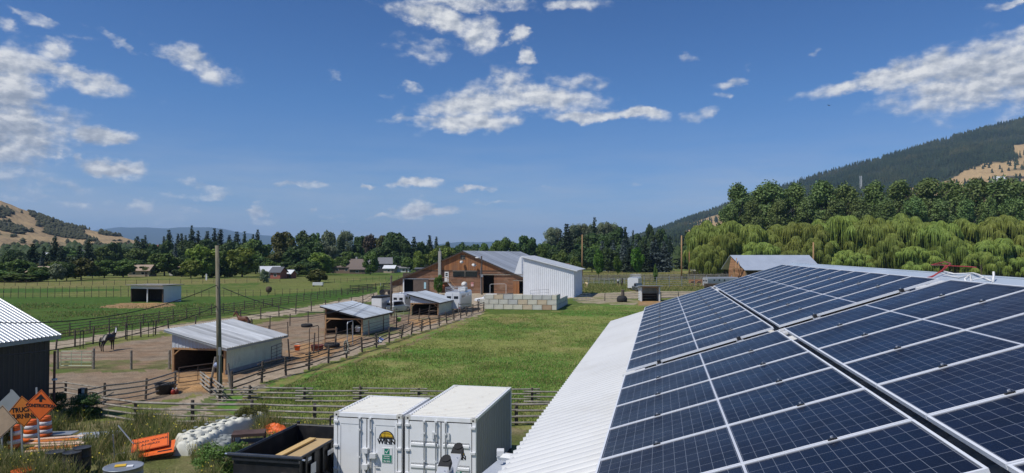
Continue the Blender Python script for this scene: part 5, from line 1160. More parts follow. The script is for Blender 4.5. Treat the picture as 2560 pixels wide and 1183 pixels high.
wire('upper service wire from the near pole to the dark barn roof', top_, P(-40, 806, 31), .75); wire('lower service wire from the near pole to the dark barn roof', top2, P(-40, 893, 31.0), .55)
wire('wire from the near pole across the paddock to the dark pole', Vector((gp_.x + .1, gp_.y, gp_.z + hh * .575)), Vector((t2.x, t2.y, t2.z - .3)), 2.4, .026)
wire('second sagging wire from the near pole to the dark pole', Vector((gp_.x + .1, gp_.y, gp_.z + hh * .72)), Vector((t2.x, t2.y, t2.z - 1.0)), 2.8, .026)
# ------------------------------------------------------------------ the roof we stand over, and its solar panels
SL = 0.3184; CS, SS = math.cos(SL), math.sin(SL)
E_ = Vector((SA, CA, 0)); N_ = Vector((CA * CS, -SA * CS, SS)); UP = E_.cross(N_).normalized()
if UP.z < 0: UP = -UP
O_ = Vector((1.5871, 10.0644, H - 1.7125)); PW, PL, GU, GV = 1.055, 2.1641, 0.3934, 0.0752
ROT = Matrix((N_, E_, UP)).transposed()          # local x up the slope, y along the eave (away), z off the roof
def rp(u, v, n=0.0): return O_ + E_ * u + N_ * v + UP * n
def solve_plane(px, py, n=-0.12):
    d = ray(px, py); c = Vector((0, 0, H)); t = (O_ + UP * n - c).dot(UP) / d.dot(UP); q = c + d * t - O_
    return q.dot(E_), q.dot(N_)
RN = -0.185
ue, ve = solve_plane(1527.4, 801.8, RN); _, ve2 = solve_plane(1247.7, 1171, RN); VE = (ve + ve2) / 2 + .0
UF = ue + .05; VR = 2 * PL + GV + .52; UN = -14.0
hb = thing('metal_roof_building', 'long building with white ribbed metal roof under the solar panels', 'building', (0, 0, 0))
m_roofw = M('white_roof_sheet', (0.60, 0.605, 0.60), .38, var=.04, scale=.8, dirt=(.46, .45, .42), dscale=.9, damt=.35, pos=.5, spec=.5)
m_ridge = M('shade_blue_flashing', (0.46, 0.52, 0.58), .35, .1, var=.08, scale=.7)  # blue grey paints shade and sky reflection into ridge and far slope
# ribs: rounded, 0.2 m apart, up the slope
def ribbed(u0, u1, v0, v1, per=.2, amp=.062):
    k = 8; n = int((u1 - u0) / per); us = []; hs = []
    for i in range(n):
        for j in range(k):
            f = j / k; us.append(u0 + (i + f) * per); hs.append(amp * (0.5 + .5 * math.cos(2 * math.pi * f)) ** 1.15)
    us = np.array(us); hs = np.array(hs)
    vv = [v0, (v0 + v1) / 2, v1]; pts = []
    for v_ in vv:
        for a, b in zip(us, hs): pts.append(rp(a, v_, RN + b - amp))
    m_ = len(us); fs = []
    for r_ in range(2):
        for i in range(m_ - 1): fs.append((r_ * m_ + i, r_ * m_ + i + 1, (r_ + 1) * m_ + i + 1, (r_ + 1) * m_ + i))
    return pts, fs
pts, fs = ribbed(UN, UF, VE, VR - .05)
MB().add(pts, fs).build('roof', m_roofw, hb, smooth=True, fix=False)
mb = MB()
rg = random.Random(9)
for u in np.arange(UN + .5, UF - .3, .2 * 2):          # screw heads along the purlins
    for v_ in (VE + .35, VE + 1.15):
        if rg.random() < .8: mb.box(rp(u + .1, v_ + rg.gauss(0, .012), RN - .02), (.024, .024, .014), ROT)
mb.build('screw_heads', m_tin, hb)
# the other slope and the ridge
RZ = rp(0, VR, RN)
n2 = Vector((CA * CS, -SA * CS, -SS))
far_ = lambda u, d: rp(u, VR, RN) + n2 * d
MB().add([far_(UN, 0), far_(UF, 0), far_(UF, 6.5), far_(UN, 6.5)], [(0, 1, 2, 3)]).build('far_slope', m_ridge, hb, fix=False)
mb = MB(); mb.add([rp(UN, VR - .34, RN + .015), rp(UF, VR - .34, RN + .015), rp(UF, VR, RN + .05), rp(UN, VR, RN + .05)], [(0, 1, 2, 3)])
mb.add([rp(UN, VR, RN + .05), rp(UF, VR, RN + .05), far_(UF, .34) + Vector((0, 0, .02)), far_(UN, .34) + Vector((0, 0, .02))], [(0, 1, 2, 3)])
mb.tube(rp(UN, VR - .34, RN + .018), rp(UF, VR - .34, RN + .018), .012, n=5); mb.tube(rp(UN, VR, RN + .05), rp(UF, VR, RN + .05), .016, n=6); mb.build('ridge_cap', m_ridge, hb, fix=False)
m_wallg = M('building_wall_sheet', (0.55, 0.56, 0.57), .5, var=.06)
p1, p2 = rp(UN, VE + .35, RN - .1), rp(UF - .3, VE + .35, RN - .1)
MB().add([(p1.x, p1.y, 0), (p2.x, p2.y, -.6), p2, p1], [(0, 1, 2, 3)]).build('eave_wall', m_wallg, hb, fix=False)
q0, q1, q2 = rp(UF - .3, VE + .35, RN - .1), rp(UF - .3, VR, RN - .1), far_(UF - .3, 6.2) - UP * .1
MB().add([(q0.x, q0.y, -.6), q0, q1, q2, (q2.x, q2.y, -.6)], [(0, 1, 2, 3, 4)]).build('gable_wall', m_wallg, hb, fix=False)
a, b = rp(UN, VE + .03, RN - .06), rp(UF, VE + .03, RN - .06)
MB().tube(a, b, .045, n=8).build('eave_trim', m_white, hb)
# lower porch roof and gutter stub at the eave, bottom of the picture
pz = P(1215, 1165, 9.2)
c_ = P(1270, 1141, 8.6); e2_ = P(1168, 1205, 8.0); w0 = rp(-1.9, VE + .34, RN - .55)
MB().prism([P(1245, 1150, 9.1), P(1290, 1146, 9.3), P(1300, 1290, 7.0), P(1165, 1215, 7.9)], (0, 0, -.05)).build('porch_roof', M('porch_sheet', (.47, .50, .55), .5, var=.06), hb)
mb = MB(); g1_, g2_ = P(1247, 1140, 8.9), P(1292, 1146, 8.75); d_ = (g2_ - g1_).normalized()
mb.poly([g1_, g1_ + d_ * .3], .05, 6); mb.box(g1_ + Vector((.02, 0, .045)), (.09, .14, .06)); mb.tube(g1_ - d_ * .01 + Vector((0, 0, -.03)), g2_ + Vector((0, 0, -.03)), .03, n=5); mb.build('gutter_end', m_white, hb)
# ---- panels
m_al = M('anodised_frame', (0.78, 0.80, 0.83), .4, .1, var=.05, scale=3)
m_clamp = M('black_clamp', (.03, .03, .032), .4, .3)
m_steelb = M('bright_steel', (.72, .73, .74), .25, .7)
mc, nt, b = nmat('solar_cells')
t_ = nd(nt, 'ShaderNodeTexCoord').outputs['Object']; s_ = nd(nt, 'ShaderNodeSeparateXYZ'); nt.links.new(t_, s_.inputs[0])
FR = 0.017; CX, CY = (PL - 2 * FR - .05) / 24, (PW - .02 - 2 * FR - .02) / 6
def grid(coord, period, off, half):
    f = math_(nt, 'FRACT', math_(nt, 'DIVIDE', math_(nt, 'ADD', coord, off), period))
    dist = math_(nt, 'MULTIPLY', math_(nt, 'SUBTRACT', 0.5, math_(nt, 'ABSOLUTE', math_(nt, 'SUBTRACT', f, 0.5))), period)
    return math_(nt, 'LESS_THAN', dist, half)
ax = math_(nt, 'ABSOLUTE', s_.outputs[0])
gx_ = grid(math_(nt, 'SUBTRACT', ax, .016), CX, 0.0, .0011); gy_ = grid(math_(nt, 'ADD', s_.outputs[1], CY * 3), CY, 0.0, .0016)
bus = grid(math_(nt, 'ADD', s_.outputs[1], CY * 3), CY / 5, CY / 10, .0005)
midl = math_(nt, 'LESS_THAN', ax, .009)
edge = math_(nt, 'MAXIMUM', math_(nt, 'GREATER_THAN', ax, PL / 2 - FR - .012), math_(nt, 'GREATER_THAN', math_(nt, 'ABSOLUTE', s_.outputs[1]), PW / 2 - .01 - FR - .010))
lin = math_(nt, 'MAXIMUM', gx_, gy_)
ci = nd(nt, 'ShaderNodeVectorMath', operation='FLOOR'); cd = nd(nt, 'ShaderNodeVectorMath', operation='DIVIDE'); nt.links.new(t_, cd.inputs[0]); cd.inputs[1].default_value = (CX * 2, CY, 1); nt.links.new(cd.outputs[0], ci.inputs[0])
wn_ = nd(nt, 'ShaderNodeTexWhiteNoise'); nt.links.new(ci.outputs[0], wn_.inputs['Vector'])
oi = nd(nt, 'ShaderNodeObjectInfo')
cell = mix(nt, wn_.outputs['Value'], (0.0035, 0.0045, 0.011), (0.006, 0.0075, 0.019))
cell = mix(nt, math_(nt, 'MULTIPLY', oi.outputs['Random'], .5), cell, (0.016, 0.017, 0.032))
sp = noise(nt, t_, 120, 2, .7); cell = mix(nt, math_(nt, 'MULTIPLY', ramp(nt, sp, [(.55, 0.0), (.8, 1.0)]), .35), cell, (0.028, 0.022, 0.019))
col_ = mix(nt, math_(nt, 'MULTIPLY', bus, .14), cell, (.12, .13, .16))
col_ = mix(nt, lin, col_, (.22, .24, .28)); col_ = mix(nt, math_(nt, 'MAXIMUM', midl, math_(nt, 'MULTIPLY', edge, .12)), col_, (.55, .57, .62))
nt.links.new(col_, b.inputs['Base Color']); b.inputs['Roughness'].default_value = .30; b.inputs['Specular IOR Level'].default_value = .26; b.inputs['IOR'].default_value = 1.45
du = noise(nt, t_, 1.3, 5, .65); nt.links.new(ramp(nt, du, [(.3, .22), (.75, .42)]), b.inputs['Roughness'])
hx, hy = PL / 2, (PW - .012) / 2; th_ = .031
fm = MB()
for s in (-1, 1):
    fm.box((0, s * (hy - FR / 2), -th_ / 2), (PL, FR, th_)); fm.box((s * (hx - FR / 2), 0, -th_ / 2 + .0002), (FR, 2 * hy - 2 * FR, th_))
f0 = fm.build('frame', m_al); g0_ = MB().add([(-hx + FR, -hy + FR, -.006), (hx - FR, -hy + FR, -.006), (hx - FR, hy - FR, -.006), (-hx + FR, hy - FR, -.006)], [(0, 1, 2, 3)]).build('glass', mc, fix=False)
b0 = MB().b2((-hx + FR, -hy + FR, -.03), (hx - FR, hy - FR, -.012)).build('back_sheet', m_black)
cm_ = MB(); cm_.box((0, 0, .005), (.058, .026, .010)); cm_.box((0, 0, -.05), (.03, .02, .1)); c0_ = cm_.build('mid_clamp', m_clamp); n0_ = MB().lathe([(.010, 0), (.010, .012), (.0, .013)], (0, 0, .012), 6).build('bolt', m_steelb, c0_)
proto = [f0.data, g0_.data, b0.data, c0_.data, n0_.data]
for o in (n0_, c0_, b0, g0_, f0): bpy.data.objects.remove(o)
BLOCKS = [('far lower block', lambda k: GU + k * PW, 0, 12, 'FL'), ('far upper block', lambda k: GU + k * PW, 1, 12, 'FR'), ('near lower block', lambda k: -(k + 1) * PW, 0, 6, 'NL'), ('near upper block', lambda k: -(k + 1) * PW, 1, 9, 'NR')]
def panel(u, row, label, last):
    v = row * (PL + GV)
    t = thing('solar_panel', label, 'solar panel', rp(u + PW / 2, v + PL / 2, 0)); t['group'] = 'solar panels on the white roof'
    t.rotation_euler = ROT.to_euler()
    link('frame', proto[0], t); link('glass', proto[1], t); link('back_sheet', proto[2], t)
    for x in (-PL * .27, PL * .27):
        c = link('mid_clamp', proto[3], t); c.location = (x, -PW / 2, 0); link('bolt', proto[4], c)
for nm, fu, row, n, code in BLOCKS:
    for k in range(n):
        far = (n - k) if code[0] == 'F' else (k + 1)
        if code[0] == 'F': s = f"dark blue solar panel, {ORD[k]} row from the cross gap in the {nm}"
        else: s = f"dark blue solar panel, {ORD[k]} row nearer than the cross gap in the {nm}"
        panel(fu(k), row, s, k == n - 1)
# the panels past the near end of the lower block
for k in range(3): panel(-(6 * PW + GU) - (k + 1) * PW, 0, f'dark blue solar panel, {ORD[k]} beyond the near end gap of the near lower block', False)
# rails under the panels, running along the eave
for r_ in (0, 1):
    for x in (.23, .77):
        v = r_ * (PL + GV) + PL * x
        t = thing('mounting_rail', f"aluminium mounting rail under the {['lower', 'upper'][r_]} panel rows, on the {'eave' if x < .5 else 'ridge'} side", 'rail', rp(0, v, -.08)); t['group'] = 'aluminium rails under the panels'
        mb = MB(); mb.add([q - rp(0, v, -.08) for q in (rp(-10, v - .02, -.05), rp(GU + 12 * PW + .05, v - .02, -.045), rp(GU + 12 * PW + .05, v + .02, -.045), rp(-10, v + .02, -.045), rp(-10, v - .02, -.10), rp(GU + 12 * PW + .05, v - .02, -.10), rp(GU + 12 * PW + .05, v + .02, -.10), rp(-10, v + .02, -.10))],
               [(0, 1, 2, 3), (4, 7, 6, 5), (0, 4, 5, 1), (1, 5, 6, 2), (2, 6, 7, 3), (3, 7, 4, 0)]); mb.build('rail_profile', m_steelb, t)
        # end clamps in the cross gap
        mb = MB(); mb.box((0, 0, 0), (.05, .04, .04)); o = mb.build('end_clamp', m_clamp, t); o.location = rp(GU - .03, v, -.012) - rp(0, v, -.08); o.rotation_euler = ROT.to_euler()
        mb = MB(); mb.poly([(-.04, -.03, -.07), (-.04, -.03, .0), (-.04, -.12, .0), (.04, -.12, .0), (.04, -.03, .0), (.04, -.03, -.07)], .010, 5); o = mb.build('clamp_wire', m_steelb, t); o.location = rp(GU - .05, v, -.03) - rp(0, v, -.08); o.rotation_euler = ROT.to_euler()
for (u, v, s, rz) in ((.06, PL + .05, 'white rail splice where the four panel blocks meet', 0), (-.22, PL + .035, 'white splice plates just below the meeting of the four blocks', 0), (GU / 2, 2 * PL - .12, 'white rail end sticking out by the ridge in the cross gap', 0), (GU / 2 - .02, .12, 'white rail end at the eave end of the cross gap', 0), (GU + 12 * PW - .12, PL + .035, 'white splice at the far end of the long gap', 0)):
    t = thing('rail_splice', s, 'rail splice', rp(u, v, -.06)); t.rotation_euler = ROT.to_euler()
    L_ = .34 if 'ridge' in s or 'eave' in s else .10
    MB().box((0, .035 if L_ > .2 else -.05, .03), (L_, .05, .03)).build('splice_bar', m_white, t); MB().box((.02, -.035 if L_ > .2 else .05, .03), (L_ * .9, .05, .03)).build('splice_plate', m_white, t)
# cables at the ridge
def wirecoil(nm, label, cat, pts, r, mat):
    p0 = Vector(pts[0]); t = thing(nm, label, cat, p0); MB().poly([Vector(p) - p0 for p in pts], r, 6).build('cable', mat, t, True, fix=False); return t
def ridgeP(px, py): 
    u, v = solve_plane(px, py, RN + .06); return rp(u, v, RN + .06)
uW = solve_plane(2378, 690, RN)[0]
base = rp(uW, VR - .1, RN + .06)
m_wred = M('red_insulation', (.36, .045, .05), .45); m_wwhite = M('white_insulation', (.80, .79, .77), .45)
def wp_(du, dv, n): return rp(uW + du * .62, VR + dv, RN + .03 + n * .45)
wirecoil('wire_coil', 'tangled red wires looping over the ridge between the panel blocks', 'wire', [wp_(.25, -.42, .07), wp_(.12, -.2, .08), wp_(0, -.05, .16), wp_(-.05, .02, .26), wp_(.5, .2, .24), wp_(1.3, .3, .22), wp_(1.9, .2, .16), wp_(1.2, .1, .24), wp_(.4, .05, .30), wp_(-.2, .05, .28), wp_(-.6, .15, .20), wp_(-.9, .2, .14)], .008, m_wred)
for k, s in enumerate(('thin red wire bundle standing at the ridge, left strand', 'thin red wire bundle standing at the ridge, right strand')):
    wirecoil('wire', s, 'wire', [wp_(.3 - .1 * k, -.45, .03), wp_(.14 - .08 * k, -.2, .06), wp_(.02 - .05 * k, -.04, .20), wp_(-.12 - .06 * k, .0, .33), wp_(-.22, .05, .30)], .008, m_wred)
wirecoil('cable', 'long white cable lying along the ridge behind the red wires', 'cable', [wp_(-.1, -.05, .16), wp_(-.5, -.02, .07), wp_(-1.0, .02, .07), wp_(-1.5, .0, .12), wp_(-2.0, -.05, .12), wp_(-2.5, -.1, .06), wp_(-2.8, -.12, .01)], .011, m_wwhite)
wirecoil('cable', 'lower white cable with loose ends on the ridge', 'cable', [wp_(-.15, -.1, .12), wp_(-.7, -.1, .05), wp_(-1.2, -.12, .05), wp_(-1.55, -.05, .10), wp_(-1.9, -.14, .06), wp_(-2.15, -.2, .02)], .010, m_wwhite)
wirecoil('cable', 'short white cable end near the white cables', 'cable', [wp_(-1.5, -.05, .09), wp_(-1.62, -.15, .05), wp_(-1.85, -.2, .02)], .010, m_wwhite)
uX = solve_plane(2530, 700, RN)[0]
def xp_(du, dv, n): return rp(uX + du * .7, VR + dv, RN + .03 + n * .5)
wirecoil('cable', 'white cable arching to the bent stub at the right end of the ridge', 'cable', [xp_(.75, -.25, .01), xp_(.5, -.2, .10), xp_(.2, -.15, .14), xp_(0, -.12, .12), xp_(-.04, -.18, .0)], .009, m_wwhite)
wirecoil('cable', 'forked white cable stub at the right end of the ridge', 'cable', [xp_(-.03, -.16, -.01), xp_(-.02, -.14, .09), xp_(.05, -.1, .16), xp_(.08, -.08, .24)], .014, m_wwhite)
# ---- the ladder
lad = thing('extension_ladder', 'top of an aluminium extension ladder with black rubber end caps', 'ladder', (0, 0, 0))
m_alu = M('ladder_aluminium', (0.66, 0.67, 0.67), .35, .5, var=.08, scale=4)
for (a, b, nm) in ((P(1143, 1132, 6.0), P(1085, 1300, 5.4), 'rail'), (P(1112, 1164, 5.6), P(1062, 1300, 5.15), 'rail')):
    d_ = (b - a).normalized(); q = d_.to_track_quat('Z', 'Y').to_matrix()
    mb = MB(); L_ = (b - a).length; mb.box((a + b) / 2, (.085, .030, L_), q); o = mb.build(nm, m_alu, lad)
    mb = MB(); mb.box(a - d_ * .01, (.092, .045, .07), q); mb.tube(a - d_ * .05 + q @ Vector((0, -.03, 0)), a - d_ * .05 + q @ Vector((0, .03, 0)), .038, n=12); c = mb.build('end_cap', m_rubber, o)
    mb = MB()
    for k in (-1, 1): mb.tube(a + d_ * (.045 + .03 * k) + q @ Vector((.022 * k, -.019, 0)), a + d_ * (.045 + .03 * k) + q @ Vector((.022 * k, .019, 0)), .007, n=8)
    mb.build('rivets', m_steelb, c)
for k in range(3):
    s = .25 + .3 * k; A = P(1143, 1132, 6.0) * (1 - s) + P(1085, 1300, 5.4) * s; B = P(1112, 1164, 5.6) * (1 - s) + P(1062, 1300, 5.15) * s
    MB().tube(A, B, .018, n=8).build('rung', m_alu, lad)
# ------------------------------------------------------------------ text
def text_mesh(s, size, mat, name, parent, loc, rot, bold=0.0, align='CENTER', ext=.002, sx=1.0):
    cu = bpy.data.curves.new(name, 'FONT'); cu.body = s; cu.size = size; cu.align_x = align; cu.align_y = 'CENTER'; cu.extrude = ext; cu.offset = bold; cu.resolution_u = 3
    ob = bpy.data.objects.new(name + '_tmp', cu); COL.objects.link(ob)
    dg = bpy.context.evaluated_depsgraph_get(); me = bpy.data.meshes.new_from_object(ob.evaluated_get(dg)); me.name = name
    bpy.data.objects.remove(ob); me.materials.clear(); me.materials.append(mat)
    o = link(name, me, parent); o.location = loc; o.rotation_euler = rot; o.scale = (sx, 1, 1); return o
FACE = (math.pi / 2, 0, 0)
m_cont = M('container_white', (0.86, 0.87, 0.88), .45, var=.04, scale=1.2, dirt=(.45, .42, .38), dscale=1.1, damt=.22, pos=.55)
m_croof = M('container_roof_white', (0.62, 0.61, 0.56), .5, var=.06, scale=1.5, dirt=(.30, .24, .17), dscale=2.6, damt=.6, pos=.58)
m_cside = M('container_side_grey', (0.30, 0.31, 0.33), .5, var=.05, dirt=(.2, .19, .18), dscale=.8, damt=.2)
m_gasket = M('door_gasket', (.03, .03, .033), .7)
m_cgrey = M('galvanised_bar', (.34, .36, .385), .45, .3, var=.1)
m_lock = M('lock_box_white', (.72, .73, .74), .45, var=.04)
m_ylw = M('logo_yellow', (.75, .47, .03), .5, var=.03); m_logok = M('logo_black', (.015, .016, .02), .5); m_navy = M('logo_dark', (.02, .03, .05), .5); m_green = M('sign_green', (.01, .22, .14), .45, var=.04); m_sw = M('sign_white', (.80, .80, .80), .45, var=.02)
def flat(poly, y, mat, name, parent, d=.004):
    return MB().prism([(p[0], y, p[1]) for p in poly], (0, -d, 0)).build(name, mat, parent)
def arc(cx, cz, r, a0, a1, n=20): return [(cx + r * math.cos(a0 + (a1 - a0) * k / n), cz + r * math.sin(a0 + (a1 - a0) * k / n)) for k in range(n + 1)]
def logo(par, cx, cz, w, y, full=True):
    r = w / 2
    flat(arc(cx, cz, r, 0, math.pi), y, m_navy, 'logo_arch', par); flat(arc(cx, cz, r * .86, 0, math.pi), y - .005, m_ylw, 'logo_sun', par)
    mb = MB()
    mb.prism([(cx - r, y - .006, cz), (cx + r, y - .006, cz), (cx + r, y - .006, cz + r * .10), (cx - r, y - .006, cz + r * .10)], (0, -.004, 0))
    rl = random.Random(2)
    for k in range(15):
        x = cx - r * .75 + k * r * .107; h = r * rl.uniform(.18, .40)
        mb.prism([(x - r * .06, y - .007, cz + r * .1), (x + r * .06, y - .007, cz + r * .1), (x, y - .007, cz + r * .1 + h)], (0, -.003, 0))
    x = cx - r * .22; mb.prism([(x - r * .025, y - .007, cz), (x + r * .025, y - .007, cz), (x + r * .025, y - .007, cz + r * .82), (x - r * .025, y - .007, cz + r * .82)], (0, -.003, 0))
    mb.prism([(x - r * .3, y - .007, cz + r * .60), (x + r * .95, y - .007, cz + r * .56), (x + r * .95, y - .007, cz + r * .60), (x - r * .3, y - .007, cz + r * .66)], (0, -.003, 0))
    mb.prism([(x, y - .007, cz + r * .82), (x + r * .8, y - .007, cz + r * .59), (x + r * .8, y - .007, cz + r * .57), (x, y - .007, cz + r * .79)], (0, -.003, 0))
    mb.build('logo_skyline', m_logok, par)
    if full:
        text_mesh('WINN', w * .40, m_logok, 'logo_lettering', par, (cx, y - .004, cz - r * .36), FACE, .010, sx=1.02)
        MB().box((cx + r * .42, y - .003, cz - r * .66), (w * .48, .003, .012)).build('logo_small_line', m_cgrey, par)
def container(label, x0, y0, L, kind):
    """local origin: front left bottom corner; x right along the front, y away"""
    W_, Hc = 2.40, 2.57
    t = thing('shipping_container', label, 'shipping container', (x0, y0, 0), -AZ, 'white steel containers in the yard')
    # ribbed sides and roof
    def side(x, s):
        vs = []; fs = []; y = .12; per = .28
        st = []
        while y < L - .12:
            for f, h in ((0, 0), (.25, 0), (.38, .036), (.75, .036), (.88, 0)):
                if y + f * per < L - .12: st.append((y + f * per, h))
            y += per
        for yy, h in st: vs += [(x - s * h, yy, .15), (x - s * h, yy, Hc - .1)]
        for i in range(len(st) - 1): fs.append((2 * i, 2 * i + 2, 2 * i + 3, 2 * i + 1))
        return MB().add(vs, fs)
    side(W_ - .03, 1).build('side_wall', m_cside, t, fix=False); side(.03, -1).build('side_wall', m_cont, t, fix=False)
    v, f = corr(.12, L - .1, .21, .03, .05, Hc - .035, W_ - .05, Hc - .035); MB().add(v, f).build('roof', m_croof, t, fix=False)
    MB().box((W_ / 2, L - .03, Hc / 2), (W_ - .2, .04, Hc - .2)).build('back_wall', m_cont, t); MB().box((W_ / 2, L / 2, .1), (W_, L, .16)).build('floor', m_gasket, t)
    mb = MB()
    for x in (.06, W_ - .06):
        for y in (.06, L - .06): mb.box((x, y, Hc / 2), (.12, .12, Hc - .24))
        mb.box((x, L / 2, Hc - .05), (.10, L - .3, .09)); mb.box((x, L / 2, .08), (.10, L - .3, .15))
    mb.box((W_ / 2, .06, Hc - .065), (W_ - .24, .12, .13)); mb.box((W_ / 2, L - .06, Hc - .065), (W_ - .24, .11, .12)); mb.build('frame', m_cont, t)
    for x in (.09, W_ - .09):
        for y in (.09, L - .09):
            o = MB().box((x, y, Hc - .06), (.185, .185, .13)).build('corner_casting', m_croof, t)
            if y < 1: MB().tube((x, y - .0935, Hc - .07), (x, y - .0915, Hc - .07), .034, n=12).build('casting_hole', m_gasket, o); MB().box((x, y, Hc + .004 - .0), (.09, .05, .004)).build('casting_slot', m_gasket, o)
    # doors
    z0, z1 = .16, Hc - .17
    MB().box((W_ / 2, .055, (z0 + z1) / 2), (W_ - .22, .02, z1 - z0 + .06)).build('door_gap', m_gasket, t)
    xm = W_ / 2 + (-.02 if kind == 'flat' else .03)
    for s, (xa, xb_) in enumerate(((.15, xm - .02), (xm + .02, W_ - .15))):
        mb = MB(); mb.box(((xa + xb_) / 2, .025, (z0 + z1) / 2), (xb_ - xa, .05, z1 - z0)); d = mb.build('door', m_cont, t)
        if kind == 'flat':
            mb = MB(); xi0, xi1 = (xa + .10, xb_ - .22) if s == 0 else (xa + .28, xb_ - .08)
            for q in ((xi0, .006), (xi1, .006)): mb.box((q[0], -.003, (z0 + z1) / 2 - .1), (.012, .006, z1 - z0 - .3))
            mb.box(((xi0 + xi1) / 2, -.003, z1 - .19), (xi1 - xi0, .006, .012)); mb.build('door_seam', m_cgrey, d)
        else:
            for zc in (z1 - .72, z1 - 1.44):
                mb = MB(); xa2, xb2 = xa + .06, xb_ - .06
                mb.prism([(xa2, 0, zc + .10), (xa2, .03, zc + .07), (xa2, .03, zc + .05), (xa2, -.035, zc + .02), (xa2, -.035, zc - .05), (xa2, 0, zc - .12)], (xb2 - xa2, 0, 0)); mb.build('door_rib', m_cont, d)
        for zc in (z1 - .12, z1 - .93, z1 - 1.7, z0 + .2):
            xh = .09 if s == 0 else W_ - .09
            MB().box((xh, -.02, zc), (.16, .06, .07)).build('hinge', m_lock, d)
    bars = (xm - .24, xm + .14) if kind == 'flat' else (xm - .56, xm - .16, xm + .17)
    for x in bars:
        o = MB().tube((x, -.05, z0), (x, -.05, z1 + .05), .022, n=8).build('lock_bar', m_cgrey, t)
        for zc in (z1 + .03, z1 - .35, z1 - 1.25, z0 + .1): MB().box((x, -.045, zc), (.075, .06, .06)).build('bracket', m_lock, o)
    return t, xm, z0, z1
m_board = M('plywood', (.48, .34, .17), .75, var=.12, scale=2, stretch=(1, 8, 8)); m_board2 = M('fresh_plank', (.62, .42, .17), .7, var=.12, scale=3, stretch=(1, 8, 8))
fx = lambda px, d: (px - 1280) / F_PX * d
tL, xm, z0, z1 = container('shorter white container, left of two, with logo and green safety sign', fx(1190, 23.0) - 2 * (2.40 * CA) - .12, 23.0 + 2 * 2.40 * SA + .02, 2.95, 'flat')
logo(tL, xm + .70, z1 - .62, .54, -.001)
sg = MB().box((xm + .72, -.006, z1 - 1.16), (.36, .012, .50)).build('safety_sign', m_sw, tL)
flat([(xm + .555, z1 - 1.395), (xm + .885, z1 - 1.395), (xm + .885, z1 - 1.145), (xm + .555, z1 - 1.145)], -.0125, m_green, 'green_field', sg, .003)
flat([(xm + .63, z1 - 1.12), (xm + .81, z1 - 1.12), (xm + .81, z1 - .94), (xm + .63, z1 - .94)], -.0125, m_green, 'green_square', sg, .003)
flat([(xm + .66, z1 - 1.035), (xm + .68, z1 - 1.015), (xm + .705, z1 - 1.055), (xm + .775, z1 - .955), (xm + .79, z1 - .965), (xm + .708, z1 - 1.095)], -.016, m_sw, 'check_mark', sg, .003)
for s, zz, sz in (('Think Safe...', 1.19, .048), ('Work Safe...', 1.26, .048), ('Be Safe', 1.345, .078)): text_mesh(s, sz, m_sw, 'sign_lettering', sg, (xm + .72, -.018, z1 - zz), FACE, .0015)
for x, z in ((xm - .02, 1.02), (xm + .26, 1.17), (xm - .02, 1.55)): MB().box((x, -.085, z1 - z), (.20, .13, .16)).build('lock_box', m_lock, tL)
MB().poly([(xm + .28, -.06, z1 - 1.52), (xm + .42, -.06, z1 - 1.52)], .02, 6).build('door_handle', m_cgrey, tL)
tR, xm, z0, z1 = container('longer white container with ribbed doors, right of two', fx(1190, 23.0) - 2.40 * CA, 23.0 + 2.40 * SA, 5.6, 'ribbed')
logo(tR, xm + .60, z1 - 1.02, .42, -.001, True)
MB().box((xm + .6, -.006, z1 - 1.62), (.2, .012, .36)).build('safety_sign', m_green, tR); MB().box((xm + .6, -.013, z1 - 1.52), (.1, .004, .1)).build('sign_mark', m_sw, tR)
for x, z in ((xm - .26, .42), (xm + .26, .42)): MB().box((x, -.03, z1 - z), (.07, .03, .22)).build('vent_cover', m_lock, tR)
MB().box((xm, -.085, z1 - 1.40), (.20, .13, .16)).build('lock_box', m_lock, tR)
# ------------------------------------------------------------------ black dump bin with boards
zr = 1.55
A_, B_, Cb, Db = P(583, 1141, 22.6), P(752, 1148, 22.2), P(748, 1070, 26.4), P(905, 1074, 26.1)
A_.z = B_.z = zr; Cb.z = Db.z = zr
ex = (B_ - A_); ex.z = 0; wd_ = ex.length; ex.normalize(); ey = Vector((-ex.y, ex.x, 0)); ln_ = 4.0
rzb = math.atan2(ex.y, ex.x)
db = thing('dump_trailer', 'black steel dump trailer with open bed, boards lying inside', 'trailer', (A_.x, A_.y, 0), rzb - .03)
m_blk = M('trailer_black', (0.020, 0.020, 0.022), .42, var=.35, scale=2.5, dirt=(.10, .085, .07), dscale=1.6, damt=.4, pos=.5)
mb = MB(); mb.box((.04, ln_ / 2, 1.05), (.07, ln_, 1.0)); mb.build('side_wall', m_blk, db); mb = MB(); mb.box((wd_ - .04, ln_ / 2, 1.05), (.07, ln_, 1.0)); mb.build('side_wall', m_blk, db)
mb = MB(); mb.box((wd_ / 2, ln_, 1.05), (wd_ - .05, .07, 1.0)); mb.build('head_wall', m_blk, db)
mb = MB(); mb.box((wd_ / 2, .03, 1.0), (wd_ - .1, .07, .9))
mb.build('tail_gate', m_blk, db); MB().box((wd_ / 2, ln_ / 2, .55), (wd_ - .05, ln_, .08)).build('bed_floor', m_blk, db)
mb = MB()
for k in range(7): mb.box((wd_ + .03, .3 + k * .58, 1.05), (.08, .09, .92)); mb.box((-.03, .3 + k * .58, 1.05), (.08, .09, .92))
mb.build('side_ribs', m_blk, db)
mb = MB(); mb.tube((-.15, -.05, zr + .02), (wd_ + .1, -.05, zr + .02), .065, n=10); mb.box((wd_ / 2, -.02, zr - .09), (wd_, .10, .12)); mb.build('tarp_roller', M('black_tarp', (.03, .033, .04), .28, spec=.6), db)
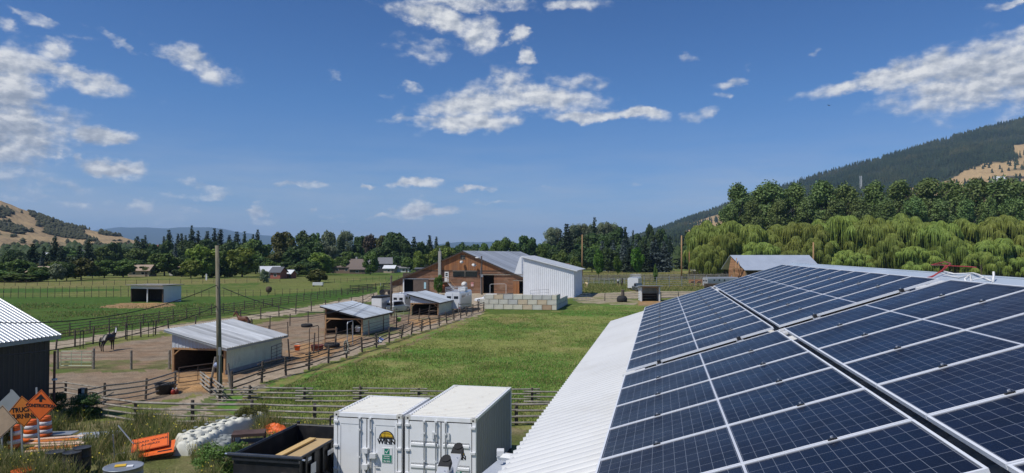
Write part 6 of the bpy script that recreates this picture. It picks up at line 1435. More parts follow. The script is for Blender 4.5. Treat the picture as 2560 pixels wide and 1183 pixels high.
MB().tube((-.25, -.05, zr + .03), (-.12, -.05, zr + .03), .03, n=8).build('crank_stub', m_steelb, db); MB().tube((wd_ + .1, -.05, zr - .02), (wd_ + .2, -.05, zr - .02), .03, n=8).build('crank_stub', m_steelb, db)
mb = MB()
for a, b in (((0, 0, zr), (0, ln_, zr)), ((wd_, 0, zr), (wd_, ln_, zr)), ((0, ln_, zr), (wd_, ln_, zr))): mb.tube(Vector(a) + Vector((0, 0, .0)), Vector(b), .045, n=6)
mb.build('top_rail', m_blk, db)
mb = MB(); mb.tube((.05, ln_ + .05, zr), (.05, ln_ + .05, zr + .12), .07, n=8); mb.build('hinge_lug', m_blk, db)
MB().poly([(1.25, ln_ + .2, 1.0), (1.25, ln_ + .2, zr + .3), (2.2, ln_ + .9, zr + .55), (2.2, ln_ + .9, 1.0)], .05, 6).build('ladder_rack', m_blk, db)
mb = MB(); mb.box((wd_ + .075, .75, 1.05), (.01, .34, .34)); mb.build('warning_decal', m_sw, db); MB().box((wd_ + .075, 2.0, 1.25), (.01, .5, .16)).build('maker_decal', m_sw, db); MB().box((wd_ + .075, .5, 1.42), (.01, .2, .1)).build('small_decal', m_sw, db)
MB().box((wd_ * .77, -.02, .9), (.2, .03, .34)).build('number_plate', m_sw, db)
for x in (-.1, wd_ + .1):
    for y in (1.5, 2.4): o = MB().lathe([(.0, -.1), (.30, -.1), (.36, -.04), (.36, .04), (.30, .1), (0, .1)], (0, 0, 0), 16).build('wheel', m_rubber, db); o.rotation_euler = (0, math.pi / 2, 0); o.location = (x, y, .36)
bl_ = lambda x, y, z: db.matrix_basis @ Vector((x, y, z))
db.matrix_basis
t = thing('plywood_sheet', 'tan plywood sheet lying level in the black trailer bed', 'board', Vector((A_.x, A_.y, 0)) + rotz(rzb - .03) @ Vector((wd_ - .62, 1.75, zr - .17)), rzb - .03); MB().box((0, 0, 0), (.95, 2.4, .03)).build('sheet', m_board, t)
t = thing('plank', 'bright yellow plank on the plywood in the black trailer', 'board', Vector((A_.x, A_.y, 0)) + rotz(rzb - .03) @ Vector((wd_ - .98, 1.6, zr - .10)), rzb - .05); MB().box((0, 0, 0), (.24, 2.2, .05)).build('board', m_board2, t)
# ------------------------------------------------------------------ white moulded barriers
m_bar = M('moulded_white_plastic', (0.66, 0.65, 0.56), .6, var=.08, scale=2, dirt=(.34, .32, .25), dscale=1.8, damt=.35); m_barg = M('moulded_grey_plastic', (0.25, 0.27, 0.26), .6, var=.2)
def barrier(label, p0, p1, w, h, mat, off=0.0):
    p0 = Vector(p0); p1 = Vector(p1); d = p1 - p0; L = Vector((d.x, d.y, 0)).length; a = math.atan2(d.y, d.x)
    t = thing('plastic_barrier', label, 'road barrier', p0, a, 'white plastic road barriers in the weeds')
    nx, ny = 60, 14; vs = []; fs = []
    for i in range(nx + 1):
        for j in range(ny + 1):
            s = i / nx; q = j / ny; y = (q - .5) * w
            prof = min(1.0, (min(q, 1 - q) / .13)) ** .5
            bump = .055 * math.sin(s * L / .62 * math.pi * 2) * (1 if .15 < q < .85 else .4)
            cut = .09 * math.exp(-((q - .5) / .06) ** 2)
            endf = min(1.0, min(s, 1 - s) / .03) ** .5
            vs.append((s * L, y * (1 + .1 * (1 - prof)), (h * (.25 + .75 * prof) - .1 + bump * prof - cut) * (0.3 + .7 * endf)))
    for i in range(nx):
        for j in range(ny): k = i * (ny + 1) + j; fs.append((k, k + ny + 1, k + ny + 2, k + 1))
    n0 = len(vs)
    ring = [i * (ny + 1) for i in range(nx + 1)] + [nx * (ny + 1) + j for j in range(1, ny + 1)] + [i * (ny + 1) + ny for i in range(nx - 1, -1, -1)] + [j for j in range(ny - 1, 0, -1)]
    vs += [(vs[k][0], vs[k][1], -.05) for k in ring]
    for k in range(len(ring)): fs.append((ring[k], ring[(k + 1) % len(ring)], n0 + (k + 1) % len(ring), n0 + k))
    MB().add(vs, fs).build('shell', mat, t, True)
    for k in range(int(L / .62)):
        for y in (-w * .22, w * .22): MB().box(((k + .62) * .62, y, h + .0), (.13, .12, .05)).build('socket', m_barg, t)
    return t
b0_, b1_ = G(452, 1138), G(628, 1078)
barrier('front white moulded barrier with square sockets lying in the weeds', b0_ + Vector((.25, -.15, 0)), b1_ + Vector((-.6, -.75, 0)), .95, .58, m_bar)
barrier('rear white moulded barrier with square sockets lying in the weeds', b0_ + Vector((-.35, .75, 0)), b1_ + Vector((.3, .55, 0)), .9, .66, m_bar)
t = barrier('short grey ended barrier piece at the right of the white barriers', G(540, 1146), G(580, 1118), .8, .62, m_barg)
# ------------------------------------------------------------------ road works signs
m_sorg = M('sign_orange', (0.80, 0.15, 0.025), .5, var=.06, scale=3); m_sorg2 = M('sign_faded_orange', (0.62, 0.20, 0.035), .5, var=.08); m_sback = M('sign_back', (.42, .44, .46), .4, .4, var=.08)
def roadsign(label, px, py, diag_px, depth, base_py, face, lines, lean=0.0, arrow=False, tilt=0.0, back=False, rzs=0.0, top=0.35):
    c = P(px, py, depth); s = diag_px / F_PX * depth / math.sqrt(2)
    t = thing('road_sign', label, 'road sign', (c.x, c.y, 0), rzs, 'road works signs by the dark barn')
    hz_ = c.z; hd = s / math.sqrt(2)
    MB().box((-lean * .5, .03, hz_ / 2 + top * .5), (.06, .035, hz_ + hd + top), Matrix.Rotation(-lean / max(hz_, 1), 3, 'Y')).build('post', m_cgrey, t)
    def dia(k): return [(0, hz_ - hd * k), (hd * k, hz_), (0, hz_ + hd * k), (-hd * k, hz_)]
    b = flat(dia(1.0), -.0, m_sback if back else face, 'sign_plate', t, .006); b.rotation_euler = (0, tilt, 0); b.location = (math.sin(-tilt) * hz_, 0, hz_ * (1 - math.cos(tilt)))
    if not back:
        fr = MB(); o_, i_ = dia(.95), dia(.91)
        for k in range(4):
            k2 = (k + 1) % 4; fr.prism([(o_[k][0], -.007, o_[k][1]), (o_[k2][0], -.007, o_[k2][1]), (i_[k2][0], -.007, i_[k2][1]), (i_[k][0], -.007, i_[k][1])], (0, -.003, 0))
        fr.build('border', m_logok, b)
        for s_, z, sz, sx in lines: text_mesh(s_, sz, m_logok, 'lettering', b, (0, -.012, hz_ + z), FACE, .006, sx=sx)
        if arrow:
            z = hz_ + hd * .36; a = hd * .36
            flat([(-a, z - a * .10), (0, z + a * .95), (a, z - a * .10), (a * .25, z + a * .12), (a * .25, z - a * .42), (-a * .25, z - a * .42), (-a * .25, z + a * .12)], -.009, m_logok, 'arrow', b, .003)
    return t
roadsign('bright orange CONSTRUCTION road sign with black arrow, on a leaning post', 101.5, 1013, 78, 26.0, 1178, m_sorg, [('CONSTRUCTION', -.02, .165, .80)], .15, True, tilt=.04)
roadsign('orange TRUCKS TURNING road sign, half behind the construction sign', 58, 1029, 78, 26.8, 1178, m_sorg2, [('TRUCKS', .07, .24, .95), ('TURNING', -.17, .24, .95)], .1, False, tilt=-.1, top=-.3)
roadsign('blank grey back of a diamond road sign at the left edge', 30, 1020, 90, 27.6, 1178, m_sback, [], .05, back=True, tilt=.02)
roadsign('pale orange back of a road sign cut by the photo edge', 4, 1054, 82, 26.2, 1178, M('sign_back_pale', (.50, .36, .24), .5), [], .0, back=False, tilt=.05, top=-.35)
# fallen orange sign with its stand
c = G(376, 1140)
t = thing('fallen_sign', 'large orange road sign lying tilted in the weeds on its metal stand', 'road sign', c + Vector((0, 0, .52)), .12, None)
t.rotation_euler = (R(14), R(-7), R(24)); hs = .78
o = MB().box((0, 0, 0), (1.30, 1.05, .012)).build('sign_plate', m_sorg, t)
mb = MB()
for (x, y, a, b) in ((0, .49, 1.24, .02), (0, -.49, 1.24, .02), (.61, 0, .02, 1.0), (-.61, 0, .02, 1.0)): mb.box((x, y, .008), (a, b, .004))
mb.build('border', m_logok, o)
for s, y in (('ROAD WORK', .16), ('AHEAD', -.12)): text_mesh(s, .20, m_logok, 'lettering', o, (0, y, .008), (0, 0, 0), .004)
mb = MB()
mb.tube((-.6, .2, -.02), (-1.1, .9, .55), .025, n=5); mb.tube((-.5, -.3, -.03), (-1.25, -.2, -.1), .025, n=5); mb.tube((-1.25, -.2, -.1), (-1.2, -.1, .7), .025, n=5); mb.tube((-1.25, -.2, -.1), (-1.3, -.25, -.6), .025, n=5); mb.build('stand_legs', m_cgrey, t)
t = thing('fallen_sign', 'second orange road sign lying underneath the large fallen one', 'road sign', c + Vector((.36, -.22, .34))); t.rotation_euler = (R(12), R(-6), R(20)); MB().box((0, 0, 0), (1.25, 1.05, .012)).build('sign_plate', m_sorg, t); MB().box((.3, -.3, .01), (.5, .1, .004)).build('border', m_logok, t)
# traffic drums
m_band = M('reflective_white', (.72, .72, .74), .4, var=.05)
def drum(label, px, py, depth=None):
    g = G(px, py); t = thing('traffic_drum', label, 'traffic drum', g, 0, 'orange traffic drums by the dark barn'); z = 0
    MB().lathe([(.34, 0), (.34, .08), (.29, .09)], n=18).build('base_ring', m_rubber, t)
    mb = MB(); mw = MB(); r = .285
    for k in range(5):
        (mb if k % 2 == 0 else mw).lathe([(r, .09 + k * .17), (r, .09 + (k + 1) * .17 - .01), (r - .018, .09 + (k + 1) * .17)], n=18); r -= .012
    mb.lathe([(r, .94), (r * .9, .98), (0, .985)], n=18); mb.build('orange_shell', m_sorg, t, True); mw.build('white_bands', m_band, t, True)
drum('orange and white traffic drum right of the construction sign post', 112, 1097); drum('orange and white traffic drum between two sign posts', 77, 1108); drum('orange and white traffic drum behind the left sign posts', 33, 1124)
# steel drums
m_drum = M('black_drum', (.035, .037, .04), .5, var=.4, scale=4, dirt=(.16, .13, .1), dscale=3, damt=.4)
def barrel(label, px, py, r, h, mat, lid, tilt=0):
    g = G(px, py); t = thing('barrel', label, 'barrel', g, 0, 'barrels in the weeds'); t.rotation_euler = (tilt, tilt * .5, .4)
    MB().lathe([(r, 0), (r, h * .32), (r * 1.03, h * .34), (r, h * .36), (r, h * .65), (r * 1.03, h * .67), (r, h * .69), (r, h - .02), (r * 1.04, h - .01), (r * 1.03, h + .01), (r * .95, h - .01)], n=20).build('body', mat, t, True)
    MB().lathe([(r * .96, h - .03), (0, h - .03)], n=20).build('lid', lid, t)
    return t
m_lid = M('dirty_lid', (.24, .20, .15), .8, var=.4, scale=5)
barrel('black barrel with grey lid, left of three', 137, 1192, .29, .88, m_drum, m_tin); barrel('black barrel with dirty tan lid, front of three', 179, 1196, .29, .92, m_drum, m_lid); barrel('black barrel behind the tan lidded barrel', 204, 1185, .29, .95, m_drum, m_tin)
t = barrel('pale grey round tub with a yellow paper on its lid, at the bottom edge', 308, 1222, .60, .75, m_tin, m_galv); MB().box((-.1, .1, .76), (.34, .26, .02)).build('paper', m_ylw, t); MB().box((.2, -.1, .76), (.2, .2, .03)).build('stone', m_sw, t)
barrel('orange lidded drum peeking up at the bottom edge below the signs', 56, 1222, .33, .62, m_sorg, m_sorg)
# piles of boards and sheets
def boards(label, px, py, n, L, w, mats, rz, spread, cat='board pile', name='board_stack', dz=.05):
    g = G(px, py); t = thing(name, label, cat, g, rz); rr_ = random.Random(int(px))
    for k in range(n):
        o = MB().box((0, 0, 0), (L * rr_.uniform(.8, 1.05), w, .035)).build('board', mats[k % len(mats)], t); o.location = (rr_.gauss(0, .1), (k - n / 2) * spread, .06 + dz * k); o.rotation_euler = (rr_.gauss(0, .04), rr_.gauss(0, .03), rr_.gauss(0, .06))
m_owb = M('orange_white_board', (.70, .36, .20), .6, var=.2, scale=1.6, c2=(.80, .66, .52))
boards('stack of faded orange and white barricade boards in the weeds', 140, 1119, 6, 2.0, .26, [m_owb, m_sorg2, m_owb], .25, .20)
boards('dark grey flat panels lying before the traffic drums', 130, 1096, 3, 1.9, .7, [m_tin, m_post, m_tin], .15, .4)
boards('pale metal sheets lying flat right of the barricade boards', 243, 1090, 2, 2.0, .55, [m_galv2, m_galv], .12, .35, name='metal_sheet_pile')
boards('weathered grey wooden pallet against the nearest fence', 392, 1066, 4, 2.0, .30, [m_rail, m_post], .02, .24, name='wooden_pallet', cat='pallet', dz=.06)
boards('low white boards in the weeds left of the black barrels', 100, 1160, 3, 1.6, .2, [m_white, m_rail], .1, .25)
boards('white broken boards at the bottom left corner', 20, 1180, 3, 1.4, .3, [m_white, m_sw], .3, .25)
# rusty rack, orange bag
g = G(622, 1168); t = thing('steel_rack', 'rusty dark steel table rack left of the black trailer', 'rack', g, .25)
MB().box((0, 0, 1.25), (1.15, .7, .10)).build('top', M('rust_dark', (.085, .05, .04), .8, var=.4), t)
for x in (-.55, .55):
    for y in (-.32, .32): MB().tube((x, y, 0), (x, y, 1.25), .03, n=5).build('leg', m_pipe, t)
MB().tube((-.55, -.32, 1.1), (.1, -.32, .4), .025, n=5).build('brace', m_pipe, t); MB().box((.1, 0, .95), (.9, .6, .06)).build('shelf', m_pipe, t)
g = G(684, 1088); t = thing('orange_mesh_bag', 'crumpled orange mesh heap behind the black trailer', 'bag', g)
mb = MB(); vs = []; fs = []; n_ = 14
for i in range(n_ + 1):
    for j in range(n_ + 1):
        x = (i / n_ - .5) * 1.3; y = (j / n_ - .5) * .9; r = max(0, 1 - (x / .68) ** 2 - (y / .48) ** 2)
        vs.append((x, y, .42 * r ** .5 * (.6 + .8 * float(vnoise(x * 5 + 3, y * 5 + 9))) + .02))
for i in range(n_):
    for j in range(n_): k = i * (n_ + 1) + j; fs.append((k, k + n_ + 1, k + n_ + 2, k + 1))
mb.add(vs, fs).build('mesh', m_sorg, t, fix=False)
# ------------------------------------------------------------------ dark barn at the left edge
cb = P(122, 838, 37.0); rzb2 = -AZ
dbn = thing('dark_barn', 'dark metal sided barn with white ribbed roof at the left edge', 'barn', (cb.x, cb.y, 0), rzb2)
m_dsid = M('dark_brown_cladding', (0.060, 0.052, 0.050), .55, var=.1); ez = cb.z
mb = MB(); clad(mb, (0, 0), (0, -16), -1, ez, -1, ez, .3, .025, (1, 0, 0)); mb.build('side_wall', m_dsid, dbn, fix=False)
mb = MB(); mb.prism([(0, .02, -1), (-9, .02, -1), (-9, .02, ez + 2.0), (-4.5, .02, ez + 2.3), (0, .02, ez)], (0, .05, 0)); mb.build('end_wall', m_dsid, dbn)
v, f = corr(-16, .45, .25, .03, -4.6, ez + 2.33, .42, ez - .02); MB().add(v, f).build('roof', m_galv2, dbn, fix=False)
MB().add([(-4.6, -16, ez + 2.33), (-4.6, .45, ez + 2.33), (-9.4, .45, ez - .1), (-9.4, -16, ez - .1)], [(0, 1, 2, 3)]).build('roof_back', m_galv, dbn, fix=False)
MB().box((.40, -7.8, ez - .13), (.04, 16.3, .18)).build('eave_fascia', m_cgrey, dbn)
MB().tube((.18, .2, 0.2), (.18, .2, ez - .85), .06, n=10).build('down_pipe', M('brown_pipe', (.14, .06, .045), .5), dbn); MB().box((.2, .2, 1.35), (.2, .16, .1)).build('pipe_collar', m_white, dbn)
# ------------------------------------------------------------------ things in the paddocks
def tub(label, p, r, h, mat, cat='trough', name='water_trough', sx=1.0, inner=None):
    t = thing(name, label, cat, p, .2); MB().lathe([(r * .82, 0), (r * .97, h * .9), (r * 1.03, h), (r * .95, h), (r * .90, h * .9), (r * .8, h * .3)], n=20, sx=sx).build('tub', mat, t, True)
    MB().lathe([(r * .86, h * .6), (0, h * .6)], n=18, sx=sx).build('water', inner or m_glass, t); return t
tub('large black rubber tub behind the corral rails by the near shed', G(412, 984), .62, .66, m_tub)
for px, py, s, mt in ((432, 986, 'red jug with white cap beside the black tub', m_red), (441, 985, 'dark red jug behind the white capped jug', m_maroon)):
    t = thing('jug', s, 'jug', G(px, py)); MB().lathe([(.13, 0), (.14, .2), (.11, .28), (.04, .32)], n=12).build('body', mt, t, True); MB().lathe([(.05, .32), (.05, .40), (0, .41)], n=10).build('cap', m_white, t)
def tyre(label, p, R_, r, n_=1, mat=m_rubber):
    t = thing('old_tyre', label, 'tyre', p); vs = []; fs = []; A, B = 22, 8
    mb = MB()
    for i in range(A):
        a = 2 * math.pi * i / A
        for j in range(B): b = 2 * math.pi * j / B; vs.append(((R_ + r * math.cos(b)) * math.cos(a), (R_ + r * math.cos(b)) * math.sin(a), r * 1.2 + r * 1.2 * math.sin(b)))
    for i in range(A):
        for j in range(B): fs.append((i * B + j, ((i + 1) % A) * B + j, ((i + 1) % A) * B + (j + 1) % B, i * B + (j + 1) % B))
    mb.add(vs, fs).build('rubber', mat, t, True); MB().lathe([(R_ * .95, r * .8), (0, r * .8)], n=16).build('hay', m_dark, t)
tyre('big black feeder tyre in the middle paddock', G(767, 818), .55, .17); tyre('dark tyre feeder by the middle shed corner', G(830, 868), .6, .17)
tub('maroon round feed tub near the pipe gate frame', G(793, 876), .62, .5, m_maroon, 'feed tub', 'feed_tub')
def bucket(label, p, mat, r=.2, h=.34, tilt=0.0):
    t = thing('bucket', label, 'bucket', p); t.rotation_euler = (0, tilt, 0); MB().lathe([(r * .75, 0), (r, h), (r * 1.05, h), (r * .95, h - .02), (r * .72, .03), (0, .03)], n=14).build('pail', mat, t, True); MB().poly([(r, 0, h), (r * .6, 0, h + .16), (-r * .6, 0, h + .16), (-r, 0, h)], .012, 5).build('handle', m_steel, t)
bucket('orange bucket hanging on the paddock fence', G(743, 884) + Vector((0, 0, .3)), m_orange, .28, .42)
bucket('blue and white bucket hung on a rail fence post', G(944, 872) + Vector((.2, -.1, .62)), m_blue, .25, .4, .5); t = thing('frisbee', 'white round disc on the blue hanging bucket', 'disc', G(944, 872) + Vector((.34, -.3, .82))); MB().lathe([(0, 0), (.17, .01), (.17, .03), (0, .04)], n=14).build('disc', m_white, t); t.rotation_euler = (R(70), 0, .3)
bucket('pale blue bucket at the middle shed corner', G(894, 851) + Vector((0, 0, .9)), M('pale_blue', (.45, .52, .66), .5), .26, .42)
bucket('bright green tub hanging between the middle and farthest sheds', G(997, 818) + Vector((0, 0, .7)), M('lime_plastic', (.22, .55, .12), .5), .3, .45)
t = thing('hose_coil', 'pale hose coil hung over a rail fence post', 'hose', G(866, 896.5) + Vector((0, 0, .7)))
mb = MB()
for k in range(4):
    r = .20 + .03 * k; pts = [(r * .7 * math.cos(a), -.12 - .02 * k, .38 + r * 1.9 * math.sin(a)) for a in np.linspace(0, 2 * math.pi, 18)]; mb.poly(pts, .022, 5)
mb.build('coil', M('pale_hose', (.50, .49, .42), .6), t, fix=False)
t = thing('animal_ball', 'blue and white ball hanging by the near shed corner post', 'ball', G(541, 958) + Vector((0, 0, 1.25))); MB().lathe([(0, -.22), (.14, -.17), (.22, 0), (.14, .17), (0, .22)], n=12).build('ball', M('ball_blue_white', (.30, .36, .52), .5, var=.7, scale=5), t, True)
# stone planter by the gravel path, stack of tyres, white trough in the field
g = G(1555, 755); t = thing('tyre_planter', 'dark round tyre stack with stump by the gravel path', 'planter', g); MB().lathe([(.9, 0), (1.0, .3), (1.0, .75), (.7, 1.1), (.45, 1.2)], n=18).build('tyre_stack', m_rubber, t, True); MB().lathe([(.35, 1.1), (.3, 1.9), (.35, 2.2), (.2, 2.3)], (0.15, 0, 0), 10).build('stump', m_post, t)
g = G(795, 716.5); t = thing('water_trough', 'white water trough below the round bush in the meadow', 'trough', g); MB().box((0, 0, .75), (2.8, 1.0, .8)).build('trough', m_white, t)
for x in (-1.2, 1.2): MB().box((x, 0, .2), (.2, .8, .4)).build('leg', m_dark, t)
t = thing('round_bale', 'dark round hay feeder on a post in the middle meadow', 'hay feeder', G(672, 735)); MB().lathe([(.25, .3), (.55, .5), (.72, 1.0), (.6, 1.5), (.25, 1.7)], n=12).build('dark_ball', m_dark, t, True); MB().tube((0, 0, 0), (0, 0, .5), .1).build('leg', m_post, t)
t = thing('marker_post', 'white marker post at the meadow edge beside the light bush', 'post', G(516, 701)); MB().box((0, 0, 1.0), (.45, .3, 2.0)).build('post', m_white, t); MB().lathe([(.28, 2.0), (.2, 2.15), (0, 2.2)], n=8).build('cap', m_white, t)
t = thing('barrel', 'green upright barrel at the board fence left of the barn', 'barrel', G(950, 737)); MB().lathe([(.5, 0), (.5, 1.9), (.45, 1.95), (0, 1.95)], n=12, sx=1.2).build('body', M('olive_drum', (.18, .24, .05), .6), t)
t = thing('farm_implement', 'dark farm implement with wheel by the barn left corner', 'implement', G(965, 737)); MB().box((0, 0, .9), (2.2, 1, .5)).build('body', m_post, t); MB().tube((-.8, -.6, .6), (-.8, .6, .6), .6, n=14).build('wheel', m_rubber, t); MB().tube((.9, -.6, .5), (.9, .6, .5), .5, n=14).build('wheel', m_rubber, t); MB().tube((-1.2, 0, 1.0), (-1.2, 0, 2.6), .06).build('lever', m_steel, t)
# ------------------------------------------------------------------ vehicles
m_carw = M('car_white', (.74, .75, .76), .22, var=.02, spec=.6); m_carg = M('car_dark_grey', (.055, .065, .075), .22, var=.05, spec=.6); m_trim = M('trailer_aluminium', (.50, .51, .53), .35, .45, var=.08, scale=1.2)
m_chrome = M('bright_trim', (.6, .61, .62), .2, .8); m_lamp = M('lamp_glass', (.75, .75, .72), .15); m_tail = M('tail_lamp', (.35, .02, .02), .3)
def wheel(par, x, y, r, w=.24):
    o = MB().lathe([(0, -w / 2), (r * .7, -w / 2), (r, -w * .35), (r, w * .35), (r * .7, w / 2), (0, w / 2)], n=18).build('wheel', m_rubber, par, True); o.rotation_euler = (0, math.pi / 2, 0); o.location = (x, y, r)
    h = MB().lathe([(0, -w * .52), (r * .5, -w * .53), (r * .55, -w * .5), (r * .55, w * .5), (r * .5, w * .53), (0, w * .52)], n=14).build('rim', m_chrome, o, True)
def hull(mb, secs, mi=0):
    """closed loft through cross sections (lists of points of equal length)"""
    n = len(secs[0]); vs = [p for s in secs for p in s]; fs = []
    for i in range(len(secs) - 1):
        for k in range(n): fs.append((i * n + k, i * n + (k + 1) % n, (i + 1) * n + (k + 1) % n, (i + 1) * n + k))
    fs += [tuple(range(n - 1, -1, -1)), tuple(range((len(secs) - 1) * n, len(secs) * n))]; mb.add(vs, fs, mi)
def horse_trailer(label, p, rz, W_, L_, h_, mbody, mside, wins, rack=False, vents=0, ac=False, doors=True, group='horse trailers parked at the barn'):
    """local x across, y forward (away from the rear doors at y = 0)"""
    t = thing('horse_trailer', label, 'horse trailer', p, rz, group); z0 = .55
    sec = lambda y: [(0, y, z0), (W_, y, z0), (W_, y, h_ - .25), (W_ - .22, y, h_), (.22, y, h_), (0, y, h_ - .25)]
    mb = MB(); hull(mb, [sec(0), sec(L_)]); mb.build('body', mbody, t)
    mb = MB(); mb.box((W_ + .012, L_ / 2, z0 + (h_ - z0) * .36), (.02, L_ - .2, (h_ - z0) * .62)); mb.box((-.012, L_ / 2, z0 + (h_ - z0) * .36), (.02, L_ - .2, (h_ - z0) * .62)); mb.build('side_panel', mside, t)
    mb = MB(); mb.box((W_ / 2, L_ / 2, h_ + .012), (W_ - .5, L_ - .1, .02)); mb.build('roof_skin', m_trim, t)
    if doors:
        for x in (W_ * .27, W_ * .73):
            d = MB().box((x, -.02, (z0 + h_) / 2 - .05), (W_ * .43, .04, h_ - z0 - .3)).build('rear_door', mbody, t)
            MB().box((x, -.045, h_ - .85), (W_ * .28, .02, .42)).build('window', m_glass, d)
        MB().box((W_ / 2, -.045, (z0 + h_) / 2 - .05), (.04, .03, h_ - z0 - .3)).build('door_seam', m_trim, t)
    for y in wins: MB().box((W_ + .022, y, h_ - .72), (.02, .42, .40)).build('side_window', m_glass, t); 
    for y in (L_ * .42, L_ * .42 + .85): wheel(t, W_ - .08, y, .36); wheel(t, .08, y, .36)
    MB().box((W_ + .06, L_ * .42 + .42, .82), (.14, 1.8, .06)).build('fender', m_trim, t)
    for x in (.15, W_ - .15): MB().box((x, -.04, z0 + .12), (.16, .03, .1)).build('tail_lamp', m_tail, t)
    for k in range(vents): MB().lathe([(.22, 0), (.2, .16), (.08, .2), (0, .2)], (W_ * .5 + .1, .7 + k * 1.0, h_), 10).build('roof_vent', m_white, t, True)
    if rack:
        mb = MB()
        for z in (.15, .45, .7): mb.poly([(.1, .1, h_ + z), (W_ - .1, .1, h_ + z), (W_ - .1, L_ * .5, h_ + z), (.1, L_ * .5, h_ + z), (.1, .1, h_ + z)], .03, 5)
        for x in (.1, W_ * .5, W_ - .1): mb.tube((x, .1, h_), (x, .1, h_ + .7), .03, n=5); mb.tube((x, L_ * .5, h_), (x, L_ * .5, h_ + .7), .03, n=5)
        mb.build('roof_rack', m_trim, t, fix=False)
    if ac:
        MB().b2((W_ * .5, L_ * .45, h_), (W_ * .98, L_ * .45 + 1.6, h_ + .55)).build('air_unit', m_white, t)
    return t
dpx = lambda px, y: G(px, y)
horse_trailer('white horse trailer with two rear doors and roof vents behind the middle shed', dpx(980, 777), -AZ - .12, 2.2, 5.6, 2.75, m_carw, m_trim, (.8, 1.7, 4.2), vents=2)
horse_trailer('taller grey and white horse trailer with roof rack behind the farthest shed', dpx(1112, 781), -AZ + .05, 2.45, 8.4, 3.15, m_carw, m_trim, (1.4, 2.1, 2.8, 3.5, 5.6), rack=True, ac=True)
t = thing('box_trailer', 'small white box trailer with black top, leftmost by the driveway', 'trailer', dpx(929, 783), -AZ - .1); MB().b2((0, 0, .4), (1.7, 3.2, 2.3)).build('body', m_carw, t); MB().b2((-.03, -.03, 2.3), (1.73, 3.23, 2.62)).build('top_cover', m_black, t)
MB().b2((1.705, .1, .45), (1.72, 3.1, 2.25)).build('side_panel', m_trim, t); MB().b2((.1, -.03, .5), (1.6, -.005, 2.2)).build('rear_door', m_white, t)
for x in (.0, 1.7): wheel(t, x, 1.6, .32)
def suv(label, p, rz, body, L_=4.6, W_=1.85, h_=1.65, pickup=False, cat='car', name='parked_car'):
    """local y forward from the rear bumper, x across"""
    t = thing(name, label, cat, p, rz)
    def sec(y, z0, z1, w): return [(-w / 2, y, z0), (w / 2, y, z0), (w / 2, y, z1 - .12), (w / 2 - .10, y, z1), (-w / 2 + .10, y, z1), (-w / 2, y, z1 - .12)]
    hb_ = h_ * .60
    mb = MB(); hull(mb, [sec(0, .45, hb_ - .1, W_ * .92), sec(.2, .30, hb_, W_), sec(L_ * .62, .28, hb_, W_), sec(L_ * .68, .28, hb_ - .02, W_), sec(L_ * .95, .32, hb_ - .20, W_ * .97), sec(L_, .42, hb_ - .32, W_ * .88)]); mb.build('body', body, t)
    c0, c1 = (L_ * .32, L_ * .60) if pickup else (L_ * .04, L_ * .58)
    mb = MB(); hull(mb, [sec(c0, hb_ - .03, h_ - .12, W_ * .86), sec(c0 + .18, hb_ - .03, h_, W_ * .80), sec(c1 - .25, hb_ - .03, h_, W_ * .80), sec(c1 + .42, hb_ - .03, hb_ + .04, W_ * .86)]); cab = mb.build('cabin', body, t)
    mb = MB(); mb.add([(-W_ * .36, c1 - .17, h_ - .06), (W_ * .36, c1 - .17, h_ - .06), (W_ * .40, c1 + .36, hb_ + .08), (-W_ * .40, c1 + .36, hb_ + .08)], [(0, 1, 2, 3)]); o = mb.build('windscreen', M('windscreen_' + label[:6], (.05, .07, .08), .05, spec=.9), t, fix=False); o.location = (0, .03, .03)
    for s in (-1, 1):
        mb = MB(); x = s * W_ * .425; mb.add([(x * .965, c0 + .25, h_ - .14), (x * .965, c1 - .28, h_ - .14), (x * 1.01, c1 + .14, hb_ + .06), (x * 1.01, c0 + .12, hb_ + .06)], [(0, 1, 2, 3)]); o = mb.build('side_window', m_glass, t, fix=False); o.location = (s * .035, 0, 0)
        MB().box((s * (W_ / 2 + .1), c1 + .1, hb_ + .15), (.2, .1, .16)).build('mirror', body, t)
        MB().box((s * W_ * .36, L_ - .015, hb_ - .42), (.36, .06, .16)).build('headlight', m_lamp, t); MB().box((s * W_ * .38, .03, hb_ - .3), (.2, .06, .3)).build('tail_lamp', m_tail, t)
        for y in (L_ * .19, L_ * .80): wheel(t, s * (W_ / 2 - .1), y, .37)
    MB().box((0, L_ + .01, hb_ - .5), (W_ * .5, .05, .25)).build('grille', m_black, t); MB().box((0, L_ + .03, .48), (W_ * .92, .12, .2)).build('front_bumper', m_chrome if pickup else body, t)
    MB().add([(-W_ * .34, c0 + .02, h_ - .2), (W_ * .34, c0 + .02, h_ - .2), (W_ * .38, c0 - .05, hb_ + .05), (-W_ * .38, c0 - .05, hb_ + .05)], [(0, 1, 2, 3)]).build('rear_window', m_glass, t, fix=False)
    if pickup: MB().b2((-W_ * .42, .2, hb_ - .02), (W_ * .42, L_ * .31, hb_ + .02)).build('bed', m_black, t)
    return t
g = dpx(1184, 757); suv('white car parked between the large horse trailer and the lamp pole', g + Vector((4.8, -.3, 0)), math.pi / 2 - .30, m_carw)
suv('white vehicle with dark windows half hidden behind the dark pole', dpx(971, 782), -AZ - .3, m_carw, h_=1.8)
tk = dpx(1591, 728); suv('dark grey pickup truck with bright windscreen in front of the stock trailer', tk + Vector((.3, 2.8, 0)), math.pi + .08, m_carg, 5.6, 2.0, 1.95, True, 'truck', 'pickup_truck')
th_ = math.pi - .30; fw = Vector((-math.sin(th_), math.cos(th_), 0)); xl = Vector((math.cos(th_), math.sin(th_), 0)); fc = tk + Vector((-.1, 4.4, 0))
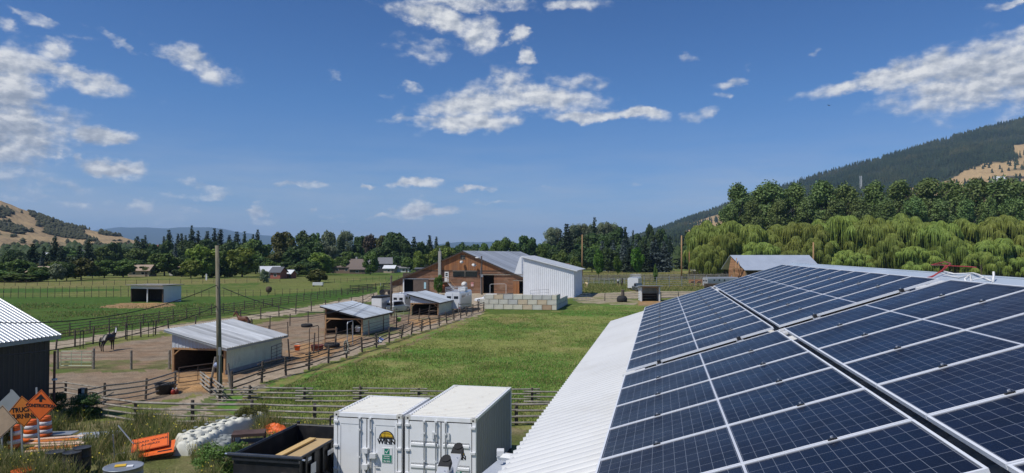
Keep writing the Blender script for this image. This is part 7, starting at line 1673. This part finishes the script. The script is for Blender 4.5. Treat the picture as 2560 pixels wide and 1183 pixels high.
horse_trailer('white stock trailer with roof rails, hitched to the truck behind the small shelter', fc - fw * 7.2 - xl * 1.3, th_, 2.6, 7.2, 3.1, m_carw, m_carw, (2.6, 5), rack=True, doors=False, group='trailers at the corral')
g = dpx(1772, 722); horse_trailer('long grey gooseneck stock trailer at the left of the wooden stable', g + Vector((0, 6, 0)), -1.25, 2.4, 9.5, 2.75, m_trim, m_tin, (2.0, 3.6, 5.2), doors=True, group='trailers at the corral')
t = thing('flat_cart', 'dark low cart standing under the gooseneck of the grey trailer', 'cart', dpx(1776, 724)); MB().b2((-1.4, -.8, .7), (1.8, .8, 1.5)).build('bed', m_dark, t); 
for x in (-.9, 1.2): MB().tube((x, -.85, .45), (x, .85, .45), .45, n=14).build('wheel', m_rubber, t)
t = thing('wagon', 'rust orange farm wagon wheels by the corral panels', 'wagon', dpx(1745, 716))
MB().b2((-2.5, -.4, .9), (3.0, .4, 1.9)).build('bed', M('rust_orange', (.33, .15, .06), .85, var=.3), t)
for x in (-1.6, .2, 2.0):
    pts = [(x + .75 * math.cos(a), -.5, .8 + .75 * math.sin(a)) for a in np.linspace(0, 2 * math.pi, 16)]; MB().poly(pts, .09, 5).build('wheel', m_orange if False else m_pine, t, fix=False)
# wooden stable at the right, its roof over the panels
sd = 205.0; c = P(1875, 700, sd); st_ = thing('wooden_stable', 'wooden stable with pale blue tin roof and open gable behind the solar roof', 'stable', (P(1846, 690, sd).x, sd, FARM), .0)
kx = sd / F_PX; zr_ = P(0, 638, sd + 3).z - FARM; ze_ = P(0, 675, sd).z - FARM; wv = (2053 - 1866) * kx; rr0 = (1842 - 1846) * kx
m_tinb = M('pale_blue_tin', (.47, .52, .60), .38, .25, var=.05, scale=.4)
A0 = Vector(((1842 - 1846) * kx, 6.2, zr_)); A1 = Vector(((2040 - 1846) * kx * 1.03, 6.2, zr_)); B0 = Vector(((1860.5 - 1846) * kx, -.6, ze_)); B1 = Vector(((2056 - 1846) * kx, -.6, ze_))
MB().prism([A0, A1, B1, B0], (0, 0, -.12)).build('roof', m_tinb, st_); MB().prism([A0, A1, A1 + Vector((.8, 6.5, -(zr_ - ze_))), A0 + Vector((-.8, 6.5, -(zr_ - ze_)))], (0, 0, -.12)).build('roof_back', m_tinb, st_)
gx0, gx1 = (1835 - 1846) * kx, (1862 - 1846) * kx
MB().prism([(gx1, .3, 0), (gx0, 5, 0), (gx0, 5, ze_), (A0.x + .35, 6.2, zr_ - .4), (gx1 + .35, -.2, ze_ - .1), (gx1, .3, ze_ * .5)], (.12, .05, 0)).build('gable_wall', planks('stable_boards', (.30, .165, .085), (.22, .115, .06), False, .3, 4), st_)
MB().box((gx0 + .3, 1.0, ze_ / 2 + .4), (.35, .35, ze_ + .8)).build('post', m_pine, st_); MB().box(((gx0 + gx1) / 2 + .2, .6, ze_ + .3), (gx1 - gx0 + .8, .25, .25)).build('tie_beam', m_pine, st_); MB().box((gx1 + .1, 0, ze_ / 2), (.35, .35, ze_)).build('post', m_pine, st_)
MB().poly([(gx0 + .8, .8, ze_ + .4), (A0.x + .9, 3, zr_ - .9)], .12, 5).build('rafter', m_pine, st_); MB().poly([(gx0 + 1.6, .6, ze_ + .4), (gx0 + 2.0, 2, ze_ + 2.2)], .12, 5).build('rafter', m_pine, st_)
MB().box((wv / 2 + 3, 1.5, ze_ / 2), (wv, .15, ze_ - .1)).build('front_wall', m_dark, st_)
# ------------------------------------------------------------------ animals and a person, grown from skeletons
def skin(name, verts, edges, rad, mat, parent, sub=2, root=0):
    me = bpy.data.meshes.new(name); me.from_pydata(verts, edges, []); o = bpy.data.objects.new(name, me); COL.objects.link(o)
    o.modifiers.new('s', 'SKIN'); o.modifiers.new('u', 'SUBSURF').levels = sub
    for k, sv in enumerate(me.skin_vertices[0].data):
        r = rad[k]; sv.radius = (r, r) if not isinstance(r, tuple) else r; sv.use_root = (k == root)
    bpy.context.view_layer.update(); dg = bpy.context.evaluated_depsgraph_get()
    m2 = bpy.data.meshes.new_from_object(o.evaluated_get(dg)); m2.name = name; bpy.data.objects.remove(o)
    m2.materials.clear(); m2.materials.append(mat); m2.polygons.foreach_set('use_smooth', [True] * len(m2.polygons))
    return link(name, m2, parent)
m_hair = M('horse_hair_black', (.02, .018, .016), .7)
def horse(label, p, rz, s, mat, neck='up', turn=0.0, blaze=False, mane=None):
    t = thing('horse', label, 'horse', p, rz, 'horses on the farm'); t.scale = (s, s, s)
    V_ = [(0, 0, 1.27), (-.38, 0, 1.30), (-.74, 0, 1.33), (.36, 0, 1.24), (.60, 0, 1.34)]; Rr = [(.33, .31), (.32, .30), (.27, .26), (.31, .30), (.22, .25)]; E = [(0, 1), (1, 2), (0, 3), (3, 4)]
    ct, stn = math.cos(turn), math.sin(turn)
    if neck == 'up': nk = [(.80, 0, 1.58), (.94, 0, 1.83), (1.02, 0, 2.02)]; hd_ = [(.13, -.10), (.30, -.30), (.44, -.46)]
    else: nk = [(.88, 0, 1.25), (1.10, 0, .95), (1.25, 0, .70)]; hd_ = [(.08, -.16), (.12, -.34), (.14, -.52)]
    for q, r in zip(nk, (.17, .13, .11)): E.append((len(V_) - 1, len(V_))); V_.append(q); Rr.append((r * .8, r))
    for q, r in zip(hd_, (.115, .09, .065)): E.append((len(V_) - 1, len(V_))); V_.append((nk[-1][0] + q[0] * ct, q[0] * stn, nk[-1][2] + q[1])); Rr.append((r * .85, r))
    hi = len(V_) - 1
    for sd_ in (-1, 1):
        for src, ch in ((2, [(-.66, .15 * sd_, 1.02, .16), (-.60, .16 * sd_, .86, .11), (-.82, .15 * sd_, .52, .062), (-.79, .15 * sd_, .16, .046), (-.74, .15 * sd_, .03, .06)]), (3, [(.47, .15 * sd_, .98, .13), (.50, .15 * sd_, .78, .085), (.52, .15 * sd_, .50, .06), (.51, .15 * sd_, .15, .043), (.55, .15 * sd_, .03, .058)])):
            pr = src
            for (x, y, z, r) in ch: E.append((pr, len(V_))); pr = len(V_); V_.append((x + (.06 * sd_ if z < .9 else 0), y, z)); Rr.append((r, r))
    for sd_ in (-1, 1): E.append((7, len(V_))); q = nk[-1]; V_.append((q[0] + .02 * ct - .06 * sd_ * stn, .02 * stn + .07 * sd_ * ct, q[2] + .16)); Rr.append((.022, .02))
    skin('body', V_, E, Rr, mat, t)
    mb = MB(); mb.poly([(-.95, 0, 1.36), (-1.08, 0, 1.15), (-1.10, .02, .75), (-1.06, .02, .42)], [.05, .08, .075, .02], 7); mb.build('tail', mane or m_hair, t, True)
    mb = MB(); mb.poly([(.62, 0, 1.58), (.80, 0, 1.78), (.93, 0, 2.0), (1.02, 0, 2.12)], [.03, .06, .05, .03], 6) if neck == 'up' else mb.poly([(.62, 0, 1.52), (.95, 0, 1.30), (1.2, 0, .92)], [.03, .05, .03], 6); mb.build('mane', mane or m_hair, t, True)
    if blaze:
        q = nk[-1]; mb = MB(); c = lambda f, z, w: [Vector((q[0] + f * ct - sg_ * w * stn, f * stn + sg_ * w * ct, q[2] + z)) for sg_ in (-1, 1)]
        rows_ = [c(.19, .02, .035), c(.26, -.10, .05), c(.36, -.26, .045), c(.45, -.40, .045)]
        for a, b in zip(rows_[:-1], rows_[1:]): mb.add([a[0], a[1], b[1], b[0]], [(0, 1, 2, 3)]); 
        o = mb.build('white_blaze', m_white, t, fix=False)
        so_ = o.modifiers.new('th', 'SOLIDIFY'); so_.thickness = .03
    return t
m_bay = M('dark_bay_coat', (.022, .016, .013), .45, var=.2); m_chest = M('chestnut_coat', (.12, .045, .02), .5, var=.2); m_pal = M('cream_coat', (.52, .40, .22), .6, var=.15)
horse('dark bay horse with white face standing in the nearest paddock', G(271, 877), R(80), 1.0, m_bay, 'up', R(-150), True)
pb = P(610, 795, 84); horse('brown horse whose head shows over the near shed roof', (pb.x, 84, FARM), R(160), 1.08, m_chest, 'up')
horse('black horse standing beside the person on the right lawn', G(1555, 716), R(80), 1.1, m_bay, 'up', R(-40)); horse('cream horse grazing behind the white metal building corner', G(1466, 720), R(100), 1.0, m_pal, 'down', mane=M('cream_mane', (.6, .52, .36), .7))
m_skin = M('skin', (.50, .30, .21), .5); m_shirt = M('white_shirt', (.78, .78, .77), .8); m_pants = M('dark_trousers', (.03, .032, .045), .85); m_shoe = M('dark_shoes', (.03, .025, .02), .7)
t = thing('person', 'person in a white shirt and dark shorts walking away on the right lawn', 'person', G(1545, 713.5), .3); sc_ = 1.08; t.scale = (sc_, sc_, sc_)
V_ = [(0, 0, .98), (0, 0, 1.15), (0, 0, 1.35), (0, 0, 1.48), (0, -.01, 1.58), (0, -.02, 1.70), (.10, 0, .90), (.11, .06, .50), (.11, -.02, .08), (.11, .12, .03), (-.10, 0, .90), (-.11, -.06, .50), (-.12, -.18, .10), (-.12, -.06, .04), (.19, 0, 1.43), (.26, .0, 1.15), (.25, .10, .90), (.25, .14, .80), (-.19, 0, 1.43), (-.26, -.02, 1.15), (-.25, .06, .90), (-.25, .10, .80)]
E = [(0, 1), (1, 2), (2, 3), (3, 4), (4, 5), (0, 6), (6, 7), (7, 8), (8, 9), (0, 10), (10, 11), (11, 12), (12, 13), (3, 14), (14, 15), (15, 16), (16, 17), (3, 18), (18, 19), (19, 20), (20, 21)]
Rr = [(.15, .11), (.14, .10), (.17, .11), (.10, .08), .055, (.08, .095), .095, .065, .04, .04, .095, .065, .04, .04, .06, .045, .035, .035, .06, .045, .035, .035]
skin('body', V_, E, Rr, m_skin, t)
MB().lathe([(.175, 1.0), (.17, 1.2), (.205, 1.38), (.16, 1.47), (.07, 1.52)], n=14).build('shirt', m_shirt, t, True).scale = (1.08, .72, 1)
mb = MB()
for s in (-1, 1): mb.tube((s * .22, 0, 1.45), (s * .275, 0, 1.22), .075, .065, 8)
mb.build('sleeves', m_shirt, t, True); mb = MB(); mb.lathe([(.17, .86), (.178, 1.02)], n=12)
for s in (-1, 1): mb.tube((s * .1, 0, .95), (s * .11, s * .05, .52), .12, .10, 8)
mb.build('shorts', m_pants, t, True).scale = (1, .85, 1); MB().lathe([(.095, 1.68), (.105, 1.74), (.08, 1.82), (0, 1.85)], (0, -.02, 0), 12).build('hair', m_hair, t, True)
# ------------------------------------------------------------------ houses beyond the fields
m_win = m_glass
HOUSE_N = [0]
def house(label, px, by, depth, W_, D_, hw, hr, wall, roof, rz=0.0, chim=False, wins=2, name='house', door=True):
    x = (px - 1280) / F_PX * depth; z = gh(x, depth)
    t = thing(name, label, 'house' if name == 'house' else 'shed', (x, depth, z - .1), rz, 'houses among the trees' if name == 'house' else 'small outbuildings at the field edge')
    a, b = W_ / 2, D_ / 2
    MB().b2((-a, -b, 0), (a, b, hw)).build('wall', wall, t); g = MB(); 
    for s in (-1, 1): g.prism([(s * (a - .02), -b, hw), (s * (a - .02), b, hw), (s * (a - .02), 0, hr - .1)], (-s * .1, 0, 0))
    g.build('gable', wall, t)
    o_ = .5; k = (hr - hw) / b; r = MB()
    r.prism([(-a - o_, -b - o_, hw - k * o_), (-a - o_, 0, hr), (-a - o_, b + o_, hw - k * o_), (-a - o_, b + o_, hw - k * o_ + .15), (-a - o_, 0, hr + .16), (-a - o_, -b - o_, hw - k * o_ + .15)], (W_ + 2 * o_, 0, 0)); rf = r.build('roof', roof, t)
    if chim: MB().box((a * .4, .3, hr + .3), (.8, .8, 1.6)).build('chimney', m_conc, rf)
    for i in range(wins): 
        w_ = MB().box((-a + W_ * (i + .7) / (wins + .4), -b - .03, hw * .55), (1.3, .06, 1.0)).build('window', m_white, t); MB().box((-a + W_ * (i + .7) / (wins + .4), -b - .07, hw * .55), (1.1, .04, .8)).build('pane', m_win, w_)
    if door: MB().box((a * .75, -b - .03, hw * .38), (.9, .06, hw * .7)).build('door', m_brown, t)
    return t
def hm(n, c): return M('house_' + n, c, .8, var=.08, scale=.6)
hg, hbr, hwh, hrd, htn, hdk = hm('grey', (.36, .37, .38)), hm('brown', (.20, .14, .10)), hm('white', (.72, .72, .70)), hm('red', (.30, .10, .07)), hm('tan', (.45, .36, .26)), hm('dark', (.10, .09, .085))
rfg, rfb, rft, rfw, rfd, rfr = hm('roof_grey', (.20, .20, .21)), hm('roof_brown', (.16, .125, .105)), hm('roof_tan', (.36, .27, .20)), hm('roof_white', (.66, .68, .70)), hm('roof_dark', (.10, .105, .12)), hm('roof_red', (.33, .115, .075))
for a in [('tan roofed house low among bushes at far left', 106, 680, 262, 7, 6, 2.6, 4.4, htn, rft), ('pale roofed long house behind the silvery bush', 158, 668, 330, 14, 7, 3.0, 4.6, hwh, rfg), ('white house with blue roof below the golden hill', 108, 630, 640, 22, 10, 4, 6.5, hwh, rfw), ('large grey house below the dark brush', 176, 630, 660, 26, 11, 5, 9, hg, rfd), ('small white shed on the golden hill foot', 53, 630, 650, 8, 6, 3, 5, hwh, rfw), ('white garage right of the dark conifers', 226, 661, 300, 5, 5, 2.5, 3.6, hwh, rfw), ('grey flat roofed garage below the white garage', 236, 668, 292, 6, 5, 2.2, 3.2, hg, rfg), ('wide dark roofed house on the far slope', 292, 625, 620, 26, 10, 4, 6, htn, rfd), ('grey roofed house above the white field shed', 318, 650, 350, 13, 7, 3.2, 5.2, hg, rfg),
          ('tan gabled house right above the field shed', 357, 668, 285, 8, 7, 2.6, 4.6, htn, rft), ('long red roofed building on the far rise', 392, 605, 900, 40, 12, 9, 13, htn, rfr), ('white industrial building below the red roof', 385, 615, 700, 26, 9, 4, 5.5, hwh, rfw), ('tan roofed white house left of the near pole', 461, 660, 300, 9, 7, 2.6, 4.3, hwh, rft), ('brown roofed house right of the near pole', 573, 650, 330, 10, 7, 3.0, 5.2, htn, rfb),
          ('brown gabled house with a chimney beside the yellow green tree', 876, 660, 330, 15, 9, 3.2, 6.6, hbr, rfb), ('low brown annex of the gabled house', 898, 668, 322, 7, 6, 2.2, 3.6, hbr, rfb), ('tan upper storey house behind the gabled brown house', 910, 652, 370, 10, 8, 4.5, 6, htn, rfb), ('dark grey barn shaped house right of the round green tree', 948, 655, 345, 12, 9, 4.5, 7.2, hdk, rfg), ('small cream outbuilding right of the grey house', 976, 662, 335, 5, 5, 2.4, 3.6, htn, rfw), ('pale low building at the meadow end', 1002, 660, 350, 9, 6, 2.2, 3.0, hwh, rfg), ('pale roofed house behind the barn left slope trees', 1074, 626, 560, 16, 9, 4, 6, hwh, rfg),
          ('white house high at the right valley side', 1560 + 130, 578, 900, 18, 10, 6, 9, hwh, rfg), ('long white house at the valley side below the mountain', 1672, 580, 860, 22, 9, 3.5, 5, hwh, rfw), ('white two part house at the valley side', 1700, 572, 920, 14, 9, 5, 8, hwh, rfw), ('small white house right of the valley side houses', 1718, 574, 880, 8, 7, 5, 7, hwh, rfw), ('pale house among trees left of the valley side', 1604, 588, 720, 14, 8, 4, 6, hwh, rft), ('white domed house on the golden slope at right', 2500, 440, 1500, 20, 14, 6, 12, hwh, rfw), ('long brown house on the golden slope at far right', 2545, 430, 1560, 44, 14, 6, 9, hbr, rfb), ('small brown cabin on the forest edge', 2245, 470, 1450, 22, 12, 4, 8, hbr, rfd)]:
    house(*a, rz=((HOUSE_N[0] * 37) % 7 - 3) * .06, chim='chimney' in a[0], wins=max(1, min(3, int(a[4] / 4)))); HOUSE_N[0] += 1
house('white roofed tin shed beside the silvery bush', 676, 690, 265, 6.5, 5, 2.4, 4.4, hg, rfw, .5, name='outbuilding', wins=0); house('small grey roofed red shed beside the white roofed shed', 697, 690, 258, 4.2, 4, 2.7, 4.3, hrd, rfd, -.3, name='outbuilding', wins=1, door=False)
house('smallest red shed with white roof', 727, 690, 262, 2.8, 3, 2.0, 3.1, hrd, rfw, -.4, name='outbuilding', wins=0); house('dark open run-in shed left of the barn roof', 1051, 658, 300, 3.6, 3, 2.8, 3.2, hdk, rfd, 0, name='outbuilding', wins=0, door=False); house('second dark run-in shed touching the barn roof line', 1083, 656, 305, 4.4, 3, 2.9, 3.4, hdk, rfd, 0, name='outbuilding', wins=0, door=False); house('small grey shelter beside the tan pole', 1443, 652, 275, 2.6, 2.5, 1.8, 2.2, hdk, rfg, 0, name='outbuilding', wins=0, door=False)
t = thing('play_slide', 'green garden slide with blue steps above the field shed', 'slide', G(352, 691)); m_gs = M('slide_green', (.10, .55, .16), .4); MB().poly([(0, 0, 1.9), (.5, 0, 1.7), (1.3, 0, .7), (2.0, 0, .4)], .28, 6).build('chute', m_gs, t); MB().b2((-2.6, -.3, 0), (-.3, .3, 1.9)).build('frame', M('slide_blue', (.04, .13, .16), .5), t)
t = thing('cell_tower', 'thin pale radio masts rising from the forest', 'mast', (P(2152, 450, 1900).x, 1900, gh(P(2152, 450, 1900).x, 1900)))
for x in (-1.8, 2.2): MB().tube((x, 0, 0), (x, 0, P(0, 440, 1900).z - t.location.z), .7, n=6).build('mast', m_sw, t)
for px_, s in ((1097, 'narrow bright green cedar by the barn stairs'),):
    tree('col', 'bright', px_, 688, 26, 157, s, 'cedar by the barn', 'cedar_tree')
t = thing('flower_basket', 'rust red hanging basket at the barn stairs', 'basket', onbarn(1111, 716, 1.2)); MB().lathe([(.1, -.4), (.42, -.1), (.5, .2), (.2, .45), (0, .5)], n=10).build('blooms', M('rust_flowers', (.32, .10, .05), .9, var=.4, scale=9), t)
# bird in the sky
t = thing('bird', 'tiny dark bird high in the sky on the right', 'bird', P(2074, 264, 120)); MB().add([(0, .25, 0), (.05, 0, .04), (0, -.3, 0), (-.05, 0, .04), (.45, .05, .16), (-.45, .05, .16)], [(0, 1, 2, 3), (1, 4, 0), (3, 0, 5), (2, 1, 4), (2, 5, 3)]).build('body', m_black, t)
# ------------------------------------------------------------------ grass and weeds
def blades(name, x, y, h, w, mat, rng, lean=.5, label=None, cat=None, bend=.35, tintv=None):
    n = len(x); z = terrain(x, y); a = rng.uniform(0, 6.283, n); la = rng.uniform(0, 6.283, n); ll = h * rng.uniform(0, lean, n)
    dx, dy = np.cos(a) * w / 2, np.sin(a) * w / 2
    b0 = np.stack([x - dx, y - dy, z - .02], 1); b1 = np.stack([x + dx, y + dy, z - .02], 1)
    mx, my = x + np.cos(la) * ll * .35, y + np.sin(la) * ll * .35
    m0 = np.stack([mx - dx * .8, my - dy * .8, z + h * .55], 1); m1 = np.stack([mx + dx * .8, my + dy * .8, z + h * .55], 1)
    tx_, ty_ = x + np.cos(la) * ll, y + np.sin(la) * ll
    t0 = np.stack([tx_ - dx * .15, ty_ - dy * .15, z + h], 1); t1 = np.stack([tx_ + dx * .15, ty_ + dy * .15, z + h], 1)
    v = np.stack([b0, b1, m0, m1, t0, t1], 1).reshape(-1, 3); k = np.arange(n)[:, None] * 6
    f = np.concatenate([k + np.array([[0, 1, 3, 2]]), k + np.array([[2, 3, 5, 4]])])
    me = np_mesh(name, v, f, [mat]); return tag(link(name, me), label, cat, kind='stuff')
def grassmat(name, c1, c2, c3):
    m, nt, b = nmat(name); g = nd(nt, 'ShaderNodeNewGeometry'); t_ = objco(nt)
    r = ramp(nt, g.outputs['Random Per Island'], [(0.0, c1), (.55, c2), (.9, c3), (1.0, c3)]); n_ = noise(nt, t_, .35, 4)
    r = mix(nt, 1.0, r, ramp(nt, n_, [(.3, .75), (.7, 1.25)]), 'MULTIPLY'); nt.links.new(r, b.inputs['Base Color']); b.inputs['Roughness'].default_value = .7; b.inputs['Specular IOR Level'].default_value = .2
    tr_ = nd(nt, 'ShaderNodeBsdfTranslucent'); nt.links.new(r, tr_.inputs['Color']); ms = nd(nt, 'ShaderNodeMixShader'); ms.inputs[0].default_value = .3
    nt.links.new(b.outputs[0], ms.inputs[1]); nt.links.new(tr_.outputs[0], ms.inputs[2]); nt.links.new(ms.outputs[0], nt.nodes['Material Output'].inputs[0]); return m
m_gl = grassmat('lawn_blades', (.160, .250, .045), (.235, .300, .070), (.46, .39, .17)); m_gw = grassmat('weed_blades', (.105, .160, .036), (.19, .22, .065), (.44, .36, .18)); m_gm = grassmat('meadow_blades', (.115, .170, .038), (.21, .22, .065), (.42, .34, .15))
rng = np.random.default_rng(77)
def region(n, x0, x1, y0, y1, poly, pw=1.0):
    y = y0 * (y1 / y0) ** rng.uniform(0, 1, n) if pw else rng.uniform(y0, y1, n); px = rng.uniform(x0, x1, n); x = (px - 1280) / F_PX * y
    ppx, ppy = to_px(x, y, terrain(x, y)); k = inpoly(ppx, ppy, poly); return x[k], y[k]
LAWN = [(600, 1005), (720, 962), (960, 880), (1213, 790), (1395, 784), (1470, 764), (1600, 766), (1660, 766), (1640, 1100), (1300, 1060), (640, 1060)]
x, y = region(520000, 560, 1680, 30, 140, LAWN)
cl = fbm(x / 1.6, y / 1.6, 3, 201) * .6 + fbm(x / 9, y / 9, 3, 41) * .6; k = rng.random(len(x)) < np.clip((cl - .30) * 1.5, .05, 1); x, y, cl = x[k], y[k], cl[k]
blades('lawn_grass', x, y, rng.uniform(.04, .11, len(x)) * (.5 + cl * 1.3), rng.uniform(.02, .05, len(x)) * (.6 + y / 90), m_gl, rng, .8, 'short mown grass of the lawn beside the roof', 'grass')
YARD = [(-300, 1048), (180, 1042), (345, 1066), (640, 1072), (810, 1080), (830, 1400), (-300, 1400)]
x, y = region(260000, -420, 860, 17.5, 36.5, YARD)
cl = fbm(x / 1.4, y / 1.4, 4, 211); bare = fbm(x / 3.2, y / 3.2, 3, 215)
k = (rng.random(len(x)) < np.clip((cl - .36) * 3.4, .02, 1)) & (bare > .38)
# keep the weeds off the things that lie in them
for (gx_, gy_, r_) in [(A_.x + .9, A_.y + 2.2, 2.2), (G(376, 1140).x, G(376, 1140).y, .85), (G(460, 1132).x, G(460, 1132).y, .8), (G(500, 1118).x, G(500, 1118).y, .9), (G(545, 1105).x, G(545, 1105).y, .9), (G(590, 1090).x, G(590, 1090).y, .9), (G(178, 1195).x, G(178, 1195).y, .75), (G(140, 1112).x, G(140, 1112).y, 1.0), (G(243, 1090).x, G(243, 1090).y, .9), (G(130, 1096).x, G(130, 1096).y, 1.1), (G(100, 1160).x, G(100, 1160).y, .7), (G(180, 1190).x, G(180, 1190).y, .8), (G(308, 1222).x, G(308, 1222).y, .8)]:
    k &= ((x - gx_) ** 2 + (y - gy_) ** 2) > r_ ** 2
x, y, cl = x[k], y[k], cl[k]
hgt = rng.uniform(.18, .70, len(x)) * (.40 + 1.3 * np.clip((cl - .35) * 3, 0, 1))
blades('weeds', x, y, hgt, rng.uniform(.010, .030, len(x)), m_gw, rng, .7, 'tall weeds and wild grass in the yard by the containers', 'weeds')
k = rng.random(len(x)) < .035; fx_, fy_ = x[k], y[k]; fz = terrain(fx_, fy_) + hgt[k] * rng.uniform(.85, 1.1, k.sum())
c_ = np.stack([fx_, fy_, fz], 1); nr = rng.normal(size=c_.shape) * .5 + np.array((0, -.5, .8))
me = np_mesh('wildflowers', quads(c_, nr, rng.uniform(.012, .028, len(c_)), 1.0, rng), np.arange(4 * len(c_)).reshape(-1, 4), [M('yellow_petals', (.62, .50, .03), .6)]); tag(link('wildflowers', me), 'yellow wildflowers dotted over the weeds', 'flowers', kind='stuff')
# broad leafed bushes in the yard
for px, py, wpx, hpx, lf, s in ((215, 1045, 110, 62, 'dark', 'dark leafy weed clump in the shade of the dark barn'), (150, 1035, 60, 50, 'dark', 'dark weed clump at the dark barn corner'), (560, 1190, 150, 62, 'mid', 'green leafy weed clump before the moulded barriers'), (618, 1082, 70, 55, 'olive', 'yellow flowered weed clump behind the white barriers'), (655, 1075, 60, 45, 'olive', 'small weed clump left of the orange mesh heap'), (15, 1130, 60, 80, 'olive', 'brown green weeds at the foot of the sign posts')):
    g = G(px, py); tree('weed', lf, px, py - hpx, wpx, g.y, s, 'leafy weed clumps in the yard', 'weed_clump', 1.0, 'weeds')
# long grass of the meadows and verges, fence feet
x, y = region(90000, -100, 1300, 50, 130, [(-100, 860), (-100, 700), (640, 694), (900, 670), (1080, 665), (1000, 720), (900, 728), (600, 782), (110, 850)]); cl = fbm(x / 5, y / 5, 3, 221); k = rng.random(len(x)) < np.clip((cl - .35) * 3, .03, 1); x, y = x[k], y[k]
blades('meadow_grass', x, y, rng.uniform(.08, .28, len(x)), rng.uniform(.04, .10, len(x)) * (.5 + y / 150), m_gm, rng, .7, 'grass of the left and middle meadows', 'grass')
x, y = region(60000, 1440, 1900, 120, 330, [(1440, 735), (1440, 655), (1700, 655), (1760, 690), (1900, 690), (1900, 728), (1580, 728)]); blades('meadow_grass', x, y, rng.uniform(.1, .45, len(x)), rng.uniform(.06, .14, len(x)), m_gm, rng, .7, 'rough grass of the right meadow behind the corral', 'grass')
# ------------------------------------------------------------------ air
m = bpy.data.materials.new('haze_air'); m.use_nodes = True; nt = m.node_tree; nt.nodes.remove(nt.nodes['Principled BSDF'])
pv = nd(nt, 'ShaderNodeVolumePrincipled'); pv.inputs['Color'].default_value = (0.42, 0.64, 1.0, 1); pv.inputs['Density'].default_value = 0.000062; pv.inputs['Anisotropy'].default_value = 0.0
nt.links.new(pv.outputs[0], nt.nodes['Material Output'].inputs['Volume'])
zmax = max(float(GZ.max()), 100) + 40
hz_ = MB().b2((-18500, -18500, -4.5), (18500, 18500, zmax)).build('haze', m); tag(hz_, 'thin blue haze in the valley air', 'haze', kind='stuff')
